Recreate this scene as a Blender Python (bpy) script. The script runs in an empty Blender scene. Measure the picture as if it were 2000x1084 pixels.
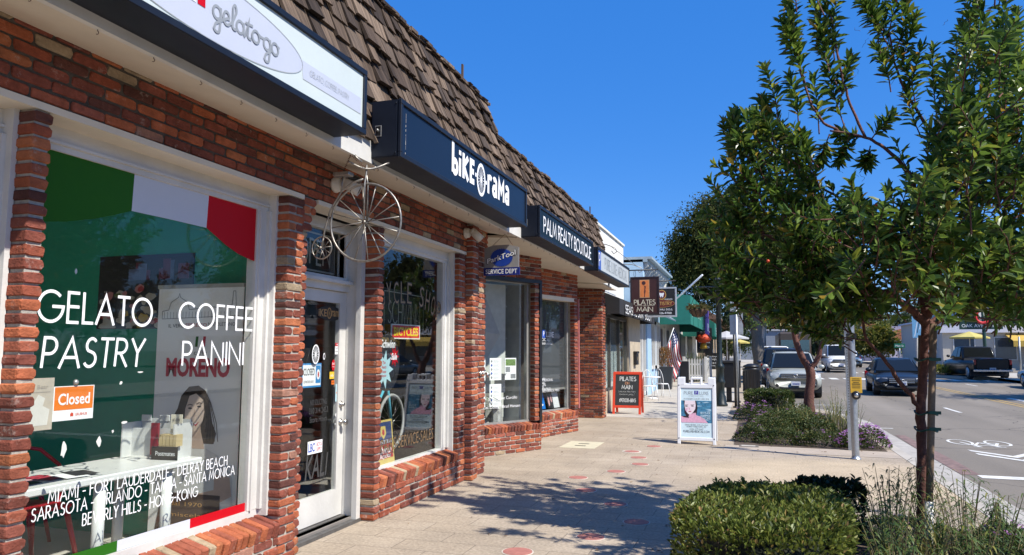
import bpy, math, random
from math import sin, cos, pi, radians, sqrt, atan2
from mathutils import Vector, Matrix, noise
S = bpy.context.scene
COL = S.collection
R = random.Random(7)

# ------------------------------------------------------------------ camera, sky, sun, exposure
EYE = Vector((0, 0, 1.55))
FPX = 1450.0                                   # focal length in pixels of the 2000 px wide photograph
def _axes():
    d = Vector(((1465 - 1000) / FPX, (688 - 542) / FPX, 1)).normalized()
    u = Vector((sin(.003), -cos(.003), 0))
    u.z = -(u.x * d.x + u.y * d.y) / d.z
    u.normalize()
    return d.cross(-u).normalized(), d, u      # world X, Y, Z in camera terms (x right, y down, z forward)
_X, _Y, _Z = _axes()
if _X.x < 0: _X = -_X
cam_data = bpy.data.cameras.new('camera')
cam = bpy.data.objects.new('camera', cam_data)
COL.objects.link(cam)
cam_data.sensor_width = 36
cam_data.lens = FPX / 2000 * 36
cam_data.clip_start = .05
cam_data.clip_end = 5000
cr = Vector((_X.x, _Y.x, _Z.x)); cd = Vector((_X.y, _Y.y, _Z.y)); cf = Vector((_X.z, _Y.z, _Z.z))
cam.matrix_world = Matrix(((cr.x, -cd.x, -cf.x, EYE.x), (cr.y, -cd.y, -cf.y, EYE.y), (cr.z, -cd.z, -cf.z, EYE.z), (0, 0, 0, 1)))
S.camera = cam
S.render.resolution_x, S.render.resolution_y = 1024, 555

SUN = Vector((1.0, -.36, 1.29)).normalized()   # towards the sun
world = bpy.data.worlds.new('World')
S.world = world
world.use_nodes = True
wn = world.node_tree.nodes; wl = world.node_tree.links
sky = wn.new('ShaderNodeTexSky')
sky.sky_type = 'NISHITA'
sky.sun_disc = False
sky.sun_elevation = math.asin(SUN.z)
sky.sun_rotation = atan2(SUN.x, SUN.y)
sky.altitude = 0
sky.air_density = 1.0
sky.dust_density = .1
sky.ozone_density = 4.0
hs = wn.new('ShaderNodeHueSaturation')
hs.inputs['Hue'].default_value = .508
hs.inputs['Saturation'].default_value = 1.32
hs.inputs['Value'].default_value = 1.30
bg = wn['Background']
bg.inputs['Strength'].default_value = .105
wl.new(sky.outputs[0], hs.inputs['Color'])
even = wn.new('ShaderNodeMix')                  # the phone's even, saturated blue: pull the gradient towards its middle tone
even.data_type = 'RGBA'
even.inputs['Factor'].default_value = .6
even.inputs['B'].default_value = (.28, 1.66, 5.6, 1)
wl.new(hs.outputs[0], even.inputs['A'])
wl.new(even.outputs['Result'], bg.inputs['Color'])
sl = bpy.data.lights.new('sun', 'SUN')
sl.energy = 5.0
sl.angle = radians(.55)
sl.color = (1, .95, .86)
sun = bpy.data.objects.new('sun', sl)
COL.objects.link(sun)
sun.location = (20, -10, 30)
sun.rotation_euler = SUN.to_track_quat('Z', 'Y').to_euler()
S.view_settings.view_transform = 'Standard'
S.view_settings.look = 'None'
S.view_settings.exposure = .5
S.view_settings.gamma = 1
S.cycles.max_bounces = 8
S.cycles.transparent_max_bounces = 24
S.cycles.caustics_reflective = False
S.cycles.caustics_refractive = False

def ray(px, py):
    return cr * ((px - 1000) / FPX) + cd * ((py - 542) / FPX) + cf
def onX(px, py, X): d = ray(px, py); return EYE + d * (X / d.x)
def onY(px, py, Y): d = ray(px, py); return EYE + d * (Y / d.y)
def onZ(px, py, Z=0): d = ray(px, py); return EYE + d * ((Z - EYE.z) / d.z)

# ------------------------------------------------------------------ mesh helpers
class MB:
    def __init__(s): s.v = []; s.f = []; s.m = []; s.s = []
    def add(s, vs, fs, mi=0, M=None, sm=False):
        o = len(s.v)
        s.v += [tuple(M @ Vector(p)) if M else tuple(p) for p in vs]
        for f in fs:
            s.f.append(tuple(i + o for i in f)); s.m.append(mi); s.s.append(sm)
        return s
    def box(s, x0, x1, y0, y1, z0, z1, mi=0, M=None):
        return s.add([(x, y, z) for z in (z0, z1) for y in (y0, y1) for x in (x0, x1)],
                     [(0, 2, 3, 1), (4, 5, 7, 6), (0, 1, 5, 4), (2, 6, 7, 3), (0, 4, 6, 2), (1, 3, 7, 5)], mi, M)
    def bev(s, x0, x1, y0, y1, z0, z1, b=.01, mi=0, M=None):
        c = ((x0 + x1) / 2, (y0 + y1) / 2, (z0 + z1) / 2); h = ((x1 - x0) / 2, (y1 - y0) / 2, (z1 - z0) / 2)
        b = min(b, *[k * .49 for k in h]); idx = {}; vs = []
        for sx in (-1, 1):
            for sy in (-1, 1):
                for sz in (-1, 1):
                    for a in range(3):
                        p = [h[0] - b, h[1] - b, h[2] - b]; p[a] = h[a]
                        idx[sx, sy, sz, a] = len(vs)
                        vs.append((c[0] + sx * p[0], c[1] + sy * p[1], c[2] + sz * p[2]))
        fs = []
        for sg in (-1, 1):
            fs.append([idx[sg, -1, -1, 0], idx[sg, 1, -1, 0], idx[sg, 1, 1, 0], idx[sg, -1, 1, 0]][::sg])
            fs.append([idx[-1, sg, -1, 1], idx[-1, sg, 1, 1], idx[1, sg, 1, 1], idx[1, sg, -1, 1]][::sg])
            fs.append([idx[-1, -1, sg, 2], idx[1, -1, sg, 2], idx[1, 1, sg, 2], idx[-1, 1, sg, 2]][::sg])
        for p in (-1, 1):
            for q in (-1, 1):
                fs.append((idx[p, q, -1, 0], idx[p, q, 1, 0], idx[p, q, 1, 1], idx[p, q, -1, 1]))
                fs.append((idx[p, -1, q, 0], idx[p, 1, q, 0], idx[p, 1, q, 2], idx[p, -1, q, 2]))
                fs.append((idx[-1, p, q, 1], idx[1, p, q, 1], idx[1, p, q, 2], idx[-1, p, q, 2]))
                for r in (-1, 1): fs.append((idx[p, q, r, 0], idx[p, q, r, 1], idx[p, q, r, 2]))
        return s.add(vs, fs, mi, M)
    def tube(s, pts, r, n=8, mi=0, M=None, caps=True, closed=False):
        P = [Vector(p) for p in pts]; k = len(P)
        rr = r if isinstance(r, (list, tuple)) else [r] * k
        vs = []; t0 = None; nrm = None
        for i in range(k):
            if closed: t = P[(i + 1) % k] - P[i - 1]
            else: t = P[min(i + 1, k - 1)] - P[max(i - 1, 0)]
            t = t.normalized() if t.length > 1e-9 else Vector((0, 0, 1))
            if nrm is None:
                nrm = t.orthogonal().normalized()
            else:
                nrm = (nrm - t * nrm.dot(t)); nrm = nrm.normalized() if nrm.length > 1e-6 else t.orthogonal().normalized()
            b = t.cross(nrm)
            for j in range(n):
                a = 2 * pi * j / n
                vs.append(P[i] + (nrm * cos(a) + b * sin(a)) * rr[i])
        fs = [(i * n + j, i * n + (j + 1) % n, (i + 1) * n + (j + 1) % n, (i + 1) * n + j) for i in range(k - 1) for j in range(n)]
        if closed: fs += [((k - 1) * n + j, (k - 1) * n + (j + 1) % n, (j + 1) % n, j) for j in range(n)]
        elif caps: fs += [tuple(range(n))[::-1], tuple(range((k - 1) * n, k * n))]
        return s.add(vs, fs, mi, M, True)
    def lathe(s, prof, n=16, mi=0, M=None, c=(0, 0, 0), sm=True):
        vs = [(c[0] + r * cos(2 * pi * j / n), c[1] + r * sin(2 * pi * j / n), c[2] + z) for r, z in prof for j in range(n)]
        k = len(prof)
        fs = [(i * n + j, i * n + (j + 1) % n, (i + 1) * n + (j + 1) % n, (i + 1) * n + j) for i in range(k - 1) for j in range(n)]
        fs += [tuple(range(n))[::-1], tuple(range((k - 1) * n, k * n))]
        return s.add(vs, fs, mi, M, sm)
    def prism(s, poly, d0, d1, mi=0, M=None):
        n = len(poly)
        vs = [(p[0], p[1], d0) for p in poly] + [(p[0], p[1], d1) for p in poly]
        fs = [tuple(range(n))[::-1], tuple(range(n, 2 * n))] + [(i, (i + 1) % n, n + (i + 1) % n, n + i) for i in range(n)]
        return s.add(vs, fs, mi, M)
    def blob(s, c, r, nu=10, nv=7, mi=0, M=None, jit=0):
        vs = []; fs = []
        for i in range(nv + 1):
            t = pi * i / nv
            for j in range(nu):
                a = 2 * pi * j / nu; k = 1 + (R.uniform(-jit, jit) if jit else 0)
                vs.append((c[0] + r[0] * k * sin(t) * cos(a), c[1] + r[1] * k * sin(t) * sin(a), c[2] + r[2] * k * cos(t)))
        for i in range(nv):
            for j in range(nu):
                fs.append((i * nu + j, (i + 1) * nu + j, (i + 1) * nu + (j + 1) % nu, i * nu + (j + 1) % nu))
        return s.add(vs, fs, mi, M, True)
    def build(s, name, mats, parent=None, **kw):
        me = bpy.data.meshes.new(name)
        off = Vector((0, 0, 0)); p = parent
        while p: off += p.location; p = p.parent
        me.from_pydata([tuple(Vector(v) - off) for v in s.v] if parent else s.v, [], s.f)
        for m in (mats if isinstance(mats, (list, tuple)) else [mats]): me.materials.append(m)
        if s.f:
            me.polygons.foreach_set('material_index', s.m)
            me.polygons.foreach_set('use_smooth', s.s)
        me.update()
        o = bpy.data.objects.new(name, me)
        COL.objects.link(o)
        if parent: o.parent = parent
        for k, val in kw.items(): o[k] = val
        return o

def thing(name, label, cat, loc=(0, 0, 0), group=None):
    o = bpy.data.objects.new(name, None)
    COL.objects.link(o)
    o.empty_display_size = .1
    o.location = loc
    o['label'] = label; o['category'] = cat
    if group: o['group'] = group
    return o
def tag(o, label, cat, group=None):
    o['label'] = label; o['category'] = cat
    if group: o['group'] = group
    return o
def struct(o): o['kind'] = 'structure'; return o
def copy_tree(o, parent=None):
    c = o.copy(); COL.objects.link(c)
    if parent: c.parent = parent
    for ch in list(o.children): copy_tree(ch, c)
    return c

def frame(o, u, v):
    """matrix whose local x runs along u, y along v and z out of the surface, starting at o"""
    u = Vector(u).normalized(); v = Vector(v).normalized(); w = u.cross(v)
    return Matrix(((u.x, v.x, w.x, o[0]), (u.y, v.y, w.y, o[1]), (u.z, v.z, w.z, o[2]), (0, 0, 0, 1)))
def facade(X, y, z):
    """on a wall that faces the street: local x runs towards -Y seen from the street ... here +Y, y up, z out (+X)"""
    return frame((X, y, z), (0, 1, 0), (0, 0, 1))

# ------------------------------------------------------------------ materials
def new_mat(name):
    m = bpy.data.materials.new(name); m.use_nodes = True
    nt = m.node_tree
    return m, nt.nodes, nt.links, nt.nodes['Principled BSDF']
MATS = {}
def mat(name, col, rough=.6, metal=0, var=.12, scale=8, bump=0, bscale=60, spec=.5, coat=0, emit=0, island=0, sheen=None, alpha=None):
    """plain surface with a little mottling (noise on colour and roughness) and optional bump"""
    if name in MATS: return MATS[name]
    m, N, L, P = new_mat(name)
    P.inputs['Metallic'].default_value = metal
    P.inputs['Specular IOR Level'].default_value = spec
    P.inputs['Coat Weight'].default_value = coat
    tc = N.new('ShaderNodeTexCoord')
    nz = N.new('ShaderNodeTexNoise'); nz.inputs['Scale'].default_value = scale; nz.inputs['Detail'].default_value = 6; nz.inputs['Roughness'].default_value = .65
    L.new(tc.outputs['Object'], nz.inputs['Vector'])
    mx = N.new('ShaderNodeMix'); mx.data_type = 'RGBA'
    c = Vector(col[:3])
    mx.inputs['A'].default_value = (*(c * (1 - var)), 1)
    mx.inputs['B'].default_value = (*[min(1, k) for k in c * (1 + var)], 1)
    mr = N.new('ShaderNodeMapRange'); mr.inputs[1].default_value = .3; mr.inputs[2].default_value = .7
    L.new(nz.outputs[0], mr.inputs[0]); L.new(mr.outputs[0], mx.inputs['Factor'])
    out = mx.outputs['Result']
    if island:
        g = N.new('ShaderNodeNewGeometry')
        h = N.new('ShaderNodeHueSaturation')
        a = N.new('ShaderNodeMapRange'); a.inputs[3].default_value = 1 - island; a.inputs[4].default_value = 1 + island
        L.new(g.outputs['Random Per Island'], a.inputs[0]); L.new(a.outputs[0], h.inputs['Value'])
        L.new(out, h.inputs['Color']); out = h.outputs[0]
    L.new(out, P.inputs['Base Color'])
    rr = N.new('ShaderNodeMapRange'); rr.inputs[3].default_value = max(0, rough - .08); rr.inputs[4].default_value = min(1, rough + .08)
    L.new(nz.outputs[0], rr.inputs[0]); L.new(rr.outputs[0], P.inputs['Roughness'])
    if bump:
        n2 = N.new('ShaderNodeTexNoise'); n2.inputs['Scale'].default_value = bscale; n2.inputs['Detail'].default_value = 5
        L.new(tc.outputs['Object'], n2.inputs['Vector'])
        b = N.new('ShaderNodeBump'); b.inputs['Strength'].default_value = bump; b.inputs['Distance'].default_value = .01
        L.new(n2.outputs[0], b.inputs['Height']); L.new(b.outputs[0], P.inputs['Normal'])
    if emit:
        L.new(out, P.inputs['Emission Color']); P.inputs['Emission Strength'].default_value = emit
    MATS[name] = m
    return m
def ramp(N, stops):
    r = N.new('ShaderNodeValToRGB'); e = r.color_ramp.elements
    while len(e) < len(stops): e.new(.5)
    for k, (p, c) in enumerate(stops):
        e[k].position = p; e[k].color = (*c, 1)
    return r
def brick_mat():
    m, N, L, P = new_mat('brick')
    g = N.new('ShaderNodeNewGeometry'); tc = N.new('ShaderNodeTexCoord')
    cr_ = ramp(N, [(0, (.12, .046, .036)), (.08, (.19, .058, .040)), (.22, (.30, .082, .046)), (.36, (.245, .072, .048)), (.5, (.40, .118, .055)), (.63, (.33, .10, .058)), (.76, (.44, .148, .066)), (.84, (.28, .088, .06)), (.92, (.34, .17, .12)), (.955, (.38, .29, .19)), (.992, (.07, .045, .04))])
    cr_.color_ramp.interpolation = 'CONSTANT'
    L.new(g.outputs['Random Per Island'], cr_.inputs[0])
    n1 = N.new('ShaderNodeTexNoise'); n1.inputs['Scale'].default_value = 14; n1.inputs['Detail'].default_value = 8; n1.inputs['Roughness'].default_value = .7
    L.new(tc.outputs['Object'], n1.inputs['Vector'])
    h = N.new('ShaderNodeHueSaturation'); L.new(cr_.outputs[0], h.inputs['Color'])
    v = N.new('ShaderNodeMapRange'); v.inputs[1].default_value = .3; v.inputs[2].default_value = .7; v.inputs[3].default_value = .68; v.inputs[4].default_value = 1.3
    L.new(n1.outputs[0], v.inputs[0]); L.new(v.outputs[0], h.inputs['Value'])
    n0 = N.new('ShaderNodeTexNoise'); n0.inputs['Scale'].default_value = 1.3; n0.inputs['Detail'].default_value = 5; L.new(tc.outputs['Object'], n0.inputs['Vector'])
    s0 = N.new('ShaderNodeMapRange'); s0.inputs[1].default_value = .35; s0.inputs[2].default_value = .65; s0.inputs[3].default_value = .72; s0.inputs[4].default_value = 1.12; L.new(n0.outputs[0], s0.inputs[0])
    m0 = N.new('ShaderNodeMath'); m0.operation = 'MULTIPLY'; L.new(v.outputs[0], m0.inputs[0]); L.new(s0.outputs[0], m0.inputs[1]); L.new(m0.outputs[0], h.inputs['Value'])
    n2 = N.new('ShaderNodeTexNoise'); n2.inputs['Scale'].default_value = 11; n2.inputs['Detail'].default_value = 9; n2.inputs['Roughness'].default_value = .75
    L.new(tc.outputs['Object'], n2.inputs['Vector'])
    st = N.new('ShaderNodeMapRange'); st.inputs[1].default_value = .58; st.inputs[2].default_value = .70; st.inputs[4].default_value = .6
    L.new(n2.outputs[0], st.inputs[0])
    mx = N.new('ShaderNodeMix'); mx.data_type = 'RGBA'; mx.inputs['B'].default_value = (.45, .38, .33, 1)
    L.new(st.outputs[0], mx.inputs['Factor']); L.new(h.outputs[0], mx.inputs['A'])
    L.new(mx.outputs['Result'], P.inputs['Base Color'])
    P.inputs['Roughness'].default_value = .88; P.inputs['Specular IOR Level'].default_value = .25
    n3 = N.new('ShaderNodeTexNoise'); n3.inputs['Scale'].default_value = 70; n3.inputs['Detail'].default_value = 8
    L.new(tc.outputs['Object'], n3.inputs['Vector'])
    b = N.new('ShaderNodeBump'); b.inputs['Strength'].default_value = .6; b.inputs['Distance'].default_value = .012
    L.new(n3.outputs[0], b.inputs['Height']); L.new(b.outputs[0], P.inputs['Normal'])
    return m
def shake_mat():
    m, N, L, P = new_mat('weathered_shake')
    g = N.new('ShaderNodeNewGeometry'); tc = N.new('ShaderNodeTexCoord')
    cr_ = ramp(N, [(0, (.036, .026, .020)), (.2, (.068, .047, .034)), (.4, (.105, .073, .051)), (.6, (.145, .103, .073)), (.75, (.082, .058, .042)), (.88, (.21, .152, .108)), (1, (.05, .038, .031))])
    L.new(g.outputs['Random Per Island'], cr_.inputs[0])
    mp = N.new('ShaderNodeMapping'); mp.inputs['Scale'].default_value = (1.2, 34, 1.2)
    L.new(tc.outputs['Object'], mp.inputs['Vector'])
    n1 = N.new('ShaderNodeTexNoise'); n1.inputs['Scale'].default_value = 1.6; n1.inputs['Detail'].default_value = 7; n1.inputs['Roughness'].default_value = .7
    L.new(mp.outputs[0], n1.inputs['Vector'])
    h = N.new('ShaderNodeHueSaturation'); L.new(cr_.outputs[0], h.inputs['Color'])
    v = N.new('ShaderNodeMapRange'); v.inputs[1].default_value = .32; v.inputs[2].default_value = .68; v.inputs[3].default_value = .22; v.inputs[4].default_value = 1.75
    L.new(n1.outputs[0], v.inputs[0]); L.new(v.outputs[0], h.inputs['Value'])
    L.new(h.outputs[0], P.inputs['Base Color'])
    P.inputs['Roughness'].default_value = .85; P.inputs['Specular IOR Level'].default_value = .2
    b = N.new('ShaderNodeBump'); b.inputs['Strength'].default_value = .7; b.inputs['Distance'].default_value = .01
    L.new(n1.outputs[0], b.inputs['Height']); L.new(b.outputs[0], P.inputs['Normal'])
    return m
def glass_mat(name='window_glass', tint=(.97, .985, .975), ior=1.32, boost=1.0):
    m, N, L, P = new_mat(name)
    N.remove(P)
    t = N.new('ShaderNodeBsdfTransparent'); t.inputs[0].default_value = (*tint, 1)
    gl = N.new('ShaderNodeBsdfGlossy'); gl.inputs['Roughness'].default_value = .0
    gl.inputs[0].default_value = (boost, boost, boost, 1)
    fr = N.new('ShaderNodeFresnel')
    ge = N.new('ShaderNodeNewGeometry'); io = N.new('ShaderNodeMapRange'); io.inputs[3].default_value = ior; io.inputs[4].default_value = 1 / ior
    L.new(ge.outputs['Backfacing'], io.inputs[0]); L.new(io.outputs[0], fr.inputs[0])      # same reflectance from either side of the pane
    mx = N.new('ShaderNodeMixShader')
    L.new(fr.outputs[0], mx.inputs[0]); L.new(t.outputs[0], mx.inputs[1]); L.new(gl.outputs[0], mx.inputs[2])
    L.new(mx.outputs[0], N['Material Output'].inputs[0])
    return m
def leaf_mat(name, stops, rough=.38, trans=.25, spec=.4):
    m, N, L, P = new_mat(name)
    g = N.new('ShaderNodeNewGeometry')
    c = ramp(N, stops)
    L.new(g.outputs['Random Per Island'], c.inputs[0])
    L.new(c.outputs[0], P.inputs['Base Color'])
    P.inputs['Roughness'].default_value = rough; P.inputs['Specular IOR Level'].default_value = spec
    tr = N.new('ShaderNodeBsdfTranslucent')
    h = N.new('ShaderNodeHueSaturation'); h.inputs['Hue'].default_value = .49; h.inputs['Value'].default_value = 1.6
    L.new(c.outputs[0], h.inputs['Color']); L.new(h.outputs[0], tr.inputs[0])
    mx = N.new('ShaderNodeMixShader'); mx.inputs[0].default_value = trans
    L.new(P.outputs[0], mx.inputs[1]); L.new(tr.outputs[0], mx.inputs[2])
    L.new(mx.outputs[0], N['Material Output'].inputs[0])
    return m

BRICK = brick_mat()
SHAKE = shake_mat()
GLASS = glass_mat()
CARGLASS = mat('car_glass', (.010, .012, .013), .08, spec=.35, var=.02)
MORTAR = mat('mortar', (.40, .365, .31), .95, var=.25, scale=20, bump=.5, bscale=120)
CREAM = mat('cream_paint', (.72, .66, .55), .55, var=.05, scale=5, bump=.12, bscale=30)
WHITE = mat('white_paint', (.62, .61, .58), .5, var=.13, scale=2.2, bump=.15, bscale=40)
WHITE2 = mat('white_vinyl', (.86, .87, .88), .5, var=.02)
NAVY = mat('navy_metal', (.010, .014, .024), .45, var=.2, scale=5, spec=.25)
NAVYFACE = mat('navy_sign_face', (.008, .017, .038), .4, var=.08, scale=3, spec=.2)
BLACKM = mat('black_metal', (.012, .012, .014), .4, var=.2)
BLACK = mat('black_paint', (.014, .014, .015), .5, var=.2)
STEEL = mat('galvanised_steel', (.42, .44, .45), .42, metal=.75, var=.15, scale=20)
CHROME = mat('brushed_nickel', (.6, .58, .55), .28, metal=1, var=.05)
RED = mat('red_vinyl', (.52, .004, .012), .45, var=.03, spec=.15)
GREEN = mat('green_vinyl', (.022, .125, .010), .45, var=.03, spec=.15)
# ------------------------------------------------------------------ lettering
_tm = {}
def glyphs(body, thin=0, shear=0, space=1):
    key = (body, thin, shear, space)
    if key not in _tm:
        cu = bpy.data.curves.new('lettering', 'FONT')
        cu.body = body; cu.size = 1; cu.offset = thin; cu.shear = shear; cu.space_character = space
        cu.resolution_u = 3; cu.align_x = 'LEFT'
        ob = bpy.data.objects.new('lettering', cu)
        me = bpy.data.meshes.new_from_object(ob)
        vs = [v.co.copy() for v in me.vertices]; fs = [tuple(p.vertices) for p in me.polygons]
        bpy.data.objects.remove(ob); bpy.data.curves.remove(cu); bpy.data.meshes.remove(me)
        _tm[key] = (vs, fs)
    return _tm[key]
def text(mb, body, w, h, M, mi=0, lift=.002, thin=0, shear=0, space=1):
    """flat letters that fill a box w x h whose centre is the origin of M"""
    vs, fs = glyphs(body, thin, shear, space)
    if not vs: return
    x0 = min(v.x for v in vs); x1 = max(v.x for v in vs); y0 = min(v.y for v in vs); y1 = max(v.y for v in vs)
    sx = w / (x1 - x0); sy = h / (y1 - y0)
    mb.add([((v.x - (x0 + x1) / 2) * sx, (v.y - (y0 + y1) / 2) * sy, lift) for v in vs], fs, mi, M)
def arc(cx, cy, rx, ry, a, b, n=14):
    return [(cx + rx * cos(radians(a + (b - a) * i / n)), cy + ry * sin(radians(a + (b - a) * i / n))) for i in range(n + 1)]
_bowl = lambda x, cy, rx, ry: arc(x, cy, rx, ry, 90, -90, 8)
SF = {
 'A': (.80, [[(0, 0), (.40, 1), (.80, 0)], [(.14, .33), (.66, .33)]]),
 'B': (.52, [[(0, 0), (0, 1), (.24, 1)] + _bowl(.24, .76, .22, .24) + [(0, .52)], [(.02, .52), (.26, .52)] + _bowl(.26, .26, .26, .26) + [(0, 0)]]),
 'C': (.84, [arc(.5, .5, .5, .5, 47, 313, 20)]),
 'D': (.76, [[(0, 0), (0, 1), (.26, 1)] + _bowl(.26, .5, .5, .5) + [(0, 0)]]),
 'E': (.46, [[(.46, 1), (0, 1), (0, 0), (.46, 0)], [(.02, .53), (.42, .53)]]),
 'F': (.44, [[(.44, 1), (0, 1), (0, 0)], [(.02, .53), (.40, .53)]]),
 'G': (1.0, [arc(.5, .5, .5, .5, 45, 360, 24) + [(.56, .5)]]),
 'H': (.68, [[(0, 0), (0, 1)], [(.68, 0), (.68, 1)], [(.02, .53), (.66, .53)]]),
 'I': (.04, [[(.02, 0), (.02, 1)]]),
 'J': (.35, [[(.33, 1), (.33, .2)] + arc(.15, .18, .18, .18, 0, -150, 8)]),
 'K': (.58, [[(0, 0), (0, 1)], [(.55, 1), (.03, .5), (.58, 0)]]),
 'L': (.40, [[(0, 1), (0, 0), (.40, 0)]]),
 'M': (.92, [[(0, 0), (.14, 1), (.46, .2), (.78, 1), (.92, 0)]]),
 'N': (.72, [[(0, 0), (0, 1), (.72, 0), (.72, 1)]]),
 'O': (1.0, [arc(.5, .5, .5, .5, 90, 450, 28)]),
 'P': (.50, [[(0, 0), (0, 1), (.24, 1)] + _bowl(.24, .73, .26, .27) + [(0, .46)]]),
 'Q': (1.0, [arc(.5, .5, .5, .5, 90, 450, 28), [(.58, .30), (.95, -.04)]]),
 'R': (.54, [[(0, 0), (0, 1), (.24, 1)] + _bowl(.24, .74, .25, .26) + [(.02, .48)], [(.22, .46), (.54, 0)]]),
 'S': (.50, [arc(.26, .76, .21, .24, 35, 250, 12)[:-1] + arc(.24, .26, .25, .26, 75, -150, 12)]),
 'T': (.52, [[(0, 1), (.52, 1)], [(.26, .98), (.26, 0)]]),
 'U': (.62, [[(0, 1), (0, .3)] + arc(.31, .31, .31, .31, 180, 360, 12) + [(.62, 1)]]),
 'V': (.74, [[(0, 1), (.37, 0), (.74, 1)]]),
 'W': (1.1, [[(0, 1), (.27, 0), (.55, .9), (.83, 0), (1.1, 1)]]),
 'X': (.66, [[(0, 0), (.62, 1)], [(.03, 1), (.66, 0)]]),
 'Y': (.62, [[(0, 1), (.31, .5), (.31, 0)], [(.62, 1), (.31, .5)]]),
 'Z': (.56, [[(0, 1), (.55, 1), (0, 0), (.56, 0)]]),
 '-': (.28, [[(0, .42), (.28, .42)]]), '.': (.06, [[(0, .0), (.06, .0)]]), ',': (.08, [[(.06, .05), (0, -.15)]]),
 '0': (.56, [arc(.28, .5, .28, .5, 90, 450, 20)]), '1': (.22, [[(0, .8), (.18, 1), (.18, 0)]]),
 '2': (.54, [arc(.27, .74, .26, .26, 170, -40, 10) + [(0, 0), (.54, 0)]]), '3': (.5, [arc(.24, .76, .22, .24, 150, -90, 10) + arc(.24, .26, .26, .26, 90, -150, 10)]),
 '4': (.56, [[(.42, 0), (.42, 1), (0, .28), (.56, .28)]]), '5': (.5, [[(.48, 1), (.1, 1), (.05, .58)] + arc(.22, .32, .28, .32, 110, -140, 10)]),
 '6': (.54, [[(.4, 1), (.05, .45)] + arc(.27, .29, .27, .29, 160, 520, 18)]), '7': (.5, [[(0, 1), (.5, 1), (.14, 0)]]),
 '8': (.5, [arc(.25, .76, .21, .24, 90, 450, 16), arc(.25, .27, .25, .27, 90, 450, 16)]), '9': (.54, [arc(.27, .71, .27, .29, -20, 340, 18) + [(.14, 0)]]),
 '(': (.2, [arc(.4, .45, .4, .62, 130, 230, 8)]), ')': (.2, [arc(-.2, .45, .4, .62, 50, -50, 8)]), '?': (.4, [arc(.2, .78, .2, .22, 160, -70, 8) + [(.2, .3)], [(.2, .04), (.2, 0)]]),
 # joined-up lower case
 'g': (.62, [arc(.26, .27, .24, .27, 50, 400, 16), [(.48, .55), (.50, .1), (.46, -.35)] + arc(.28, -.4, .18, .16, 0, -160, 8) + [(.2, -.22), (.62, .1)]]),
 'e': (.50, [[(0, .1), (.3, .28)] + arc(.24, .36, .17, .2, -20, 160, 8) + arc(.27, .25, .22, .25, 165, 320, 8)]),
 'l': (.42, [[(0, .1), (.2, .4)] + arc(.26, .85, .11, .22, -20, 190, 10) + [(.15, .2)] + arc(.28, .12, .13, .12, 180, 330, 6)]),
 'a': (.64, [arc(.26, .27, .24, .27, 50, 400, 16), [(.49, .55), (.49, .1), (.56, 0), (.64, .1)]]),
 't': (.46, [[(0, .1), (.22, .9), (.16, .2)] + arc(.28, .12, .13, .12, 170, 330, 6), [(.02, .62), (.42, .66)]]),
 'o': (.58, [arc(.26, .27, .25, .27, 60, 420, 18) + [(.58, .42)]]),
}
_cnt = [0]
def ribbon(mb, pts, w, M, mi=0, lift=.002, cap=0):
    P = [Vector((p[0], p[1])) for p in pts]
    P = [p for i, p in enumerate(P) if i == 0 or (p - P[i - 1]).length > 1e-6]
    n = len(P)
    if n < 2: return
    closed = n > 3 and (P[0] - P[-1]).length < 1e-4
    if closed: P = P[:-1]; n -= 1
    L = []; Q = []
    for i in range(n):
        a = P[i] - P[i - 1] if (i > 0 or closed) else P[1] - P[0]
        b = P[(i + 1) % n] - P[i] if (i < n - 1 or closed) else P[-1] - P[-2]
        a = a.normalized(); b = b.normalized()
        t = a + b
        if t.length < .15: t = b
        t = t.normalized(); nn = Vector((-t.y, t.x))
        k = w / 2 / max(.45, abs(nn.dot(Vector((-a.y, a.x)))))
        e = Vector((0, 0))
        if cap and not closed:
            if i == 0: e = -b * w * cap
            if i == n - 1: e = a * w * cap
        L.append(P[i] + nn * k + e); Q.append(P[i] - nn * k + e)
    _cnt[0] += 1
    z = lift + (_cnt[0] % 5) * .00045
    vs = [(p.x, p.y, z + .0004 * i / n) for i, p in enumerate(L)] + [(p.x, p.y, z + .0004 * i / n) for i, p in enumerate(Q)]
    fs = [(n + i, n + (i + 1) % n, (i + 1) % n, i) for i in range(n if closed else n - 1)]
    mb.add(vs, fs, mi, M)
def stroke_text(mb, body, w, h, M, mi=0, weight=.09, gap=.2, lift=.002, serif=0, shear=0):
    """letters drawn with an even stroke in a box w x h centred on M's origin"""
    x = 0; items = []
    for ch in body:
        if ch == ' ': x += .42; continue
        gw, st = SF.get(ch, SF['I'])
        items.append((x, st)); x += gw + gap
    W = x - gap
    sx = w / W; k = h
    for gx, st in items:
        for pl in st:
            pts = [((gx + p[0] - W / 2 + shear * p[1]) * sx, (p[1] - .5) * k) for p in pl]
            ribbon(mb, pts, weight * h, M, mi, lift, cap=.45 if len(pl) < 4 else .1)
            if serif and len(pl) >= 2 and (Vector(pl[0]) - Vector(pl[-1])).length > .05:
                for a, b in ((pts[0], pts[1]), (pts[-1], pts[-2])):
                    if abs(a[1] - b[1]) > .5 * abs(a[0] - b[0]):
                        ribbon(mb, [(a[0] - serif * h, a[1]), (a[0] + serif * h, a[1])], weight * h * .8, M, mi, lift)
def rect(mb, w, h, M, mi=0, d0=-.004, d1=0, cx=0, cy=0):
    mb.box(cx - w / 2, cx + w / 2, cy - h / 2, cy + h / 2, d0, d1, mi, M)
def disc(cx, cy, rx, ry, n=28, a0=0):
    return [(cx + rx * cos(a0 + 2 * pi * i / n), cy + ry * sin(a0 + 2 * pi * i / n)) for i in range(n)]
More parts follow.
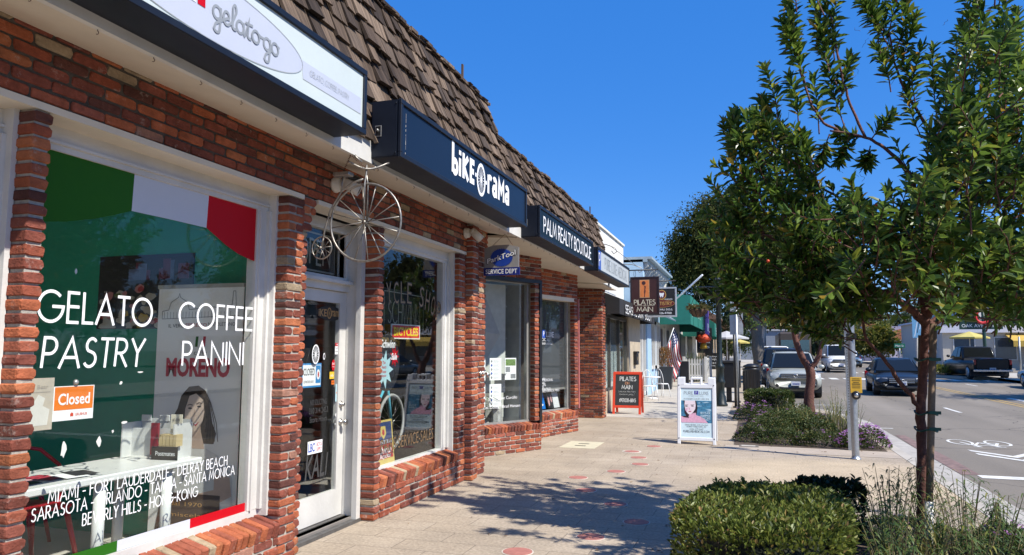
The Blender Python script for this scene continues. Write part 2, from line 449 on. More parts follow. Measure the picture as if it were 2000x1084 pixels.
def sheet(mb, poly, M, mi=0, lift=.002):
    mb.add([(p[0], p[1], lift) for p in poly], [tuple(range(len(poly)))], mi, M)
# ------------------------------------------------------------------ the brick row of shops
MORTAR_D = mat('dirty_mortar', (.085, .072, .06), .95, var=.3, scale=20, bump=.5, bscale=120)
def brick(mb, M, u0, u1, v0, v1, dep, mi=0):
    """one tumbled brick: rounded front corners, front face near w = 0, running back dep"""
    j = lambda a: R.uniform(-a, a)
    u0 += j(.003); u1 += j(.003); v0 += j(.002); v1 += j(.002); w = j(.004)
    c = [R.uniform(.004, .011) if R.random() < .7 else R.uniform(.011, .02) for _ in range(8)]
    o = [(u0 + c[0], v0), (u1 - c[1], v0), (u1, v0 + c[2]), (u1, v1 - c[3]), (u1 - c[4], v1), (u0 + c[5], v1), (u0, v1 - c[6]), (u0, v0 + c[7])]
    o = [(a + j(.0015), b + j(.0015)) for a, b in o]
    cu, cv = (u0 + u1) / 2, (v0 + v1) / 2
    ins = .006
    f = [(a - ins * (1 if a > cu else -1) * (.5 if abs(b - cv) < .9 * (v1 - v0) / 2 else 1), b - ins * (1 if b > cv else -1) * .8) for a, b in o]
    ft = [j(.003) for _ in range(8)]
    vs = [(p[0], p[1], w + ft[i]) for i, p in enumerate(f)] + [(p[0], p[1], w - .008) for p in o] + [(p[0], p[1], -dep) for p in o]
    fs = [tuple(range(8))] + [(8 + i, 8 + (i + 1) % 8, (i + 1) % 8, i) for i in range(8)] + [(16 + i, 16 + (i + 1) % 8, 8 + (i + 1) % 8, 8 + i) for i in range(8)]
    mb.add(vs, fs, mi, M)
CO, BL, JT = .0675, .205, .0135
def bricks(mb, M, U, V, dep=.09, phase=0, L=BL):
    n = max(1, round(V / CO)); h = V / n
    if U < .15:
        for r in range(n): brick(mb, M, R.uniform(-.003, .003), U + R.uniform(-.003, .003), r * h + JT / 2, (r + 1) * h - JT / 2, dep)
        return
    for r in range(n):
        u = -((L + JT) / 2 if (r + phase) % 2 else 0)
        while u < U - .02:
            a, b = max(0, u), min(U, u + L)
            if U - b < .05 and b < U: b = U
            if b - a > .03: brick(mb, M, a, b, r * h + JT / 2, (r + 1) * h - JT / 2, dep)
            u += L + JT
def pier(Y0, Y1, Xf, Xb, z0, z1, mb, mo, phase=0):
    bricks(mb, facade(Xf, Y0, z0), Y1 - Y0, z1 - z0, Xf - Xb, phase, .205 if Y1 - Y0 > .12 else .12)
    mo.box(Xb - .005, Xf - .0105, Y0 + .012, Y1 - .012, z0, z1)
def rowlock(mb, mo, A, B, zf, zb, depth, dirv=None):
    """sloping sill of bricks on edge from A to B (2-D points of the front edge), falling towards the street"""
    A = Vector((A[0], A[1], 0)); B = Vector((B[0], B[1], 0)); d = (B - A); Ln = d.length; d.normalize()
    inw = Vector((0, 0, 1)).cross(d)
    v = (inw * depth + Vector((0, 0, zb - zf)))
    M = frame((A.x, A.y, zf), d, v)
    n = round(Ln / .068); p = Ln / n
    for i in range(n):
        brick(mb, M, i * p + .005, (i + 1) * p - .005, R.uniform(-.026, -.014), v.length, .095)
    mo.box(.003, Ln - .003, .014, v.length - .004, -.095, -.012, 0, M)

shop = thing('shop_building', 'long brick shop row with white wooden storefronts under a shaggy wood shake mansard roof', 'building', (-3.31, 6, 0))
FX = -3.31
# header band of brick over the storefronts
mb, mo = MB(), MB()
bricks(mb, facade(FX, -2.6, 2.775), 11.9, .405, .1)
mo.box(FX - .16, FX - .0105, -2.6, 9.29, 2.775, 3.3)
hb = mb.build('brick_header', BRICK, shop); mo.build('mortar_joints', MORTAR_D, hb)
# piers
def mk_pier(lst):
    mb, mo = MB(), MB()
    for i, a in enumerate(lst): pier(*a, mb, mo, i)
    p = mb.build('brick_pier', BRICK, shop)
    mo.build('mortar_joints', MORTAR, p)
mk_pier([(2.66, 2.765, FX, -3.49, 0, 2.735)])
mk_pier([(4.79, 4.995, FX, -3.47, 0, 2.735), (5.0, 5.1, FX - .035, -3.47, 0, 2.5), (5.0, 5.13, FX - .02, -3.47, 2.5, 2.635), (5.0, 5.17, FX - .01, -3.47, 2.635, 2.77)])
mk_pier([(6.24, 6.345, FX, -3.47, 0, 2.735)])
mk_pier([(8.28, 8.5, FX, -3.47, 0, 2.735), (8.52, 8.73, FX + .085, -3.47, 0, 3.12), (8.75, 9.2, FX + .005, -3.60, 0, 3.12)])
mk_pier([(-.2, .01, FX, -3.47, 0, 2.735)])
# cream lintel boards and the soffit
mb = MB()
mb.box(-3.52, FX + .006, -2.6, 4.98, 2.735, 2.772)
mb.box(-3.52, FX + .006, 5.18, 6.24, 2.735, 2.772)
mb.box(-3.52, FX + .006, 6.24, 8.5, 2.736, 2.772)
mb.build('lintel_board', CREAM, shop)
mb = MB()
def soff(y0, y1, xo, xi, zo, zi):
    mb.add([(xo, y0, zo), (xo, y1, zo), (xi, y1, zi), (xi, y0, zi), (xo, y0, zo + .03), (xo, y1, zo + .03), (xi, y1, zi + .03), (xi, y0, zi + .03)],
           [(0, 1, 2, 3), (7, 6, 5, 4), (0, 4, 5, 1), (1, 5, 6, 2), (3, 2, 6, 7), (0, 3, 7, 4)])
soff(-2.8, 9.29, -2.85, -3.34, 3.045, 3.14)
soff(9.29, 16.1, -2.85, -5.6, 3.045, 3.20)
soff(16.1, 17.8, -3.03, -5.6, 3.02, 3.20)
sf = mb.build('soffit', mat('soffit_paint', (.66, .60, .50), .6, var=.06, scale=4, bump=.15, bscale=25), shop)
mb = MB()
y = -1.2
while y < 15.9:                                  # little cup hooks along the soffit edge
    z0 = 3.047
    mb.tube([(-2.87, y, z0), (-2.87, y, z0 - .010)] + [(-2.87 + .008 * sin(a), y, z0 - .018 + .008 * cos(a)) for a in [0, .8, 1.6, 2.4, 3.2, 4.0]], .0022, 5)
    y += .345
mb.build('cup_hook', mat('hook_wire', (.2, .15, .12), .4, metal=.8), sf, kind='stuff')
mb = MB()
mb.box(-2.88, -2.846, -2.8, 16.1, 3.045, 3.27); mb.box(-3.03, -2.88, 16.07, 16.1, 3.05, 3.25)
mb.build('fascia_board', WHITE, shop)
# mansard of wood shakes
def mansard(y0, y1, xb, zb, xt, zt, name):
    mb = MB()
    sl = Vector((xt - xb, 0, zt - zb)); L_ = sl.length
    M = frame((xb, y0, zb), (0, 1, 0), sl)
    U = y1 - y0
    ex = .205; rows = int(L_ / ex) + 1
    for r in range(rows):
        u = -R.uniform(0, .1)
        while u < U:
            w = R.choice([.09, .12, .15, .17, .2, .23]) * R.uniform(.85, 1.15)
            a, b = max(0, u), min(U + R.uniform(-.02, .03), u + w - R.uniform(.005, .018))
            if b - a > .02:
                v0 = r * ex + R.uniform(-.045, .03); v1 = min((r + 1) * ex + .13, L_ + .02)
                t = R.uniform(.014, .036); tw = R.uniform(-.010, .010); sk = R.uniform(-.02, .02); lf = .014 + R.uniform(0, .04)
                mb.add([(a, v0, lf), (b, v0 + sk, lf + tw), (b, v0 + sk, lf + t + tw), (a, v0, lf + t), (a, v1, -.012), (b, v1, -.012), (b, v1, .004), (a, v1, .004)],
                       [(0, 1, 2, 3)[::-1], (3, 2, 6, 7), (0, 3, 7, 4), (1, 5, 6, 2), (4, 7, 6, 5), (0, 4, 5, 1)], 0, M)
            u += w
    u = 0
    while u < U:                                  # capping shakes along the top edge
        w = R.uniform(.14, .2)
        z = zt + R.uniform(-.01, .03)
        mb.box(xt - .16, xt + .05 + R.uniform(0, .02), y0 + u, min(y0 + u + w - .008, y1 + .02), z - .035, z)
        u += w
    if y1 > 9: mb.box(xt - .02, xt, y0 + U * .93, y0 + U * .93 + .035, zt, zt + .22)
    o = mb.build(name, SHAKE, shop)
    c = MB()
    c.add([(xb, y0, zb), (xt, y0, zt), (xt - 1.5, y0, zt - .05), (xt - 1.5, y0, zb), (xb, y1, zb), (xt, y1, zt), (xt - 1.5, y1, zt - .05), (xt - 1.5, y1, zb)],
          [(0, 1, 2, 3)[::-1], (4, 5, 6, 7), (0, 4, 5, 1)[::-1], (1, 5, 6, 2)[::-1], (2, 6, 7, 3)[::-1], (0, 3, 7, 4)])
    c.build('roof_deck', mat('roof_deck', (.10, .075, .06), .9), o)
mansard(-2.8, 9.05, -2.87, 3.22, -3.27, 4.85, 'mansard_roof')
mansard(9.05, 16.15, -2.87, 3.22, -3.22, 4.47, 'mansard_roof')
mb = MB(); mb.box(-12, -4.7, -2.8, 17.7, 3.2, 3.4); mb.box(-12, -5.5, 16.2, 17.78, 3.4, 4.3)
mb.build('flat_roof', mat('roof_felt', (.3, .29, .27), .9), shop)

# ---- inside: floors, partitions, back wall
INT_GREEN = mat('green_wall_paint', (.02, .30, .19), .55, var=.06)
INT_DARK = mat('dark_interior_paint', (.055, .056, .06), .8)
INT_GREY = mat('grey_interior_paint', (.30, .31, .30), .8)
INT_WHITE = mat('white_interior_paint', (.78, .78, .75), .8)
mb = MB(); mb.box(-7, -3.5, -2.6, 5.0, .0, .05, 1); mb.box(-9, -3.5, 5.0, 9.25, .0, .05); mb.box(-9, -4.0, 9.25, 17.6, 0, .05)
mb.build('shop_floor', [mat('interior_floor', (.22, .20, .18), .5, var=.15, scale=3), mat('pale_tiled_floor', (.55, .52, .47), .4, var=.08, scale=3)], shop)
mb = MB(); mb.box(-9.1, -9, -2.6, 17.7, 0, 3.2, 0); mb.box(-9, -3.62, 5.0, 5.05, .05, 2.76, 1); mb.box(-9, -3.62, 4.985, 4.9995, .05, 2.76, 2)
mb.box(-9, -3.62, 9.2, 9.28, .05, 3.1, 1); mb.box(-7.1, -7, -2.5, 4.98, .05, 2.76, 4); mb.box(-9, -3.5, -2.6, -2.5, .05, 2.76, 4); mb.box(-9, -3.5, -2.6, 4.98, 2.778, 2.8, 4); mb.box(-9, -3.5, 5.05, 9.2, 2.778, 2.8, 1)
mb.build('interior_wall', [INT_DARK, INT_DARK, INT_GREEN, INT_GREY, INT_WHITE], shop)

# ---- storefront windows
def pane(mb, X, y0, y1, z0, z1): mb.box(X - .008, X, y0, y1, z0, z1)
def sill(A, B, zf, zb, depth, z_rows):
    mb, mo = MB(), MB()
    d = Vector((B[0] - A[0], B[1] - A[1], 0)); Ln = d.length; d.normalize()
    M = frame((A[0], A[1], 0), d, (0, 0, 1))
    bricks(mb, M, Ln, zf - .095, .1)
    mo.box(.004, Ln - .004, 0, zf - .10, -depth, -.0105, 0, M)
    rowlock(mb, mo, A, B, zf, zb, depth)
    o = mb.build('window_sill', BRICK, shop); mo.build('mortar_joints', MORTAR, o)
def wood_window(y0, y1, X, zs, zt, stile, name='display_window', jamb_out=.09, left=.06):
    """white timber frame filling y0..y1; glass plane at X"""
    mb = MB()
    mb.box(X - .06, X + .02, y0, y1, zt, 2.735); mb.box(X - .05, X + .035, y0, y1, zt + .035, zt + .05)
    mb.box(X - .06, X + .018, y0, y1, zs - .06, zs)
    mb.box(X - .06, X + .02, y1 - stile, y1 - .02, zs, zt); mb.box(X - .06, X + jamb_out, y1 - .02, y1 + .01, zs - .05, 2.735)
    mb.box(X - .02, X + .034, y1 - stile + .02, y1 - stile + .036, zs, zt); mb.box(X - .02, X + .05, y1 - .045, y1 - .02, zs, zt)
    mb.box(X - .06, X + .02, y0, y0 + left, zs, zt)
    w = MB(); pane(w, X - .004, y0 + left, y1 - stile, zs, zt)
    p = mb.build(name, WHITE, shop)
    w.build('pane', GLASS, p)
    return p
sill((FX, 2.77), (FX, 4.785), .305, .36, .2, 4)
gw = wood_window(2.70, 4.79, -3.5, .40, 2.605, .15)
sill((FX, .02), (FX, 2.655), .305, .36, .2, 4)
gw0 = wood_window(.0, 2.655, -3.5, .40, 2.605, .12)
sill((FX, 6.36), (FX, 8.27), .37, .41, .17, 4)
bw = wood_window(6.33, 8.275, -3.47, .425, 2.60, .16, jamb_out=.1, left=.03)

# lettering and coloured film on the gelato window
G = lambda px, py: (lambda p: (p.y, p.z))(onX(px, py, -3.495))
GM = frame((-3.4965, 0, 0), (0, 1, 0), (0, 0, 1))
film = [MB(), MB(), MB()]
PALE = mat('pale_film', (.60, .63, .70), .35, var=.02)
sheet(film[0], [(2.76, 2.605), G(263, 338), G(257, 412), G(225, 420), G(180, 428), G(130, 433), G(86, 433), (2.76, 2.06)][::-1], GM)
sheet(film[1], [G(263, 338), G(408, 382), G(403, 445), G(330, 428), G(257, 412)][::-1], GM)
sheet(film[2], [G(408, 382), (4.735, 2.603), G(516, 516), G(490, 508), G(465, 496), G(440, 478), G(420, 460), G(403, 445)][::-1], GM)
for k in range(3): film[k].build('coloured_film', [GREEN, PALE, RED][k], gw)
for a, b, k in ((2.75, 3.50, GREEN), (3.50, 4.085, PALE), (4.085, 4.638, RED)):
    mb = MB(); mb.add([(a, .402, .002), (b, .402, .002), (b, .462, .002), (a, .462, .002)], [(0, 1, 2, 3)], 0, GM); mb.build('bottom_stripe', k, gw)
def win_text(s, ya, yb, za, zb, w=.105, lift=.006, **k): mb = MB(); stroke_text(mb, s, yb - ya, zb - za, facade(-3.4965, (ya + yb) / 2, (za + zb) / 2), 0, w, lift=lift, **k); mb.build('lettering', WHITE2, gw)
win_text('GELATO', 2.90, 3.665, 1.70, 1.86); win_text('COFFEE', 3.90, 4.635, 1.70, 1.86)
win_text('PASTRY', 2.94, 3.61, 1.46, 1.615, shear=.08); win_text('PANINI', 3.945, 4.55, 1.455, 1.605)
for k, (s, ya, yb, zc) in enumerate((('MIAMI - FORT LAUDERDALE - DELRAY BEACH', 3.03, 4.42, .79), ('SARASOTA - ORLANDO - TAMPA - SANTA MONICA', 2.94, 4.5, .715), ('BEVERLY HILLS - HONG-KONG', 3.25, 4.14, .63))):
    win_text(s, ya, yb, zc - .031, zc + .031, .105, gap=.24)
# torn tape left on the glass
mb = MB()
for py_, pz, sx, sz in ((3.13, 1.98, .010, .018), (3.62, 1.42, .03, .006), (3.48, 1.36, .016, .012), (3.52, 1.13, .03, .010), (3.12, 1.02, .022, .05), (3.35, 1.04, .024, .035), (3.44, 1.085, .010, .012)):
    n = R.randint(8, 12)
    sheet(mb, [(py_ + sx * R.uniform(.45, 1) * cos(2 * pi * i / n), pz + sz * R.uniform(.6, 1) * sin(2 * pi * i / n)) for i in range(n)], frame((-3.512, 0, 0), (0, 1, 0), (0, 0, 1)), 0, R.uniform(.0005, .0015))
mb.build('torn_tape', mat('tape_remnant', (.72, .72, .68), .7), gw, kind='stuff')

# ---- bicycle shop door with transom
DX = -3.62
mb = MB()
mb.box(DX - .05, -3.475, 6.2, 6.24, 0.02, 2.735); mb.box(-3.50, -3.45, 6.165, 6.235, .02, 2.735); mb.box(DX - .05, -3.475, 5.1, 5.14, 0.02, 2.735)
mb.box(DX - .06, DX + .03, 5.14, 6.2, 2.10, 2.20); mb.box(DX - .06, DX + .075, 5.14, 6.2, 2.165, 2.195); mb.box(DX - .06, DX + .03, 5.14, 6.2, 2.66, 2.735)
mb.box(DX - .05, DX + .02, 6.10, 6.2, 2.2, 2.66); mb.box(DX - .03, DX + .04, 6.10, 6.12, 2.2, 2.66); mb.box(DX - .03, DX + .04, 5.14, 6.10, 2.2, 2.225); mb.box(DX - .03, DX + .04, 5.14, 6.10, 2.635, 2.66)
tw = mb.build('door_frame', WHITE, shop)
w = MB(); pane(w, DX, 5.14, 6.10, 2.225, 2.635); w.build('transom_pane', GLASS, tw)
mb = MB()
mb.box(DX - .045, DX, 5.15, 6.195, .065, .30); mb.box(DX - .045, DX, 5.15, 6.195, 1.99, 2.095); mb.box(DX - .045, DX, 6.085, 6.195, .30, 1.99); mb.box(DX - .045, DX, 5.15, 5.26, .30, 1.99)
door = mb.build('shop_door', WHITE, shop)
w = MB(); pane(w, DX - .018, 5.26, 6.085, .30, 1.99); w.build('pane', GLASS, door)
for z, kn in ((1.06, 0), (.90, 1)):
    mb = MB(); M = frame((DX, 6.135, z), (0, 1, 0), (0, 0, 1))
    mb.lathe([(.032, 0), (.032, .006), (.026, .012), (.012, .016), (.012, .04)] + ([(.026, .045), (.03, .058), (.024, .07), (.005, .074)] if kn else [(.017, .022), (.017, .034), (.003, .036)]), 16, 0, M)
    mb.build('handle' if kn else 'lock', CHROME, door)
mb = MB()
mb.box(DX - .06, -3.44, 5.1, 6.24, .0, .03); mb.box(DX - .05, -3.52, 5.1, 6.24, .03, .05); mb.box(DX - .045, -3.58, 5.1, 6.24, .05, .058)
mb.build('threshold', mat('worn_aluminium', (.13, .125, .12), .5, metal=.4, var=.3, scale=12), shop)
# stickers on the door glass
stk = []
DXo = DX - .0165
col = {'w': 0, 'r': 1, 'b': 2, 'y': 3, 'o': 4, 'c': 5, 'k': 6, 't': 7, 'g': 8}
dm = [WHITE2, RED, mat('blue_ink', (.03, .09, .42), .4), mat('yellow_vinyl', (.75, .48, .03), .4), mat('orange_vinyl', (.80, .17, .015), .4), mat('sky_vinyl', (.42, .62, .68), .4), BLACK, mat('tan_ink', (.52, .30, .11), .5), mat('grey_ink', (.06, .06, .06), .5)]
def DP(px, py): global mb; mb = MB(); stk.append(mb); p = onX(px, py, DXo); return facade(DXo, p.y, p.z)
def sticker(px, py, w, h, c, rnd=0): M = DP(px, py); (sheet(mb, disc(0, 0, w / 2, h / 2), M, col[c], .001) if rnd else sheet(mb, [(-w / 2, -h / 2), (w / 2, -h / 2), (w / 2, h / 2), (-w / 2, h / 2)], M, col[c], .001)); return M
M = sticker(645, 612, .44, .13, 'k', 1)
text(mb, 'rama', .16, .055, M @ Matrix.Translation((.10, 0, 0)), 7, .003, .02); text(mb, 'iKE', .13, .065, M @ Matrix.Translation((-.13, 0, 0)), 7, .003, .02)
for k in range(12): ribbon(mb, [(-.022, 0), (-.022 + .03 * cos(k * pi / 6), .042 * sin(k * pi / 6))], .002, M, 7, .003)
ribbon(mb, disc(-.022, 0, .033, .046) + [disc(-.022, 0, .033, .046)[0]], .010, M, 7, .003)
M = sticker(659, 681, .085, .105, 'w'); rect(mb, .085, .028, M, 1, .0015, .003, 0, .038); text(mb, 'WARNING', .06, .014, M @ Matrix.Translation((0, .038, .002)), 0); text(mb, 'Security 24h', .066, .016, M @ Matrix.Translation((0, .005, 0)), 6); text(mb, 'Cameras in Use', .07, .014, M @ Matrix.Translation((0, -.025, 0)), 6)
M = sticker(651, 713, .06, .10, 'r', 1); text(mb, 'BIKE', .042, .02, M @ Matrix.Translation((0, .012, 0)), 0); text(mb, 'shop', .036, .016, M @ Matrix.Translation((0, -.015, 0)), 0)
M = sticker(663, 711, .03, .085, 'w'); rect(mb, .024, .012, M, 2, .0015, .003, 0, .025); rect(mb, .024, .012, M, 2, .0015, .003, 0, -.018)
M = sticker(648, 733, .078, .065, 'y'); text(mb, 'info', .05, .026, M, 0)
M = sticker(661, 731, .035, .06, 'c', 1)
M = sticker(650, 747, .05, .036, 'o'); text(mb, 'open', .04, .016, M, 6)
M = sticker(657, 767, .036, .16, 'c'); sheet(mb, disc(0, 0, .008, .008), M, 4)
M = sticker(616, 692, .11, .17, 'k', 1)
for k in range(16): ribbon(mb, [(0, 0), (.05 * cos(k * pi / 8), .078 * sin(k * pi / 8))], .004, M, 0, .003)
ribbon(mb, disc(0, 0, .052, .08) + [disc(0, 0, .052, .08)[0]], .012, M, 0, .003)
M = sticker(633, 696, .034, .06, 'w', 1); sheet(mb, disc(0, 0, .010, .02), M, 6)
M = DP(615, 873); rect(mb, .23, .11, M, 0, .0005, .002, 0, 0); text(mb, 'LBC', .10, .075, M @ Matrix.Translation((-.055, 0, .001)), 2, .002, .02); text(mb, 'BICYCLE', .085, .032, M @ Matrix.Translation((.065, .02, .001)), 1); text(mb, 'SUPPLY', .085, .032, M @ Matrix.Translation((.065, -.022, .001)), 1)
M = DP(618, 910); text(mb, 'KALI', .36, .2, M @ Matrix.Translation((0, .0, 0)), 8, .002, .01, .2); text(mb, 'PROTECTIVES', .24, .03, M @ Matrix.Translation((.06, -.135, 0)), 8)
for py, s_, w_ in ((785, 'NO SOLICITING', .26), (801, '310 314 2453', .30), (818, 'Store Hours', .28)): text(mb, s_, w_, .05, DP(622, py), 8, .002)
M = sticker(657, 810, .05, .035, 'w', 1); text(mb, 'Clarks', .04, .02, M, 6)
M = sticker(655, 828, .045, .075, 'g', 1); text(mb, 'KALI', .03, .018, M, 0)
for m_ in stk: m_.build('sticker', dm, door)

# ---- lettering on the bicycle-shop window
mb = MB()
BW = lambda px, py: onX(px, py, -3.468)
GOLD = mat('gold_leaf', (.30, .19, .09), .45, metal=.3)
for i, ch in enumerate('CYCLE SHOP'):
    if ch == ' ': continue
    t = i / 9; y = 6.62 + 1.42 * t; z = 2.17 - .16 * (2 * t - 1) ** 2 * (1 if t > .5 else .4)
    text(mb, ch, .12, .24, frame((-3.474, y, z), (0, 1, -.5 * (t - .4)), (0, .5 * (t - .4), 1)), 1, .001, .012)
    text(mb, ch, .105, .22, frame((-3.474, y, z), (0, 1, -.5 * (t - .4)), (0, .5 * (t - .4), 1)), 0, .002, -.012)
text(mb, 'REPAIRS-SERVICE-SALES', 1.42, .13, facade(-3.474, 7.22, .62), 1, .001, .02)
text(mb, 'REPAIRS-SERVICE-SALES', 1.42, .12, facade(-3.474, 7.22, .62), 0, .002, -.01)
mb.build('lettering', [GOLD, BLACK], bw)
# ------------------------------------------------------------------ realty and clinic bays (windows set at an angle to the street)
DKFRAME = mat('dark_bronze_frame', (.10, .095, .085), .45, metal=.3)
ALU = mat('grey_aluminium', (.42, .42, .40), .4, metal=.5)
def bay(A, B, zf, zb, inset, ztop, gl0, gl1, header_z):
    """brick sill, brick header and glass along A..B; returns local matrix of the glass plane (x along, y up)"""
    sill(A, B, zf, zb, inset, 4)
    d = Vector((B[0] - A[0], B[1] - A[1], 0)); Ln = d.length; d.normalize()
    inw = Vector((0, 0, 1)).cross(d)
    mb, mo = MB(), MB()
    M = frame((A[0], A[1], header_z), d, (0, 0, 1))
    bricks(mb, M, Ln, 3.16 - header_z, .1)
    mo.box(.004, Ln - .004, .0, 3.2 - header_z, -.18, -.014, 0, M)
    # brick return beside the far end of the glass
    M2 = frame((A[0], A[1], zb), d, (0, 0, 1)) @ Matrix.Translation((gl1 + .06, 0, 0))
    bricks(mb, M2, Ln - gl1 - .06, header_z - zb, .1)
    mo.box(.01, Ln - gl1 - .07, 0, header_z - zb, -.2, -.014, 0, M2)
    # side of the bay facing back along the pavement and its far side
    e = mb.build('brick_header', BRICK, shop); mo.build('mortar_joints', MORTAR, e)
    g = Vector((A[0], A[1], 0)) + inw * inset
    return frame((g.x, g.y, 0), d, (0, 0, 1)), Ln
RA, RB = (-3.86, 10.30), (-3.2, 11.6)
RM, RL = bay(RA, RB, .42, .455, .15, 2.66, 0, 1.24, 2.70)
mb = MB()
mb.box(0, 1.30, .44, .475, -.03, .03, 0, RM); mb.box(0, 1.30, 2.63, 2.70, -.03, .03, 0, RM); mb.box(1.235, 1.275, .475, 2.63, -.03, .03, 0, RM); mb.box(-.02, .02, .475, 2.63, -.03, .03, 0, RM)
rw = mb.build('display_window', ALU, shop)
w = MB(); w.box(.0, 1.235, .475, 2.63, -.008, 0, 0, RM); w.build('pane', GLASS, rw)
mb = MB()
mb.box(-.1, 1.46, 2.645, 2.70, .03, .165, 0, RM); mb.box(1.40, 1.455, .43, 2.645, .10, .165, 0, RM)
mb.build('entry_frame', mat('black_steel_frame', (.012, .012, .013), .45), shop)
PA, PB = (-3.66, 13.02), (-3.25, 14.5)
PM, PL_ = bay(PA, PB, .40, .44, .17, 2.55, 0, 1.34, 2.60)
mb = MB()
mb.box(-.1, 1.40, .42, .46, -.03, .03, 0, PM); mb.box(1.33, 1.38, .46, 2.53, -.03, .03, 0, PM); mb.box(-.1, .02, .46, 2.53, -.03, .03, 0, PM)
mb.box(-.1, 1.42, 2.53, 2.60, -.03, .16, 1, PM)
pw = mb.build('display_window', [ALU, CREAM], shop)
w = MB(); w.box(.02, 1.33, .46, 2.53, -.008, 0, 0, PM); w.build('pane', GLASS, pw)
mb = MB(); mb.box(-.1, 1.34, .86, 2.53, -.05, -.03, 0, PM); mb.box(-.1, 1.34, .82, .86, -.06, -.02, 1, PM)
mb.build('roller_blind', [mat('charcoal_blind', (.045, .05, .056), .75), ALU], pw)
mb = MB()
PT = lambda px, py: None
def pl_text(s, x, z, w_, h_, mi=0, sf=1): stroke_text(mb, s, w_, h_, PM @ Matrix.Translation((x, z, .002)), mi, .14, serif=.09 if sf else 0)
pl_text('PURE', .25, 1.875, .27, .09); pl_text('LUXE', .72, 1.875, .27, .09); rect(mb, .12, .15, PM @ Matrix.Translation((.485, 1.885, .002)), 1, 0, .001); pl_text('P', .485, 1.885, .035, .08, 0, 0)
pl_text('MEDICAL', .49, 1.775, .42, .05); pl_text('BEAUTY. SERENITY. MEDICINE', .49, 1.70, .62, .032)
pl_text('OFFERING', .16, 1.52, .26, .04)
for k, s in enumerate(('FILLERS', 'BOTOX', 'PRP', 'IPL', 'LASER HAIR REMOVAL', 'LASER FACIAL', 'SKIN RESURFACING')):
    pl_text(s, .05 + .022 * len(s), 1.36 - .085 * k, .055 * len(s) * .75, .042)
for k, s in enumerate(('DEEP CLEANING', 'MICRONEEDLING', 'DERMABRASION', 'MEDICAL GRADE CHEMICAL PEELS')):
    pl_text(s, .05 + .018 * len(s), 1.08 - .075 * k - .34 + .3, .036 * len(s), .036)
mb.build('lettering', [WHITE2, dm[2]], pw)
mb = MB()
for k, (x, c) in enumerate(((.10, 0), (.36, 1), (.62, 2), (.94, 3), (1.16, 1))):
    M = PM @ Matrix.Translation((x, .47, -.10)) @ Matrix.Rotation(-.22, 4, 'X')
    mb.box(-.11, .11, 0, .30, -.004, 0, c, M)
    if c == 0:
        for q in (-.05, .05): sheet(mb, disc(q, .17, .035, .06), M, 4, .002)
    if c == 2: sheet(mb, disc(0, .08, .05, .02), M, 0, .002)
    if c == 3: sheet(mb, disc(-.05, .14, .03, .1), M, 4, .002); sheet(mb, disc(.05, .18, .03, .07), M, 4, .002)
bro = mb.build('brochures', [WHITE2, mat('silver_card', (.62, .63, .64), .5), mat('bright_blue_card', (.01, .16, .55), .4), BLACK, mat('pink_print', (.55, .30, .30), .5)])
tag(bro, 'row of leaflets standing under the dark blind of the clinic window', 'leaflets')
# door recess beyond the clinic window and the last brick pier
mb = MB()
mb.box(-3.52, -3.44, 14.62, 14.70, .0, 2.62, 0); mb.box(-3.30, -3.24, 14.52, 14.60, .44, 2.60, 1)
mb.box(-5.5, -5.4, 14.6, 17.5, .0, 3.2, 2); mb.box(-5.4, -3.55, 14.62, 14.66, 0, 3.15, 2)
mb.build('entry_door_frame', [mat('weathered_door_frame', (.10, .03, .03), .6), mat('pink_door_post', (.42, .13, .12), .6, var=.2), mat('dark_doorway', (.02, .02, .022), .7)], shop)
mb, mo = MB(), MB()
YE = 17.42
bricks(mb, frame((-4.62, YE, 0), (1, 0, 0), (0, 0, 1)), 1.30, 3.12, .1)
mo.box(-4.61, -3.335, YE + .015, YE + .3, 0, 3.2)
bricks(mb, facade(-3.315, YE + .10, 0), .30, 3.12, .1, 1)
e = mb.build('brick_pier', BRICK, shop); mo.build('mortar_joints', MORTAR, e)
mb = MB(); mb.box(-4.25, -4.2, 11.4, 13.4, 0, 3.2, 1); mb.box(-4.2, -4.15, 11.6, 11.72, 0, 2.5); mb.box(-4.2, -4.15, 12.7, 12.82, 0, 2.5); mb.box(-4.2, -4.15, 11.6, 12.82, 2.4, 2.52); mb.box(-4.2, -3.7, 12.95, 13.0, .0, 3.2, 1)
dr = mb.build('realty_door', [DKFRAME, mat('dim_entry_wall', (.12, .11, .10), .8)], shop); mb = MB(); mb.box(-4.18, -4.17, 11.72, 12.7, 0.1, 2.4); mb.build('pane', GLASS, dr)
# display board, plant and armchair behind the realty glass
mb = MB()
mb.box(-.3, 1.02, .9, 2.62, -.26, -.24, 0, RM); mb.box(1.08, 1.14, .5, 2.62, -.45, -.40, 0, RM); mb.box(-1.2, 2.2, .0, 3.1, -2.6, -2.5, 0, RM); mb.box(1.3, 1.34, .0, 3.1, -2.6, -.2, 0, RM)
mb.box(-.3, 1.3, .06, .08, -2.5, -.10, 0, RM)
mb.build('display_board', mat('pale_grey_panel', (.52, .54, .52), .8), shop)
dia = MB()
dia.add([(.50, 1.30, -.22), (.88, 1.82, -.22), (.50, 2.5, -.22), (.18, 1.86, -.22), (.5, 1.84, -.14)], [(0, 1, 4), (1, 2, 4), (2, 3, 4), (3, 0, 4)], 0, RM)
for z_ in (2.55, 2.25, 1.75, 1.48, 1.2):
    for x_ in (.12, .46, .80, 1.12): dia.box(x_, x_ + .03, z_, z_ + .008, -.02, -.012, 1, RM)
tag(dia.build('paper_ornament', [mat('folded_paper', (.42, .42, .41), .7), CHROME]), 'folded grey paper diamond hanging in the estate agent window', 'ornament')
k = 0
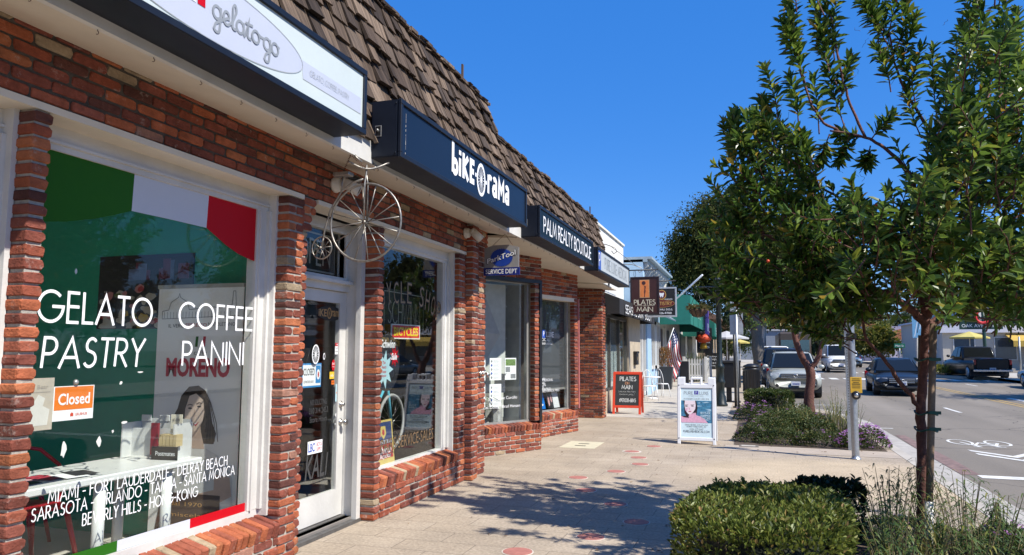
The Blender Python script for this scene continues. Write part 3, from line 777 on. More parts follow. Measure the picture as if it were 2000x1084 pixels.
for x_, z_, pic in ((-.18, 1.46, 1), (-.02, 1.46, 0), (.26, 1.28, 0), (.60, 1.28, 0), (.93, 1.28, 2), (.26, .88, 3), (.60, .88, 0)):
    if x_ < 0: continue
    mb = MB(); M = RM @ Matrix.Translation((x_, z_, -.03))
    mb.box(-.125, .125, -.17, .17, -.004, 0, 0, M)
    if pic == 2:
        mb.box(-.11, .11, .05, .15, 0, .0015, 1, M); mb.box(-.11, -.01, -.05, .03, 0, .0015, 2, M); mb.box(.0, .11, -.15, -.08, 0, .0015, 2, M)
    else:
        for q in range(5):
            sheet(mb, disc(-.085, .12 - q * .062, .016, .019, 10), M, 3 if q % 2 else 2, .002)
            for l in range(3): mb.box(-.05, .06 + .03 * ((q + l) % 2), .128 - q * .062 - l * .013, .132 - q * .062 - l * .013, 0, .0012, 4, M)
        if pic == 3: mb.box(-.06, .08, .14, .158, 0, .002, 3, M)
    lab = ['white listing sheet of agents with round portraits at the left of the upper row', 'white listing sheet half in shade in the middle of the upper row', 'property sheet with a garden photograph at the right of the upper row', 'lower listing sheet with a blue heading in the estate agent window', 'lower plain listing sheet beside the blue headed one'][k]
    tag(mb.build('listing_sheet', [WHITE2, mat('garden_print', (.16, .25, .08), .5, var=.6, scale=40), mat('grey_print', (.25, .26, .27), .5), dm[2], mat('pale_grey_print', (.5, .5, .52), .5)]), lab, 'poster', 'sheets in the estate agent window')
    k += 1
mb = MB()
for k, (s, x_) in enumerate((('Wahela Henriquez   Dave Curcillo', .50), ('Magdalo   Zac Cosby   Brad Hansen', .55), ('Leda Clark', .12))):
    text(mb, s, .034 * len(s) * 1.0, .062, RM @ Matrix.Translation((x_ + (.0 if k < 2 else .06), .83 - .13 * k, .002)), 0, .001, -.004)
mb.build('lettering', WHITE2, rw)
# armchair (boucle) and potted palm
def place(o, x, y, z, rz=0): o.location = (x, y, z); o.rotation_euler.z = rz; return o
t = thing('armchair', 'grey fabric armchair in the estate agent window', 'armchair')
BOU = mat('boucle_fabric', (.46, .46, .44), .95, var=.3, scale=90, bump=.8, bscale=160)
b = MB(); b.bev(-.33, .33, -.30, .30, .2, .40, .06); b.build('seat', BOU, t)
b = MB(); b.bev(-.36, .36, .26, .42, .2, .86, .07); b.build('backrest', BOU, t)
for s_ in (-1, 1): b = MB(); b.bev(s_ * .40 - .07, s_ * .40 + .07, -.32, .36, .2, .62, .06); b.build('armrest', BOU, t)
for sx in (-1, 1):
    for sy in (-1, 1): b = MB(); b.tube([(sx * .3, sy * .25, .2), (sx * .33, sy * .28, 0)], [.022, .012], 8); b.build('leg', mat('dark_wood', (.06, .03, .02), .5), t)
p_ = RM @ Vector((.66, .40, -.62)); place(t, p_.x, p_.y, .08, .25)
t = thing('potted_palm', 'potted palm with long arching leaflets behind the grey armchair', 'plant')
b = MB(); b.lathe([(.09, 0), (.13, .25), (.12, .25), (.11, .22), (0.01, .22)], 18); b.build('pot', mat('grey_pot', (.2, .2, .2), .6), t)
b = MB()
for k in range(15):
    a = 2 * pi * k / 15 + R.uniform(-.2, .2); L_ = R.uniform(.55, .95); up = R.uniform(.55, 1.1)
    sp = [(cos(a) * L_ * .55 * q, sin(a) * L_ * .55 * q, .22 + L_ * (up * q - .45 * q * q * up)) for q in [i / 9 for i in range(10)]]
    b.tube(sp, [.006 - .0005 * i for i in range(10)], 4)
    for i in range(3, 10):
        for s_ in (-1, 1):
            P0 = Vector(sp[i]); side = Vector((-sin(a), cos(a), 0)) * s_; fw = Vector((cos(a), sin(a), .1))
            tip = P0 + (side * .8 + fw * .7 + Vector((0, 0, -.25))).normalized() * .20
            w_ = fw * .014
            b.add([P0, (P0 + tip) / 2 + w_ + Vector((0, 0, .02)), tip, (P0 + tip) / 2 - w_ + Vector((0, 0, .02))], [(0, 1, 2, 3)])
b.build('fronds', leaf_mat('palm_leaf', [(0, (.02, .07, .015)), (.6, (.04, .13, .03)), (1, (.07, .19, .05))]), t)
p_ = RM @ Vector((.42, .40, -.34)); place(t, p_.x - .22, p_.y - .02, .22)

# ------------------------------------------------------------------ illuminated-box shop signs on the fascia
def sign_box(name, label, y0, y1, z0, z1, xf, facem, letter, lm, switch=True, framem=None, xb=-2.85):
    t = thing(name, label, 'sign', (xb, (y0 + y1) / 2, z0))
    fm = framem or NAVY
    b = MB()
    b.box(xb, xf - .035, y0, y1, z0, z1)
    fw = .036
    b.bev(xf - .03, xf, y0 - .004, y1 + .004, z1 - fw, z1 + .006, .004); b.bev(xf - .03, xf, y0 - .004, y1 + .004, z0 - .006, z0 + fw, .004)
    b.bev(xf - .03, xf - .001, y0 - .004, y0 + fw, z0 + fw, z1 - fw, .004); b.bev(xf - .03, xf - .001, y1 - fw, y1 + .004, z0 + fw, z1 - fw, .004)
    b.box(xb + .01, xf - .04, y0 - .006, y0, z0 + .01, z1 - .01)
    b.tube([(xf - .045, y0 - .007, z0 + .03), (xf - .045, y0 - .012, z0 + .03)], .006, 8); b.tube([(xf - .045, y0 - .007, z1 - .03), (xf - .045, y0 - .012, z1 - .03)], .006, 8)
    b.build('cabinet', fm, t)
    f = MB(); f.box(xf - .034, xf - .016, y0 + .02, y1 - .02, z0 + .02, z1 - .02); f.build('face', facem, t)
    if switch:
        s_ = MB(); c = (xb + .065, z0 + .62 * (z1 - z0) * .75)
        s_.box(c[0] - .028, c[0] + .028, y0 - .010, y0 - .006, c[1] - .045, c[1] + .045); s_.box(c[0] - .022, c[0] + .022, y0 - .0125, y0 - .010, c[1] - .038, c[1] + .038, 1)
        s_.tube([(c[0], y0 - .01, c[1]), (c[0], y0 - .03, c[1] + .01)], [.012, .007], 8); s_.build('switch_plate', [ALU, BLACKM], t)
    l = MB(); letter(l, facade(xf - .015, (y0 + y1) / 2, (z0 + z1) / 2), y1 - y0, z1 - z0); l.build('lettering', lm, t)
    return t
SIGNW = mat('milky_acrylic', (.56, .62, .60), .35, var=.03, scale=3)
def L_gelato(l, M, W, H):
    c = (3.36 - (W / 2 - .15) - 0)                       # keeps the logo near the right end of the long board
    T_ = lambda x, y: M @ Matrix.Translation((x, y, 0))
    y2 = lambda y: y - (4.64 - W / 2)
    el = disc(y2(3.05), -.02, .80, .17, 56)
    sheet(l, el, M, 1, .0005); ribbon(l, el + [el[0]], .004, M, 2, .0008)
    sheet(l, [(y2(3.86), -.10), (y2(4.58), -.10), (y2(4.58), .015), (y2(3.84), .015)], M, 1, .0004); ribbon(l, [(y2(3.86), -.10), (y2(4.58), -.10)], .004, M, 2, .0008)
    for k, c_ in enumerate((3, 4, 5)): sheet(l, [(y2(2.79) + .068 * k, -.045), (y2(2.845) + .068 * k, -.045), (y2(2.835) + .068 * k, .15), (y2(2.78) + .068 * k, .15)], M, c_, .003)
    stroke_text(l, 'gelato-go', .57, .125, T_(y2(3.32), .0), 6, .12, gap=-.02, lift=.003)
    stroke_text(l, 'GELATO, COFFEE, PASTRY', .48, .036, T_(y2(4.17), -.035), 2, .09, lift=.003)
GS = sign_box('shop_sign', 'long white shop sign box in a dark blue frame above the gelato window', -.35, 4.64, 3.10, 3.565, -2.585, SIGNW, L_gelato, [SIGNW, mat('pale_grey_film', (.49, .52, .60), .35, var=.02), mat('grey_film', (.40, .42, .44), .4), GREEN, WHITE2, RED, mat('mid_grey_film', (.27, .29, .31), .4)], False)
def L_bike(l, M, W, H):
    T_ = lambda x, y: M @ Matrix.Translation((x, y, 0))
    def chunk(glyph, x, s=1):
        for pl in glyph: ribbon(l, [(x + p[0] * s, p[1] * s) for p in pl], .058 * s, M, 0, .002)
    x0 = -.62
    bgl = [[(0, .21), (0, -.10)], arc(.052, -.035, .052, .058, 90, 450, 14)]
    igl = [[(0, .075), (0, -.10)], [(0, .105), (0, .15)]]
    kgl = [[(0, .15), (0, -.10)], [(.125, .13), (.01, .03), (.13, -.10)]]
    egl = [[(.10, .12), (0, .12), (0, -.075), (.10, -.075)], [(0, .025), (.085, .025)]]
    rgl = [[(0, .10), (0, -.10)], arc(.06, .035, .06, .05, 180, 40, 8)]
    agl = [arc(.055, -.035, .05, .045, 90, 450, 14), [(.11, -.10), (.11, .06)] + arc(.06, .06, .05, .035, 0, 150, 6)]
    mgl = [[(0, -.10), (.012, .11), (.085, -.0), (.16, .11), (.172, -.10)]]
    chunk(bgl, x0 - .02); chunk(igl, x0 + .155); chunk(kgl, x0 + .245); chunk(egl, x0 + .445)
    l.box(x0 + .575, x0 + .61, -.005, .035, .001, .002, 0, M)
    wx = x0 + .745
    ribbon(l, disc(wx, -.005, .112, .155, 40) + [disc(wx, -.005, .112, .155, 40)[0]], .034, M, 0, .002)
    for k in range(20): ribbon(l, [(wx, -.005), (wx + .10 * cos(k * pi / 10), -.005 + .145 * sin(k * pi / 10))], .0055, M, 0, .003)
    sheet(l, disc(wx, -.005, .022, .028, 14), M, 0, .004)
    l.box(x0 + .885, x0 + .92, -.02, .02, .001, .002, 0, M)
    chunk(rgl, x0 + .965); chunk(agl, x0 + 1.115); chunk(mgl, x0 + 1.31); chunk(agl, x0 + 1.545)
    for q in range(9): l.box(-W / 2 + .105 + R.uniform(-.003, .003), -.002 - W / 2 + .112, -.19 + q * .037, -.19 + q * .037 + R.uniform(.01, .04), .001, .0015, 1, M)
sign_box('shop_sign', 'dark blue shop sign box with chunky white bicycle shop lettering and a spoked wheel', 5.2, 8.70, 3.085, 3.55, -2.585, NAVYFACE, L_bike, [WHITE2, mat('scuff', (.45, .42, .40), .8)])
DKFACE = mat('black_green_sign_face', (.007, .012, .012), .4, spec=.15)
def L_palm(l, M, W, H): stroke_text(l, 'PALM REALTY BOUTIQUE', 3.12, .20, M @ Matrix.Translation((.04, -.01, 0)), 0, .13, gap=.17, serif=.02)
sign_box('shop_sign', 'nearly black shop sign box with tall thin white lettering of an estate agent', 9.30, 12.80, 3.055, 3.475, -2.585, DKFACE, L_palm, [WHITE2])
def L_luxe(l, M, W, H):
    sheet(l, [(-W / 2 + .03, -.19), (-W / 2 + .33, -.19), (-W / 2 + .33, .19), (-W / 2 + .03, .19)], M, 1, .001)
    stroke_text(l, 'P', .12, .24, M @ Matrix.Translation((-W / 2 + .18, 0, .002)), 2, .10)
    stroke_text(l, 'PURE LUXE MEDICAL', 2.65, .21, M @ Matrix.Translation((.20, 0, 0)), 0, .09, gap=.24, serif=.07)
sign_box('shop_sign', 'pale grey shop sign box with thin serif lettering and a blue square at its end', 13.25, 16.95, 3.02, 3.455, -2.585, mat('pale_sign_face', (.52, .55, .55), .35, var=.03), L_luxe, [mat('grey_serif', (.30, .33, .34), .4), dm[2], WHITE2])

# ------------------------------------------------------------------ things hung from the soffit or fixed to the brick
IRON = mat('bare_wrought_iron', (.30, .28, .25), .45, metal=.75, var=.3, scale=25)
t = thing('penny_farthing_ornament', 'wrought iron penny farthing with one big spoked wheel hanging over the shop door', 'ornament', (-2.86, 5.08, 2.40))
def wheel(c, r, n, rt, rs, nm):
    b = MB()
    b.tube([(c[0] + r * cos(2 * pi * i / 40), c[1], c[2] + r * sin(2 * pi * i / 40)) for i in range(40)], rt, 6, closed=True)
    b.tube([(c[0], c[1] - .03, c[2]), (c[0], c[1] + .03, c[2])], rt * 1.5, 8)
    for i in range(n):
        a = 2 * pi * i / n + .1; s_ = .02 if i % 2 else -.02
        b.tube([(c[0] + .012 * cos(a), c[1] + s_, c[2] + .012 * sin(a)), (c[0] + r * cos(a), c[1], c[2] + r * sin(a))], rs, 5)
    b.build(nm, IRON, t)
BWc = (-2.82, 5.08, 2.545); SWc = (-3.20, 5.08, 2.36)
wheel(BWc, .305, 16, .0095, .0045, 'big_wheel'); wheel(SWc, .088, 10, .006, .003, 'small_wheel')
b = MB()
b.tube([(BWc[0], 5.055, BWc[2]), (BWc[0], 5.055, 2.85), (BWc[0] + .0, 5.08, 2.95), (BWc[0], 5.08, 3.0)], .008, 6)
b.tube([(BWc[0], 5.105, BWc[2]), (BWc[0], 5.105, 2.85), (BWc[0], 5.08, 2.92)], .008, 6)
b.tube([(BWc[0] - .02, 5.08, 2.89), (-2.94, 5.08, 2.87), (-3.04, 5.08, 2.80), (-3.13, 5.08, 2.66), (-3.18, 5.08, 2.50), (-3.20, 5.08, 2.36)], .0085, 6)
b.tube([(-3.04, 5.08, 2.80), (-3.03, 5.08, 2.92)], .007, 6); b.bev(-3.10, -2.95, 5.04, 5.12, 2.92, 2.955, .015)
b.build('backbone', IRON, t)
b = MB()
b.tube([(BWc[0] + .02 + .11 * sin(a), 4.96 + .24 * q, 2.985 - .02 * cos(2 * a) + .06 * (q > .5) * (q - .5)) for a, q in [(pi * (i / 9 - .5), i / 9) for i in range(10)]], .008, 6)
b.tube([(-2.80, 4.97, 2.995), (-2.84, 4.95, 3.03), (-2.86, 4.95, 3.06)], .009, 6); b.tube([(BWc[0], 5.2, 2.99), (-2.82, 5.23, 3.03), (-2.86, 5.23, 3.06)], .009, 6)
b.build('handlebar', IRON, t)
b = MB()
def chain(b, A, B, n=12, r=.0016, lr=.006):
    A = Vector(A); B = Vector(B); d = (B - A) / n
    for i in range(n):
        c = A + d * (i + .5); u = d.normalized(); sd = u.orthogonal().normalized()
        if i % 2: sd = u.cross(sd)
        b.tube([c + u * (d.length * .62) * cos(a) + sd * lr * sin(a) for a in [2 * pi * k / 8 for k in range(8)]], r, 4, closed=True)
chain(b, (-2.87, 4.92, 3.045), (-3.03, 5.08, 2.95), 14); chain(b, (-2.87, 4.92, 3.045), (-2.82, 5.07, 2.97), 10)
b.build('chain', mat('rusty_chain', (.16, .08, .05), .6, metal=.6), t)

def sec_cam(name, label, y, z, dirn, hood):
    t = thing(name, label, 'camera', (FX, y, z))
    CW = mat('camera_plastic', (.62, .60, .55), .4, var=.06)
    b = MB(); M = facade(FX + .002, y, z)
    b.lathe([(.066, 0), (.066, .018), (.060, .024), (.060, .05), (.045, .062), (.02, .066), (.018, .10)], 20, 0, M); b.build('mount', CW, t)
    b = MB(); d = Vector(dirn).normalized(); p = Vector((FX + .12, y, z))
    Mb = frame(p, d.cross(Vector((0, 0, 1))), d.cross(Vector((0, 0, 1))).cross(d) * 1)
    Mb = Mb @ Matrix.Translation((0, 0, 0))
    Mb = frame(p, d.orthogonal(), d.cross(d.orthogonal()))
    b.lathe([(.02, -.05), (.04, -.045), (.042, -.03), (.042, .10), (.036, .112)], 18, 0, Mb); b.build('camera_body', CW, t)
    b = MB(); b.lathe([(.03, .113), (.028, .116), (.001, .118)], 16, 0, Mb); b.build('lens', BLACKM, t)
    if hood:
        b = MB(); b.lathe([(.048, -.02), (.05, .12), (.047, .12), (.045, -.02)], 18, 0, Mb); b.build('sun_hood', CW, t)
    return t
t = sec_cam('security_camera', 'white bullet camera with a dark floodlight cap on brick above the shop door', 5.42, 2.945, (.75, .35, -.42), True)
b = MB(); b.blob((FX + .13, 5.50, 3.0), (.07, .10, .035), 12, 7); b.build('light_cap', BLACKM, t)
sec_cam('security_camera', 'beige dome nosed camera on the brick header near the hanging service sign', 8.45, 3.0, (.5, .45, -.55), True)

t = thing('hanging_sign', 'grey service sign with a blue saw blade disc hanging on chains from the soffit', 'sign', (-3.05, 9.1, 2.54))
M = frame((-3.045, 9.08, 2.735), (1, 0, 0), (0, 0, 1))
b = MB(); b.prism([(-.235, -.10), (.235, -.10), (.235, .16), (.10, .195), (-.10, .195), (-.235, .16)], -.02, 0, 0, M); b.build('board', mat('grey_sign_board', (.27, .26, .25), .5), t)
b = MB(); b.box(-.245, .245, -.20, -.10, -.021, .001, 0, M); text(b, 'SERVICE DEPT', .43, .06, M @ Matrix.Translation((0, -.15, .001)), 1, .002, .012); b.build('name_strip', [mat('deep_blue_sign', (.008, .02, .17), .4), WHITE2], t)
b = MB()
tooth = []
for i in range(36):
    a = 2 * pi * i / 36
    tooth += [(.158 * cos(a), .03 + .122 * sin(a)), (.142 * cos(a + .1), .03 + .11 * sin(a + .1))]
b.prism(tooth, 0, .003, 0, M); text(b, 'ParkTool', .44, .075, M @ Matrix.Translation((0, .04, .003)) @ Matrix.Rotation(.28, 4, 'Z'), 2, .001, .04, .2)
text(b, 'ParkTool', .42, .065, M @ Matrix.Translation((0, .04, .003)) @ Matrix.Rotation(.28, 4, 'Z'), 1, .003, .015, .2)
b.build('emblem', [mat('blade_blue', (.012, .05, .32), .4), WHITE2, BLACK], t)
b = MB(); chain(b, (-3.0, 9.09, 3.075), (-3.2, 9.09, 2.90), 14); chain(b, (-3.0, 9.09, 3.075), (-2.88, 9.09, 2.90), 12); b.build('chain', mat('rusty_chain', (0, 0, 0)), t)
# small tap bracket on the last rib of the pier
b = MB(); b.lathe([(.03, 0), (.03, .012), (.014, .018), (.014, .07)], 14, 0, facade(-3.30, 9.0, 1.27)); b.tube([(-3.24, 9.0, 1.27), (-3.20, 9.0, 1.27), (-3.19, 9.0, 1.22)], .013, 8); b.tube([(-3.25, 8.95, 1.29), (-3.25, 9.06, 1.31)], .008, 6)
tag(b.build('hose_tap', CHROME), 'small bright metal tap fixed to the ribbed brick pier', 'tap')
# ------------------------------------------------------------------ ground
def paver_mat():
    m, N, L, P = new_mat('stamped_pavers')
    tc = N.new('ShaderNodeTexCoord')
    wp = N.new('ShaderNodeTexNoise'); wp.inputs['Scale'].default_value = 2.5; wp.inputs['Detail'].default_value = 3
    L.new(tc.outputs['Object'], wp.inputs['Vector'])
    ad = N.new('ShaderNodeVectorMath'); ad.operation = 'MULTIPLY_ADD'; ad.inputs[1].default_value = (.02, .02, 0)
    L.new(wp.outputs['Color'], ad.inputs[0]); L.new(tc.outputs['Object'], ad.inputs[2])
    br = N.new('ShaderNodeTexBrick')
    br.inputs['Scale'].default_value = 1; br.inputs['Brick Width'].default_value = .61; br.inputs['Row Height'].default_value = .305
    br.inputs['Mortar Size'].default_value = .0045; br.inputs['Mortar Smooth'].default_value = .3
    br.inputs['Color1'].default_value = (.39, .318, .238, 1); br.inputs['Color2'].default_value = (.425, .352, .27, 1); br.inputs['Mortar'].default_value = (.23, .19, .148, 1)
    L.new(ad.outputs[0], br.inputs['Vector'])
    n1 = N.new('ShaderNodeTexNoise'); n1.inputs['Scale'].default_value = .9; n1.inputs['Detail'].default_value = 9; n1.inputs['Roughness'].default_value = .7
    L.new(tc.outputs['Object'], n1.inputs['Vector'])
    n2 = N.new('ShaderNodeTexNoise'); n2.inputs['Scale'].default_value = 40; n2.inputs['Detail'].default_value = 6
    L.new(tc.outputs['Object'], n2.inputs['Vector'])
    h = N.new('ShaderNodeHueSaturation'); L.new(br.outputs['Color'], h.inputs['Color'])
    a = N.new('ShaderNodeMath'); a.operation = 'ADD'; L.new(n1.outputs[0], a.inputs[0]); L.new(n2.outputs[0], a.inputs[1])
    v = N.new('ShaderNodeMapRange'); v.inputs[1].default_value = .7; v.inputs[2].default_value = 1.3; v.inputs[3].default_value = .60; v.inputs[4].default_value = 1.2
    L.new(a.outputs[0], v.inputs[0]); L.new(v.outputs[0], h.inputs['Value'])
    # scattered stains
    vo = N.new('ShaderNodeTexVoronoi'); vo.inputs['Scale'].default_value = 2.2; L.new(ad.outputs[0], vo.inputs['Vector'])
    sp = N.new('ShaderNodeMapRange'); sp.inputs[1].default_value = .03; sp.inputs[2].default_value = .06; sp.inputs[3].default_value = .4; sp.inputs[4].default_value = 0
    L.new(vo.outputs['Distance'], sp.inputs[0])
    mx = N.new('ShaderNodeMix'); mx.data_type = 'RGBA'; mx.inputs['B'].default_value = (.12, .10, .085, 1)
    L.new(sp.outputs[0], mx.inputs['Factor']); L.new(h.outputs[0], mx.inputs['A'])
    # the smooth tan concrete of the kerb ramp runs into the pavers without a hard edge
    mp = N.new('ShaderNodeMapping'); mp.inputs['Location'].default_value = (-.55, -6.15, 0); mp.inputs['Scale'].default_value = (.50, .60, 0)
    L.new(ad.outputs[0], mp.inputs['Vector'])
    ln = N.new('ShaderNodeVectorMath'); ln.operation = 'LENGTH'; L.new(mp.outputs[0], ln.inputs[0])
    lm = N.new('ShaderNodeMath'); lm.operation = 'MULTIPLY_ADD'; lm.inputs[1].default_value = .35; L.new(n1.outputs[0], lm.inputs[0]); L.new(ln.outputs['Value'], lm.inputs[2])
    rm = N.new('ShaderNodeMapRange'); rm.inputs[1].default_value = .95; rm.inputs[2].default_value = 1.30; rm.inputs[3].default_value = .9; rm.inputs[4].default_value = 0; L.new(lm.outputs[0], rm.inputs[0])
    tn = N.new('ShaderNodeHueSaturation'); tn.inputs['Color'].default_value = (.50, .40, .275, 1); L.new(v.outputs[0], tn.inputs['Value'])
    m2 = N.new('ShaderNodeMix'); m2.data_type = 'RGBA'; L.new(rm.outputs[0], m2.inputs['Factor']); L.new(mx.outputs['Result'], m2.inputs['A']); L.new(tn.outputs[0], m2.inputs['B']); L.new(m2.outputs['Result'], P.inputs['Base Color'])
    P.inputs['Roughness'].default_value = .8; P.inputs['Specular IOR Level'].default_value = .3
    b = N.new('ShaderNodeBump'); b.inputs['Strength'].default_value = .5; b.inputs['Distance'].default_value = .006; b.invert = True
    L.new(br.outputs['Fac'], b.inputs['Height'])
    b2 = N.new('ShaderNodeBump'); b2.inputs['Strength'].default_value = .25; b2.inputs['Distance'].default_value = .01
    L.new(n2.outputs[0], b2.inputs['Height']); L.new(b.outputs[0], b2.inputs['Normal']); L.new(b2.outputs[0], P.inputs['Normal'])
    return m
def asphalt_mat():
    m, N, L, P = new_mat('asphalt')
    tc = N.new('ShaderNodeTexCoord')
    n1 = N.new('ShaderNodeTexNoise'); n1.inputs['Scale'].default_value = .35; n1.inputs['Detail'].default_value = 8
    n2 = N.new('ShaderNodeTexNoise'); n2.inputs['Scale'].default_value = 60; n2.inputs['Detail'].default_value = 4
    mp = N.new('ShaderNodeMapping'); mp.inputs['Scale'].default_value = (1.6, .16, 1)
    L.new(tc.outputs['Object'], mp.inputs['Vector']); L.new(mp.outputs[0], n1.inputs['Vector']); L.new(tc.outputs['Object'], n2.inputs['Vector'])
    a = N.new('ShaderNodeMath'); a.operation = 'MULTIPLY_ADD'; a.inputs[1].default_value = .5; L.new(n2.outputs[0], a.inputs[0]); L.new(n1.outputs[0], a.inputs[2])
    c = ramp(N, [(.45, (.123, .108, .088)), (.75, (.192, .167, .135)), (1, (.245, .214, .175))]); L.new(a.outputs[0], c.inputs[0])
    # wandering cracks
    wn_ = N.new('ShaderNodeTexNoise'); wn_.inputs['Scale'].default_value = .8; wn_.inputs['Detail'].default_value = 6; L.new(tc.outputs['Object'], wn_.inputs['Vector'])
    ad = N.new('ShaderNodeVectorMath'); ad.operation = 'MULTIPLY_ADD'; ad.inputs[1].default_value = (1.3, 1.3, 0); L.new(wn_.outputs['Color'], ad.inputs[0]); L.new(tc.outputs['Object'], ad.inputs[2])
    vo = N.new('ShaderNodeTexVoronoi'); vo.feature = 'DISTANCE_TO_EDGE'; vo.inputs['Scale'].default_value = .30; L.new(ad.outputs[0], vo.inputs['Vector'])
    cr2 = N.new('ShaderNodeMapRange'); cr2.inputs[1].default_value = .002; cr2.inputs[2].default_value = .006; cr2.inputs[3].default_value = .75; cr2.inputs[4].default_value = 0
    L.new(vo.outputs['Distance'], cr2.inputs[0])
    mx = N.new('ShaderNodeMix'); mx.data_type = 'RGBA'; mx.inputs['B'].default_value = (.03, .028, .026, 1)
    L.new(cr2.outputs[0], mx.inputs['Factor']); L.new(c.outputs[0], mx.inputs['A']); L.new(mx.outputs['Result'], P.inputs['Base Color'])
    P.inputs['Roughness'].default_value = .82; P.inputs['Specular IOR Level'].default_value = .35
    b = N.new('ShaderNodeBump'); b.inputs['Strength'].default_value = .3; b.inputs['Distance'].default_value = .01; L.new(n2.outputs[0], b.inputs['Height']); L.new(b.outputs[0], P.inputs['Normal'])
    return m
PAVER = paver_mat(); ASPH = asphalt_mat()
CONC = mat('concrete', (.42, .385, .335), .85, var=.16, scale=2.5, bump=.25, bscale=60, spec=.3)
TANC = mat('tan_concrete', (.52, .415, .29), .85, var=.10, scale=1.6, bump=.2, bscale=70, spec=.3)
SOIL = mat('soil', (.085, .06, .042), .95, var=.4, scale=12, bump=.8, bscale=30)
ROADZ = -.14
RISE = .0055
def gz(y): return max(0, min(y, 200) - 25) * RISE     # the street climbs very gently beyond the bulb-out
def clip(poly, keep_low, yc):
    out = []
    for i, p in enumerate(poly):
        q = poly[(i + 1) % len(poly)]; ip = (p[1] <= yc) == keep_low or p[1] == yc; iq = (q[1] <= yc) == keep_low or q[1] == yc
        if ip: out.append(p)
        if ip != iq and p[1] != yc and q[1] != yc: k = (yc - p[1]) / (q[1] - p[1]); out.append((p[0] + (q[0] - p[0]) * k, yc))
    return out
def sloped(mb, poly, z, thick=0):
    for part in (clip(poly, True, 25), clip(poly, False, 25)):
        if len(part) < 3: continue
        n = len(part); vs = [(p[0], p[1], z + gz(p[1])) for p in part]
        mb.add(vs, [tuple(range(n))])
        if thick: mb.add(vs + [(v[0], v[1], v[2] - thick) for v in vs], [(i, n + i, n + (i + 1) % n, (i + 1) % n) for i in range(n) if not (part[i][1] == 25 and part[(i + 1) % n][1] == 25)])
def ground(name, poly, z, m, thick=0):
    mb = MB(); sloped(mb, poly, z, thick)
    return struct(mb.build(name, m))
ground('ground', [(-400, -400), (900, -400), (900, 1500), (-400, 1500)], ROADZ - .03, mat('far_ground', (.15, .14, .12), .9))
ground('road', [(.4, -60), (13.4, -60), (13.4, 170), (.4, 170)], ROADZ, ASPH)
ground('cross_street', [(13.3, 60), (150, 60), (150, 71), (13.3, 71)], ROADZ + .004, ASPH)
KX = 2.11
side_poly = [(-3.9, -40), (KX, -40), (KX, 20.2), (1.9, 21.6), (1.3, 22.8), (.65, 23.6), (.42, 24.6), (.42, 62), (-3.9, 62)]
ground('sidewalk', [(-12.5, -40), (-3.88, -40), (-3.88, 170), (-12.5, 170)], -.001, CONC, .3)
ground('sidewalk', side_poly, 0, PAVER, .25)
ground('sidewalk', [(-3.8, 17.9), (-.55, 17.9), (-.55, 60), (-3.8, 60)], .004, CONC)
ground('sidewalk', [(-3.88, 63), (.42, 63), (.42, 170), (-3.88, 170)], -.002, CONC, .2)
ground('sidewalk', [(13.55, -40), (21, -40), (21, 59), (11.2, 59), (10.9, 57), (10.9, 53), (12, 50.5), (13.55, 49.5)], 0, CONC, .2)
ground('sidewalk', [(13.55, 72), (21, 72), (21, 170), (13.55, 170)], 0, CONC, .2)
ground('planting_bed', [(11.3, 52.5), (13.2, 52.5), (13.2, 58), (11.3, 58)], .006, SOIL)
# kerb and gutter, following the bulb-out
mb = MB(); kin = [(KX, -40), (KX, 20.2), (1.9, 21.6), (1.3, 22.8), (.65, 23.6), (.42, 24.6), (.42, 25), (.42, 62)]
def strip(mb, path, d0, d1, z0, z1, zb):
    pts = []
    for i, p in enumerate(path):
        a = Vector(path[max(i - 1, 0)]); b = Vector(path[min(i + 1, len(path) - 1)]); t = (b - a).normalized(); n = Vector((t.y, -t.x))
        pts.append([(p[0] + n.x * d, p[1] + n.y * d) for d in (d0, d1)])
    vs = []
    for q in pts: vs += [(a_, b_, c_ + gz(b_)) for a_, b_, c_ in ((q[0][0], q[0][1], z0), (q[1][0], q[1][1], z1), (q[1][0], q[1][1], zb), (q[0][0], q[0][1], zb))]
    fs = []
    for i in range(len(pts) - 1):
        o = i * 4; fs += [(o, o + 1, o + 5, o + 4)[::-1][::-1], (o + 1, o + 2, o + 6, o + 5)]
    mb.add(vs, [f[::-1] for f in fs])
strip(mb, kin, .002, .155, .004, .002, -.2); struct(mb.build('kerb', CONC))
mb = MB(); strip(mb, kin, .150, .62, ROADZ + .022, ROADZ + .012, -.3); struct(mb.build('gutter', mat('gutter_concrete', (.36, .335, .30), .85, var=.2, scale=3, bump=.3, bscale=50)))
mb = MB(); strip(mb, [(13.55, -40), (13.55, 25), (13.55, 49.5)], -.16, .0, .003, .003, -.3); struct(mb.build('kerb', CONC))
ground('red_kerb_paint', [(2.76, 12.0), (3.0, 12.0), (3.02, 13.2), (2.98, 17.2), (2.80, 17.2), (2.76, 15)], ROADZ + .004, mat('worn_red_paint', (.19, .125, .11), .85, var=.4, scale=9))
# smooth tan kerb ramp and the bed surrounds
ground('sidewalk_border', [(-.45, 13.15), (-.45, 12.5), (2.105, 12.3), (2.105, 13.05)], .004, mat('border_pavers', (.38, .315, .25), .85, var=.15, scale=3, bump=.3, bscale=50))
ground('planting_bed', [(-.30, 13.25), (2.02, 13.12), (2.05, 19.8), (1.4, 21.8), (-.30, 21.8)], .006, SOIL)
ground('planting_bed', [(-.42, 2.0), (2.02, 2.0), (2.02, 7.5), (.2, 7.5), (-.42, 6.6)], .006, SOIL)
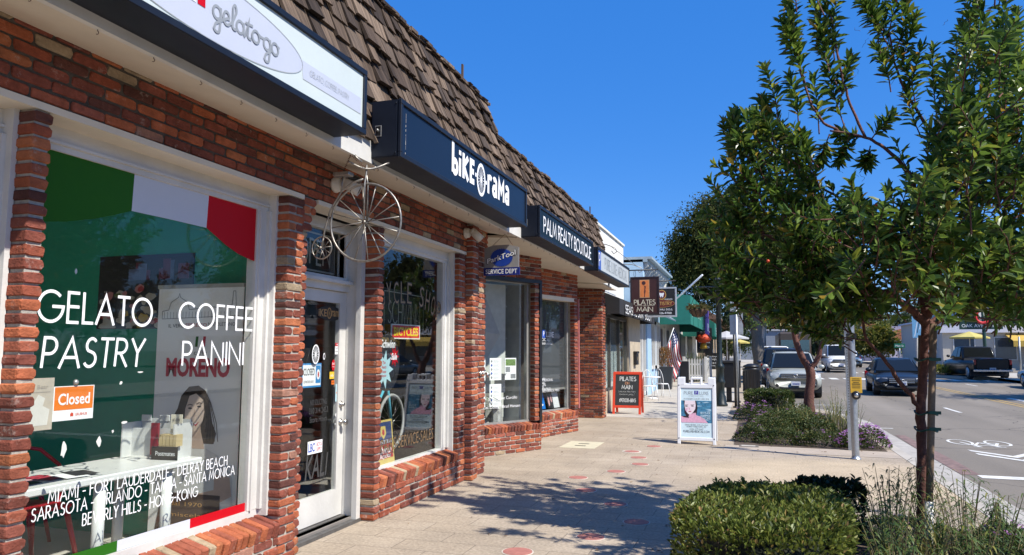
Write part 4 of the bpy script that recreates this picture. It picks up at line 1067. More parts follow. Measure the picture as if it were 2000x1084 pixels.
# painted road marks
PAINT = mat('road_paint', (.62, .61, .57), .7, var=.25, scale=9); YEL = mat('yellow_road_paint', (.40, .27, .09), .75, var=.35, scale=5)
def marks(name, polys, m=PAINT, z=ROADZ + .005):
    mb = MB()
    for p in polys: sloped(mb, p, z)
    return struct(mb.build(name, m))
R4 = lambda x0, x1, y0, y1: [(x0, y0), (x1, y0), (x1, y1), (x0, y1)]
dash = [R4(5.60, 5.70, y, y + 1.9) for y in (12.0, 24.2)] + [R4(5.0, 5.1, y, y + 1.9) for y in (40, 74, 90)] + [R4(10.4, 10.5, y, y + 2.0) for y in (31, 41.5, 80, 96)]
marks('lane_dashes', dash)
marks('centre_line', [R4(8.02, 8.12, 20, 49), R4(8.28, 8.38, 20, 49), R4(8.02, 8.12, 76, 160)], YEL)
marks('crosswalk_line', [R4(2.95, 13.2, 11.72, 11.98), R4(2.95, 13.2, 8.2, 8.46)])
marks('parking_ticks', [R4(.7, 2.7, 26.0, 26.1), R4(2.3, 3.0, 24.0, 24.1), R4(2.4, 3.0, 18.6, 18.7), R4(.7, 2.9, 34, 34.1), R4(.7, 2.9, 41, 41.1)])
zb = [R4(2.9 + .8 * k, 3.35 + .8 * k, 47.5, 49.6) for k in range(13)] + [R4(3.2 + .8 * k, 3.6 + .8 * k, 60, 62) for k in range(12)]
marks('zebra_crossing', zb)
marks('hatched_lane', [[(8.9 + .8 * k, 30 + .8 * k), (9.1 + .8 * k, 30 + .8 * k), (9.1 + .8 * k, 31.8 + .8 * k), (8.9 + .8 * k, 31.8 + .8 * k)] for k in range(6)])
# bicycle and chevron symbol
mb = MB(); M = Matrix.Translation((4.07, 15.9, ROADZ + .004)) @ Matrix.Rotation(pi, 4, 'Z')
for cx in (-.30, .32): ribbon(mb, disc(cx, -.35, .185, .42, 28) + [disc(cx, -.35, .185, .42, 28)[0]], .05, M, 0, .001)
for pl in ([(-.30, -.35), (-.14, .15), (.20, .15), (.02, -.32), (-.14, .15)], [(-.02, -.32), (-.30, -.35)], [(.20, .15), (.32, -.35)], [(.20, .15), (.16, .38), (.28, .40)], [(-.14, .15), (-.18, .30)], [(-.26, .30), (-.08, .30)]): ribbon(mb, pl, .055, M, 0, .0015)
struct(mb.build('bicycle_symbol', PAINT))
marks('bicycle_chevrons', [[(3.58, 15.05), (4.07, 14.35), (4.56, 15.05), (4.56, 14.82), (4.07, 14.12), (3.58, 14.82)], [(3.58, 14.6), (4.07, 13.9), (4.56, 14.6), (4.56, 14.37), (4.07, 13.67), (3.58, 14.37)]])

# ---- inlaid red discs and covers in the pavement
RD = mat('red_inlay', (.38, .15, .12), .75, var=.2, scale=14, bump=.2, bscale=80); RIM = mat('pale_grout', (.58, .52, .45), .8)
dots = [(1011, 1078), (1154, 1049), (1243, 1020), (1202, 985), (1144, 958), (1129, 933), (1203, 921), (1250, 907), (1247, 894), (1234, 882), (1277, 872)]
dl = ['nearest red disc half lit beside the lower edge of the picture', 'red disc in the dense tree shade nearest to the clipped hedge foot', 'red disc in tree shade just left of the clipped hedge', 'red disc in the far part of the tree shade', 'sunlit red disc touching the far rim of the tree shade', 'fully sunlit red disc just beyond the tree shade, far from the hedge', 'red disc between the tree shade and the pair of close discs', 'nearer of two close red discs in the sunlit paving', 'farther of two close red discs in the sunlit paving', 'red disc with a broad white rim in the sunlit paving', 'farthest red disc near the white sandwich board']
for (px, py), lb in zip(dots, dl):
    p = onZ(px, py, 0); t = thing('pavement_disc', lb, 'paving disc', (p.x, p.y, .0), 'red discs set in the pavement')
    mb = MB(); mb.prism(disc(p.x, p.y, .125 if 'white rim' not in lb else .15, .125 if 'white rim' not in lb else .15, 32), -.004, .003); mb.build('rim', RIM, t)
    mb = MB(); mb.prism(disc(p.x, p.y, .115, .115, 32), -.002, .0055); mb.build('inlay', RD, t)
p = onZ(1137, 869, 0); mb = MB()
for a in [(-.29, .29, -.45, .45)]: mb.box(p.x + a[0], p.x + a[1], p.y + a[2], p.y + a[3], -.01, .004, 0)
for dy in (-.14, .14): mb.box(p.x - .09, p.x + .09, p.y + dy - .03, p.y + dy + .03, .003, .006, 1)
tag(mb.build('utility_cover', [mat('yellowish_cover', (.55, .50, .36), .8), BLACK]), 'cream utility lid with two dark slots set in the pavement', 'utility cover')
p = onZ(1463, 872, 0); mb = MB(); mb.box(p.x - .15, p.x + .15, p.y - .11, p.y + .11, -.01, .012, 0); mb.box(p.x - .12, p.x + .10, p.y - .08, p.y + .08, .01, .014, 1)
tag(mb.build('meter_cover', [mat('meter_rim', (.16, .14, .12), .8), CONC]), 'small grey meter lid at the edge of the far flower bed', 'utility cover')
p = onZ(1500, 932, 0); t = MB(); t.box(.27, .72, 7.75, 8.15, .004, .010, 1)
for k in range(12): t.box(.285 + k * .037, .300 + k * .037, 7.76, 8.14, .009, .016, 0)
tag(t.build('drain_grate', [mat('rusty_grate', (.16, .10, .07), .7, metal=.4), BLACK]), 'rusty drain grate in the paving just behind the clipped hedge', 'grate')

# ------------------------------------------------------------------ planting
def leafq(mb, p, d, up, L_, W_, mi=0, fold=.25, droop=.0):
    """one leaf: two quads folded along the midrib"""
    d = d.normalized(); s = d.cross(up)
    if s.length < 1e-4: s = d.orthogonal()
    s.normalize(); n = s.cross(d)
    a, b, t = p + d * L_ * .38, p + d * L_ * .74 - n * droop * L_ * .4, p + d * L_ - n * droop * L_
    w = s * W_ / 2; f = n * W_ * fold
    mb.add([p, a - w + f, b - w * .8 + f * .8, t, b + w * .8 + f * .8, a + w + f], [(0, 3, 2, 1), (0, 5, 4, 3)], mi)
def rv(s=1): return Vector((R.gauss(0, s), R.gauss(0, s), R.gauss(0, s)))
ARB = leaf_mat('arbutus_leaf', [(0, (.022, .048, .010)), (.2, (.044, .092, .016)), (.55, (.082, .148, .024)), (.82, (.135, .205, .034)), (.95, (.21, .25, .035)), (1, (.32, .19, .03))], rough=.33, trans=.36)
BARK = mat('red_bark', (.12, .047, .033), .8, var=.45, scale=26, bump=.9, bscale=45)
def shoot(lf, wd, A, B, n, L_=.112, W_=.037, r=.006, bend=.06):
    A = Vector(A); B = Vector(B); ax = (B - A); ln = ax.length; off = rv(bend * ln)
    off -= ax * (off.dot(ax) / max(ax.length_squared, 1e-6))
    P = lambda q: A + ax * q + off * 4 * q * (1 - q) * .5
    if wd is not None: wd.tube([P(q) for q in (0, .33, .66, 1)], [r, r * .8, r * .6, r * .35], 5, caps=False)
    ph = R.uniform(0, 6.3)
    for i in range(n):
        q = (.10 + .90 * (i + R.random() * .6) / n) ** .72
        t = (P(min(1, q + .05)) - P(max(0, q - .05))).normalized()
        s = t.orthogonal().normalized(); b = t.cross(s); a = ph + i * 2.4
        rad = s * cos(a) + b * sin(a)
        sp = R.uniform(.55, 1.15) if q < .85 else R.uniform(.25, .7)
        d = t * (1.25 - sp * .8) + rad * sp + Vector((0, 0, -.10))
        k = R.uniform(.65, 1.15) * (1 - .25 * (q > .9))
        leafq(lf, P(min(q, 1)), d, t + rv(.3), L_ * k, W_ * k * R.uniform(.85, 1.1), 0, R.uniform(.1, .35), R.uniform(0, .25))
def limb(wd, pts, r0, r1, n=9):
    k = len(pts); P = []
    # Catmull-Rom through the points for a smooth limb with a little wobble
    V = [Vector(p) for p in pts]; V = [V[0] * 2 - V[1]] + V + [V[-1] * 2 - V[-2]]
    for i in range(1, k):
        for j in range(5):
            t = j / 5
            P.append(.5 * ((2 * V[i]) + (-V[i - 1] + V[i + 1]) * t + (2 * V[i - 1] - 5 * V[i] + 4 * V[i + 1] - V[i + 2]) * t * t + (-V[i - 1] + 3 * V[i] - 3 * V[i + 1] + V[i + 2]) * t ** 3))
    P.append(V[k]); m = len(P)
    wd.tube([p + rv(.004) for p in P], [(r0 + (r1 - r0) * i / (m - 1)) * R.uniform(.92, 1.08) for i in range(m)], n)
    return P
# the near arbutus tree
TY = 6.6
at = lambda px, py, dy=0: onY(px, py, TY + dy)
t = thing('street_tree', 'nearest young strawberry tree with glossy leaves and peeling red bark tied to stakes', 'tree', (1.25, 6.6, 0))
wd, lf = MB(), MB()
T0 = Vector((1.25, 6.6, 0))
limb(wd, [T0 - Vector((.02, 0, 0)), at(1799, 900), at(1799, 800, .0), at(1803, 720), at(1808, 640), at(1810, 600)], .036, .032, 12)
limbs = [
 [at(1806, 630), at(1770, 597, -.1), at(1720, 570, -.2), at(1650, 545, -.3), at(1560, 500, -.35), at(1470, 440, -.3)],
 [at(1808, 610), at(1790, 540, .1), at(1778, 470, .1), at(1785, 370, .0), at(1765, 325, -.1), at(1735, 295, -.15), at(1690, 268, -.2), at(1620, 255, -.25)],
 [at(1812, 640), at(1850, 610, .1), at(1890, 570, .1), at(1925, 500, .2), at(1960, 420, .25), at(1985, 300, .3), at(1990, 150, .3)],
 [at(1812, 620), at(1850, 560, -.2), at(1900, 520, -.4), at(1990, 500, -.5), at(2080, 430, -.5)],
 [at(1800, 802), at(1765, 755, -.05), at(1725, 700, -.12), at(1692, 660, -.18), at(1684, 615, -.2), at(1670, 560, -.2)],
 [at(1812, 600), at(1830, 500, .3), at(1850, 400, .4), at(1830, 280, .4), at(1800, 230, .35), at(1760, 160, .3), at(1735, 60, .3)],
 [at(1700, 560, -.2), at(1600, 470, .2), at(1530, 400, .3), at(1470, 330, .35)],
 [at(1778, 480, .1), at(1700, 420, .4), at(1610, 370, .5), at(1540, 310, .5)],
 [at(1690, 268, -.2), at(1660, 200, -.2), at(1640, 130, -.2), at(1620, 20, -.2)],
 [at(1640, 258, -.22), at(1600, 230, -.3), at(1570, 160, -.3), at(1545, 40, -.3)],
 [at(1925, 500, .2), at(1880, 400, .5), at(1870, 250, .6), at(1890, 100, .6)],
]
for k, l in enumerate(limbs): limb(wd, l, [.036, .030, .036, .028, .019, .026, .017, .016, .012, .011, .014][k], .007, 8)
wd.build('trunk', BARK, t)
wd = MB()
def sh(ax, ay, bx, by, dy, n, **k): shoot(lf, wd, at(ax, ay, dy), at(bx, by, dy + R.uniform(-.1, .1)), n, **k)
for a in ((1600, 262, 1588, 150, -.25), (1650, 250, 1615, 130, -.2), (1640, 180, 1605, 60, -.2), (1615, 100, 1590, -10, -.2), (1630, 120, 1640, -30, -.2), (1575, 170, 1550, 60, -.3), (1556, 90, 1535, -5, -.3), (1570, 150, 1545, 20, -.32), (1640, 200, 1660, 110, -.2), (1620, 140, 1598, 30, -.25), (1560, 120, 1528, 40, -.3), (1645, 130, 1612, 10, -.1),
          (1520, 235, 1493, 130, -.3), (1560, 250, 1542, 150, -.3), (1500, 280, 1488, 190, -.25), (1440, 335, 1413, 240, -.3), (1470, 310, 1440, 215, -.2), (1510, 300, 1470, 225, -.3), (1440, 300, 1430, 220, -.3),
          (1790, 215, 1755, 100, .3), (1755, 150, 1725, 20, .3), (1735, 90, 1690, 5, .3), (1745, 110, 1770, 0, .3), (1715, 95, 1700, -30, .3), (1760, 130, 1790, 30, .3), (1735, 70, 1755, -30, .3), (1740, 180, 1710, 90, .2), (1770, 190, 1800, 90, .3), (1725, 60, 1680, -10, .25),
          (1830, 230, 1822, 90, .4), (1850, 240, 1850, 130, .4), (1800, 270, 1770, 170, .35), (1870, 200, 1880, 40, .6), (1890, 120, 1885, -20, .6), (1880, 110, 1905, 0, .6), (1900, 180, 1930, 60, .5), (1960, 200, 1975, 60, .3), (1990, 160, 1985, 20, .3), (1950, 130, 1960, -20, .35),
          (1690, 268, 1640, 262, -.2), (1700, 285, 1690, 320, -.1), (1660, 262, 1640, 315, -.2), (1620, 262, 1600, 320, -.2), (1700, 275, 1740, 225, -.2)):
    sh(*a, n=R.randint(46, 60), L_=.118, W_=.037)
fill = [(1560, 480, 118, 95, 60), (1515, 335, 85, 85, 40), (1700, 520, 140, 95, 74), (1880, 420, 130, 190, 122), (1930, 200, 80, 170, 70), (1610, 585, 120, 45, 42), (1990, 560, 90, 70, 44), (2110, 360, 130, 260, 90), (1640, 420, 80, 40, 12), (1455, 550, 52, 55, 24), (1780, 440, 60, 80, 14), (1600, 640, 60, 28, 8), (1900, 600, 70, 30, 8), (1442, 430, 38, 90, 16), (1495, 275, 45, 45, 12), (1720, -110, 240, 80, 26), (1560, -60, 60, 60, 10), (2000, -120, 160, 120, 34)]
cc = at(1790, 520)
for cx, cy, rx, ry, n in fill:
    for _ in range(int(n * 1.22)):
        a = R.uniform(0, 2 * pi); q = sqrt(R.random()); dy = max(-1.5, min(1.4, R.gauss(-.15, .7)))
        if cx < 1620: dy = max(-.45, dy)
        p = at(cx + rx * q * cos(a), cy + ry * q * sin(a), dy)
        d = (p - cc); d.z += .5; d = d.normalized() + rv(.35); d.z += .35
        L_ = R.uniform(.24, .50)
        shoot(lf, wd, p - d.normalized() * L_ * .5, p + d.normalized() * L_ * .5, R.randint(20, 28), bend=.14)
# small hanging sprays and ripe fruit
fr = MB()
for px, py in ((1815, 432), (1500, 510), (1712, 400), (1940, 300), (1640, 470), (1860, 520)): fr.blob(at(px, py, -.7), (.013, .013, .013), 8, 6)
for _ in range(60):
    px, py = R.choice([(1560, 180), (1700, 100), (1780, 120), (1860, 80), (1980, 40), (1430, 300), (1530, 350), (1640, 330), (1900, 330)]); p = at(px + R.uniform(-50, 50), py + R.uniform(-50, 50), R.gauss(0, .4))
    q = p.copy()
    for _k in range(4):
        q2 = q + Vector((R.gauss(0, .014), R.gauss(0, .014), -R.uniform(.008, .02))); wd.tube([q, q2], .0014, 3, caps=False); q = q2
wd.build('twigs', BARK, t)
lf.build('crown', ARB, t)
fr.build('fruit', mat('orange_fruit', (.60, .07, .02), .5), t)
# stakes and ties
STK = mat('grey_brown_stake', (.20, .135, .085), .85, var=.3, scale=20, bump=.4)
for lb, bx, top, r_, seg in (('round timber stake in front of the red trunk, pale sleeve at its foot', 1812, 632, .026, 1), ('greyer timber stake behind the trunk of the nearest tree', 1796, 655, .022, 0)):
    q = at(bx, 1080, -.12 if seg else .12); u = at(1823 if seg else 1799, top, -.12 if seg else .12)
    s_ = thing('tree_stake', lb, 'stake', (q.x, q.y, 0), 'stakes of the nearest tree')
    b = MB(); q.z = 0; b.tube([q, q * .5 + u * .5, u], r_, 12); b.build('pole', STK, s_)
    if seg:
        w_ = q + (u - q) * .24; b = MB(); b.tube([q, w_], r_ + .004, 14); b.build('sleeve', mat('white_tree_sleeve', (.60, .60, .57), .6), s_)
b = MB()
for py in (702, 806, 838):
    c = at(1800, py, 0); b.tube([(c.x + .03 + .075 * cos(a), c.y + .15 * sin(a), c.z + .012 * sin(3 * a)) for a in [2 * pi * i / 16 for i in range(16)]], .007, 5, closed=True)
    c2 = at(1818, py, -.15); b.box(c2.x - .01, c2.x + .07, c2.y - .004, c2.y, c2.z - .012, c2.z + .012)
tag(b.build('tree_tie', mat('green_tie', (.01, .07, .05), .6)), 'dark green ties holding the nearest trunk to its stakes', 'tree ties')

# clipped hedges: leaves over an inner mass of twigs
HTOP = leaf_mat('hedge_leaf', [(0, (.03, .05, .010)), (.25, (.075, .10, .018)), (.55, (.145, .185, .032)), (.9, (.23, .25, .055)), (1, (.30, .19, .07))], rough=.45, trans=.25)
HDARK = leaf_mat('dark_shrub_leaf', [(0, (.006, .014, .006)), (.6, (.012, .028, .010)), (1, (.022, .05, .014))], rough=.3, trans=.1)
def hedge(name, label, c, hx, hy, h, n, m, rot=0, L_=.045, W_=.020, e=3.2, upper=.62):
    t = thing(name, label, 'hedge', (c[0], c[1], 0))
    lf, wd = MB(), MB()
    Rz = Matrix.Rotation(rot, 3, 'Z')
    for i in range(n):
        if R.random() < upper:                       # clipped top, upright leaves
            a = R.uniform(0, 2 * pi); q = sqrt(R.random()); rr = q / (abs(cos(a)) ** e + abs(sin(a)) ** e) ** (1 / e)
            edge = max(0, q - .82) / .18
            p = Vector((hx * rr * cos(a), hy * rr * sin(a), h - .05 * edge ** 2 + R.gauss(0, .012)))
            d = Vector((R.gauss(0, .35), R.gauss(0, .35), 1)) + Vector((cos(a), sin(a), 0)) * edge * .7
        else:
            a = R.uniform(0, 2 * pi); rr = 1 / (abs(cos(a)) ** e + abs(sin(a)) ** e) ** (1 / e)
            z = R.uniform(.06, h); s = rr * R.uniform(.86, 1.02) * (.86 + .14 * min(1, z / h * 1.6))
            p = Vector((hx * s * cos(a), hy * s * sin(a), z)); d = Vector((cos(a), sin(a), .7)) + rv(.5)
        p = Rz @ p + Vector((c[0], c[1], 0)); k = R.uniform(.7, 1.25)
        leafq(lf, p, d, Vector((0, 0, 1)) + rv(.6), L_ * k, W_ * k, 0, R.uniform(.1, .4), R.uniform(0, .3))
    for i in range(int(n / 130)):                    # stray shoots the shears missed
        a = R.uniform(0, 2 * pi); q = sqrt(R.random()) * .95; rr = q / (abs(cos(a)) ** e + abs(sin(a)) ** e) ** (1 / e)
        A = Rz @ Vector((hx * rr * cos(a), hy * rr * sin(a), h - .02)) + Vector((c[0], c[1], 0)); B = A + Vector((R.gauss(0, .02), R.gauss(0, .02), R.uniform(.03, .085)))
        wd.tube([A, B], .0016, 4)
        for k in range(7): b_ = R.uniform(0, 6.3); leafq(lf, A.lerp(B, .2 + .8 * k / 6), Vector((cos(b_), sin(b_), R.uniform(.5, 1.6))), Vector((0, 0, 1)), L_ * R.uniform(.8, 1.5), W_ * R.uniform(.8, 1.3), 0, .2, .2)
    for i in range(60):
        a = R.uniform(0, 2 * pi); q = sqrt(R.random()) * .8
        b0 = Vector((hx * q * .4 * cos(a), hy * q * .4 * sin(a), 0)); b1 = Vector((hx * q * 1.1 * cos(a + .2), hy * q * 1.1 * sin(a + .2), h * .93))
        wd.tube([Rz @ b0 + Vector((c[0], c[1], 0)), Rz @ ((b0 + b1) / 2 + rv(.02)) + Vector((c[0], c[1], 0)), Rz @ b1 + Vector((c[0], c[1], 0))], [.010, .006, .003], 5)
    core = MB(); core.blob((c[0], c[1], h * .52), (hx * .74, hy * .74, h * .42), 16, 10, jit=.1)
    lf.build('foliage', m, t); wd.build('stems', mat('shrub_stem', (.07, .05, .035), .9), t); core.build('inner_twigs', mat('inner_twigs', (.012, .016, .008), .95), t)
    return t
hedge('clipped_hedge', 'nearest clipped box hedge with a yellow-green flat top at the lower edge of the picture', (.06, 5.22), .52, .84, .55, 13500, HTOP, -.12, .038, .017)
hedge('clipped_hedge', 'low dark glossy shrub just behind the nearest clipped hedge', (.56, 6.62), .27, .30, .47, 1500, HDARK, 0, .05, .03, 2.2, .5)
hedge('clipped_hedge', 'far clipped green hedge in front of the parked silver car', (.42, 20.1), .56, 1.0, .53, 4200, leaf_mat('far_hedge_leaf', [(0, (.02, .04, .01)), (.4, (.045, .075, .015)), (.8, (.09, .12, .025)), (1, (.15, .13, .04))], trans=.2), 0, .07, .035, 3.5, .55)

lt = MB()
for _ in range(150):
    if R.random() < .6: x, y = R.choice([(-.7, 5.2), (.3, 7.7), (-.6, 6.6), (-.55, 13.2), (1.2, 12.7)]); x += R.gauss(0, .35); y += R.gauss(0, .5)
    else: x, y = R.uniform(-3.1, 2), R.uniform(4, 15)
    if x < -3.1: continue
    a = R.uniform(0, 6.3); l = R.uniform(.02, .05); leafq(lt, Vector((x, y, .006)), Vector((cos(a), sin(a), .08)), Vector((0, 0, 1)), l, l * .45, 0, .25, 0)
o = lt.build('fallen_leaves', leaf_mat('dead_leaf', [(0, (.08, .045, .02)), (.5, (.17, .09, .035)), (1, (.28, .18, .08))], rough=.8, trans=.05)); o['kind'] = 'stuff'
# trailing lantana, milkweed and grasses
LAN = leaf_mat('lantana_leaf', [(0, (.025, .045, .012)), (.5, (.055, .085, .022)), (.85, (.10, .13, .03)), (1, (.20, .14, .04))], rough=.6, trans=.2)
MILK = leaf_mat('milkweed_leaf', [(0, (.035, .07, .015)), (.5, (.065, .115, .025)), (.85, (.11, .16, .04)), (1, (.28, .26, .06))], rough=.5, trans=.3)
STRAW = leaf_mat('strap_leaf', [(0, (.05, .09, .02)), (.5, (.12, .15, .04)), (1, (.34, .28, .11))], rough=.55, trans=.25)
PUR = leaf_mat('purple_petals', [(0, (.36, .11, .42)), (.5, (.50, .20, .52)), (1, (.62, .36, .62))], rough=.6, trans=.3)
def creeper(name, label, cs, n, fl, L_=.035, cat='flowers'):
    """low mats of lantana: mounds (x, y, rx, ry, h, flower weight)"""
    t = thing(name, label, cat, (cs[0][0], cs[0][1], 0)); lf, ps = MB(), MB()
    wt = [c[2] * c[3] for c in cs]
    for i in range(n):
        c = R.choices(cs, wt)[0]; a = R.uniform(0, 2 * pi); q = sqrt(R.random())
        z = c[4] * (1 - q ** 2.5) * R.uniform(.55, 1.1) + .02
        p = Vector((c[0] + c[2] * q * cos(a), c[1] + c[3] * q * sin(a), z)); d = Vector((cos(a) * .5, sin(a) * .5, .6)) + rv(.5)
        k = R.uniform(.6, 1.2); leafq(lf, p, d, Vector((0, 0, 1)) + rv(.5), L_ * k, L_ * .55 * k, 0, .2, .2)
    fw = [c[5] for c in cs]
    for i in range(fl):
        c = R.choices(cs, fw)[0]; a = R.uniform(0, 2 * pi); q = sqrt(R.random())
        p = Vector((c[0] + c[2] * q * cos(a), c[1] + c[3] * q * sin(a), c[4] * (1 - q ** 2.5) * 1.1 + R.uniform(.02, .06)))
        for _ in range(9):
            o = rv(.012); o.z = abs(o.z) * .6; leafq(ps, p + o, Vector((o.x, o.y, .012)), Vector((0, 0, 1)), .014, .012, 0)
    lf.build('foliage', LAN, t); ps.build('flowers', PUR, t); return t
creeper('lantana', 'sparse trailing lantana covering the near bed beside the kerb', [(1.75, 6.1, .36, 1.0, .24, 1), (1.55, 5.2, .5, .7, .2, .6), (1.9, 7.0, .2, .45, .16, .6), (1.2, 7.05, .5, .4, .14, .5)], 9000, 45)
creeper('lantana', 'bright purple flowering mound at the kerb end of the far bed', [(1.80, 13.62, .36, .42, .30, 6), (1.55, 13.5, .3, .26, .2, 3)], 3200, 260)
creeper('lantana', 'scrubby brownish lantana strip along the front edge of the far bed', [(1.1, 13.6, .5, .32, .2, 1.4), (.5, 13.7, .5, .36, .22, .5), (.0, 13.9, .34, .36, .26, 1.6), (.3, 14.6, .5, .5, .34, .5)], 8500, 34)
creeper('lantana', 'pink topped lantana mounds at the foot of the far clipped hedge', [(-.10, 18.2, .32, .5, .32, 3), (.22, 17.0, .32, .55, .42, 3), (.25, 15.9, .3, .4, .3, 1)], 4200, 90)
def sprays(name, label, spots, m, stems, L_, W_, cat='plant'):
    t = thing(name, label, cat, (spots[0][0], spots[0][1], 0)); lf, wd = MB(), MB()
    for x, y, r, h in spots:
        for _ in range(stems):
            a = R.uniform(0, 2 * pi); q = R.random() * r; A = Vector((x + q * .4 * cos(a), y + q * .4 * sin(a), 0)); B = Vector((x + q * 1.5 * cos(a), y + q * 1.5 * sin(a), h * R.uniform(.65, 1.1)))
            md = (A + B) / 2 + Vector((0, 0, .06))
            wd.tube([A, md, B], [.0045, .0035, .002], 4, caps=False)
            for i in range(13):
                k = .3 + .7 * i / 12; p = A.lerp(md, k * 2) if k < .5 else md.lerp(B, k * 2 - 1); b = R.uniform(0, 6.3)
                d0 = Vector((cos(b), sin(b), R.uniform(.2, .9))); l = L_ * R.uniform(.6, 1.1)
                s = d0.cross(Vector((0, 0, 1))).normalized() * W_ / 2; d0.normalize()
                pts = [p + d0 * l * j - Vector((0, 0, 1)) * l * .75 * j * j for j in (0, .35, .7, 1)]
                lf.add([pts[0], pts[1] - s, pts[2] - s * .8, pts[3], pts[2] + s * .8, pts[1] + s], [(0, 5, 1), (1, 5, 4, 2), (2, 4, 3)])
    lf.build('foliage', m, t); wd.build('stems', mat('pale_stem', (.16, .13, .06), .8), t); return t
sprays('milkweed', 'leggy milkweed with narrow drooping leaves around the nearest trunk', [(.85, 5.6, .24, .60), (.98, 6.4, .2, .66), (1.45, 6.3, .24, .64), (1.3, 5.5, .25, .6), (1.5, 5.75, .28, .52), (.82, 5.2, .25, .55), (1.28, 6.9, .2, .62), (1.75, 6.55, .14, .5)], MILK, 20, .115, .011)
sprays('milkweed', 'wispy pale plant standing behind the traffic pole in the far bed', [(1.50, 15.2, .3, .85), (1.85, 15.4, .2, .75)], MILK, 14, .10, .010)
def tuft(name, label, spots, n, m, W_=.016):
    t = thing(name, label, 'grass', (spots[0][0], spots[0][1], 0)); lf = MB()
    for x, y, r, h in spots:
        for _ in range(n):
            a = R.uniform(0, 2 * pi); A = Vector((x + R.gauss(0, r * .3), y + R.gauss(0, r * .3), 0)); d = Vector((cos(a), sin(a), 0)); l = h * R.uniform(.6, 1.1); k = R.uniform(.15, .8)
            s = Vector((-sin(a), cos(a), 0)) * W_ / 2
            pts = [A + d * r * 1.6 * k * j * j + Vector((0, 0, l * (j - .35 * k * j * j))) for j in (0, .3, .6, .85, 1)]
            vs = [];
            for j, p in enumerate(pts): w_ = s * (1, 1, .8, .5, .05)[j]; vs += [p - w_, p + w_]
            lf.add(vs, [(2 * j, 2 * j + 1, 2 * j + 3, 2 * j + 2) for j in range(4)])
    lf.build('blades', m, t); return t
tuft('strap_leaf_plant', 'green and straw coloured strap leaved tufts around the second red trunk', [(.75, 16.2, .35, .6), (1.0, 16.6, .3, .6), (1.55, 16.3, .4, .75), (1.75, 15.6, .35, .55), (.4, 15.4, .4, .3)], 55, STRAW)
creeper('low_shrub', 'low feathery green shrubs between the lantana strip and the second red trunk', [(.55, 15.3, .55, .9, .42, 1), (1.15, 15.0, .4, .7, .36, 1), (.9, 17.2, .5, .7, .4, 1)], 7000, 4, .045, 'shrubs')
tuft('strap_leaf_plant', 'dry yellow strap leaves under the nearest trunk', [(1.22, 6.1, .25, .5), (.92, 6.1, .22, .5)], 50, STRAW, .013)

# second arbutus in the far bed
T2 = Vector((1.23, 18.0, 0)); at2 = lambda px, py, dy=0: onY(px, py, 18 + dy)
t = thing('street_tree', 'second strawberry tree with a forked red trunk standing in front of the silver car', 'tree', tuple(T2))
wd, lf = MB(), MB()
limb(wd, [T2, at2(1580, 780), at2(1584, 740), at2(1581, 716)], .115, .095, 10)
limb(wd, [at2(1583, 722), at2(1568, 700), at2(1556, 670), at2(1549, 640), at2(1545, 590)], .085, .04, 9)
limb(wd, [at2(1582, 722), at2(1597, 700), at2(1604, 675), at2(1614, 655), at2(1625, 610)], .06, .03, 8)
limb(wd, [at2(1558, 676), at2(1556, 650, .2), at2(1558, 600, .3)], .06, .03, 8)
tw_ = MB()
for cx, cy, rx, ry, n in ((1560, 570, 110, 75, 120), (1640, 590, 60, 50, 44), (1480, 600, 45, 40, 22)):
    for _ in range(n):
        a = R.uniform(0, 2 * pi); q = sqrt(R.random()); p = at2(cx + rx * q * cos(a), cy + ry * q * sin(a), R.gauss(0, .6)); d = rv(.6) + Vector((0, 0, .8)); d.normalize(); L_ = R.uniform(.25, .45)
        shoot(lf, tw_, p - d * L_ * .5, p + d * L_ * .5, 16, .105, .04)
wd.build('trunk', BARK, t); tw_.build('twigs', BARK, t); lf.build('crown', ARB, t)
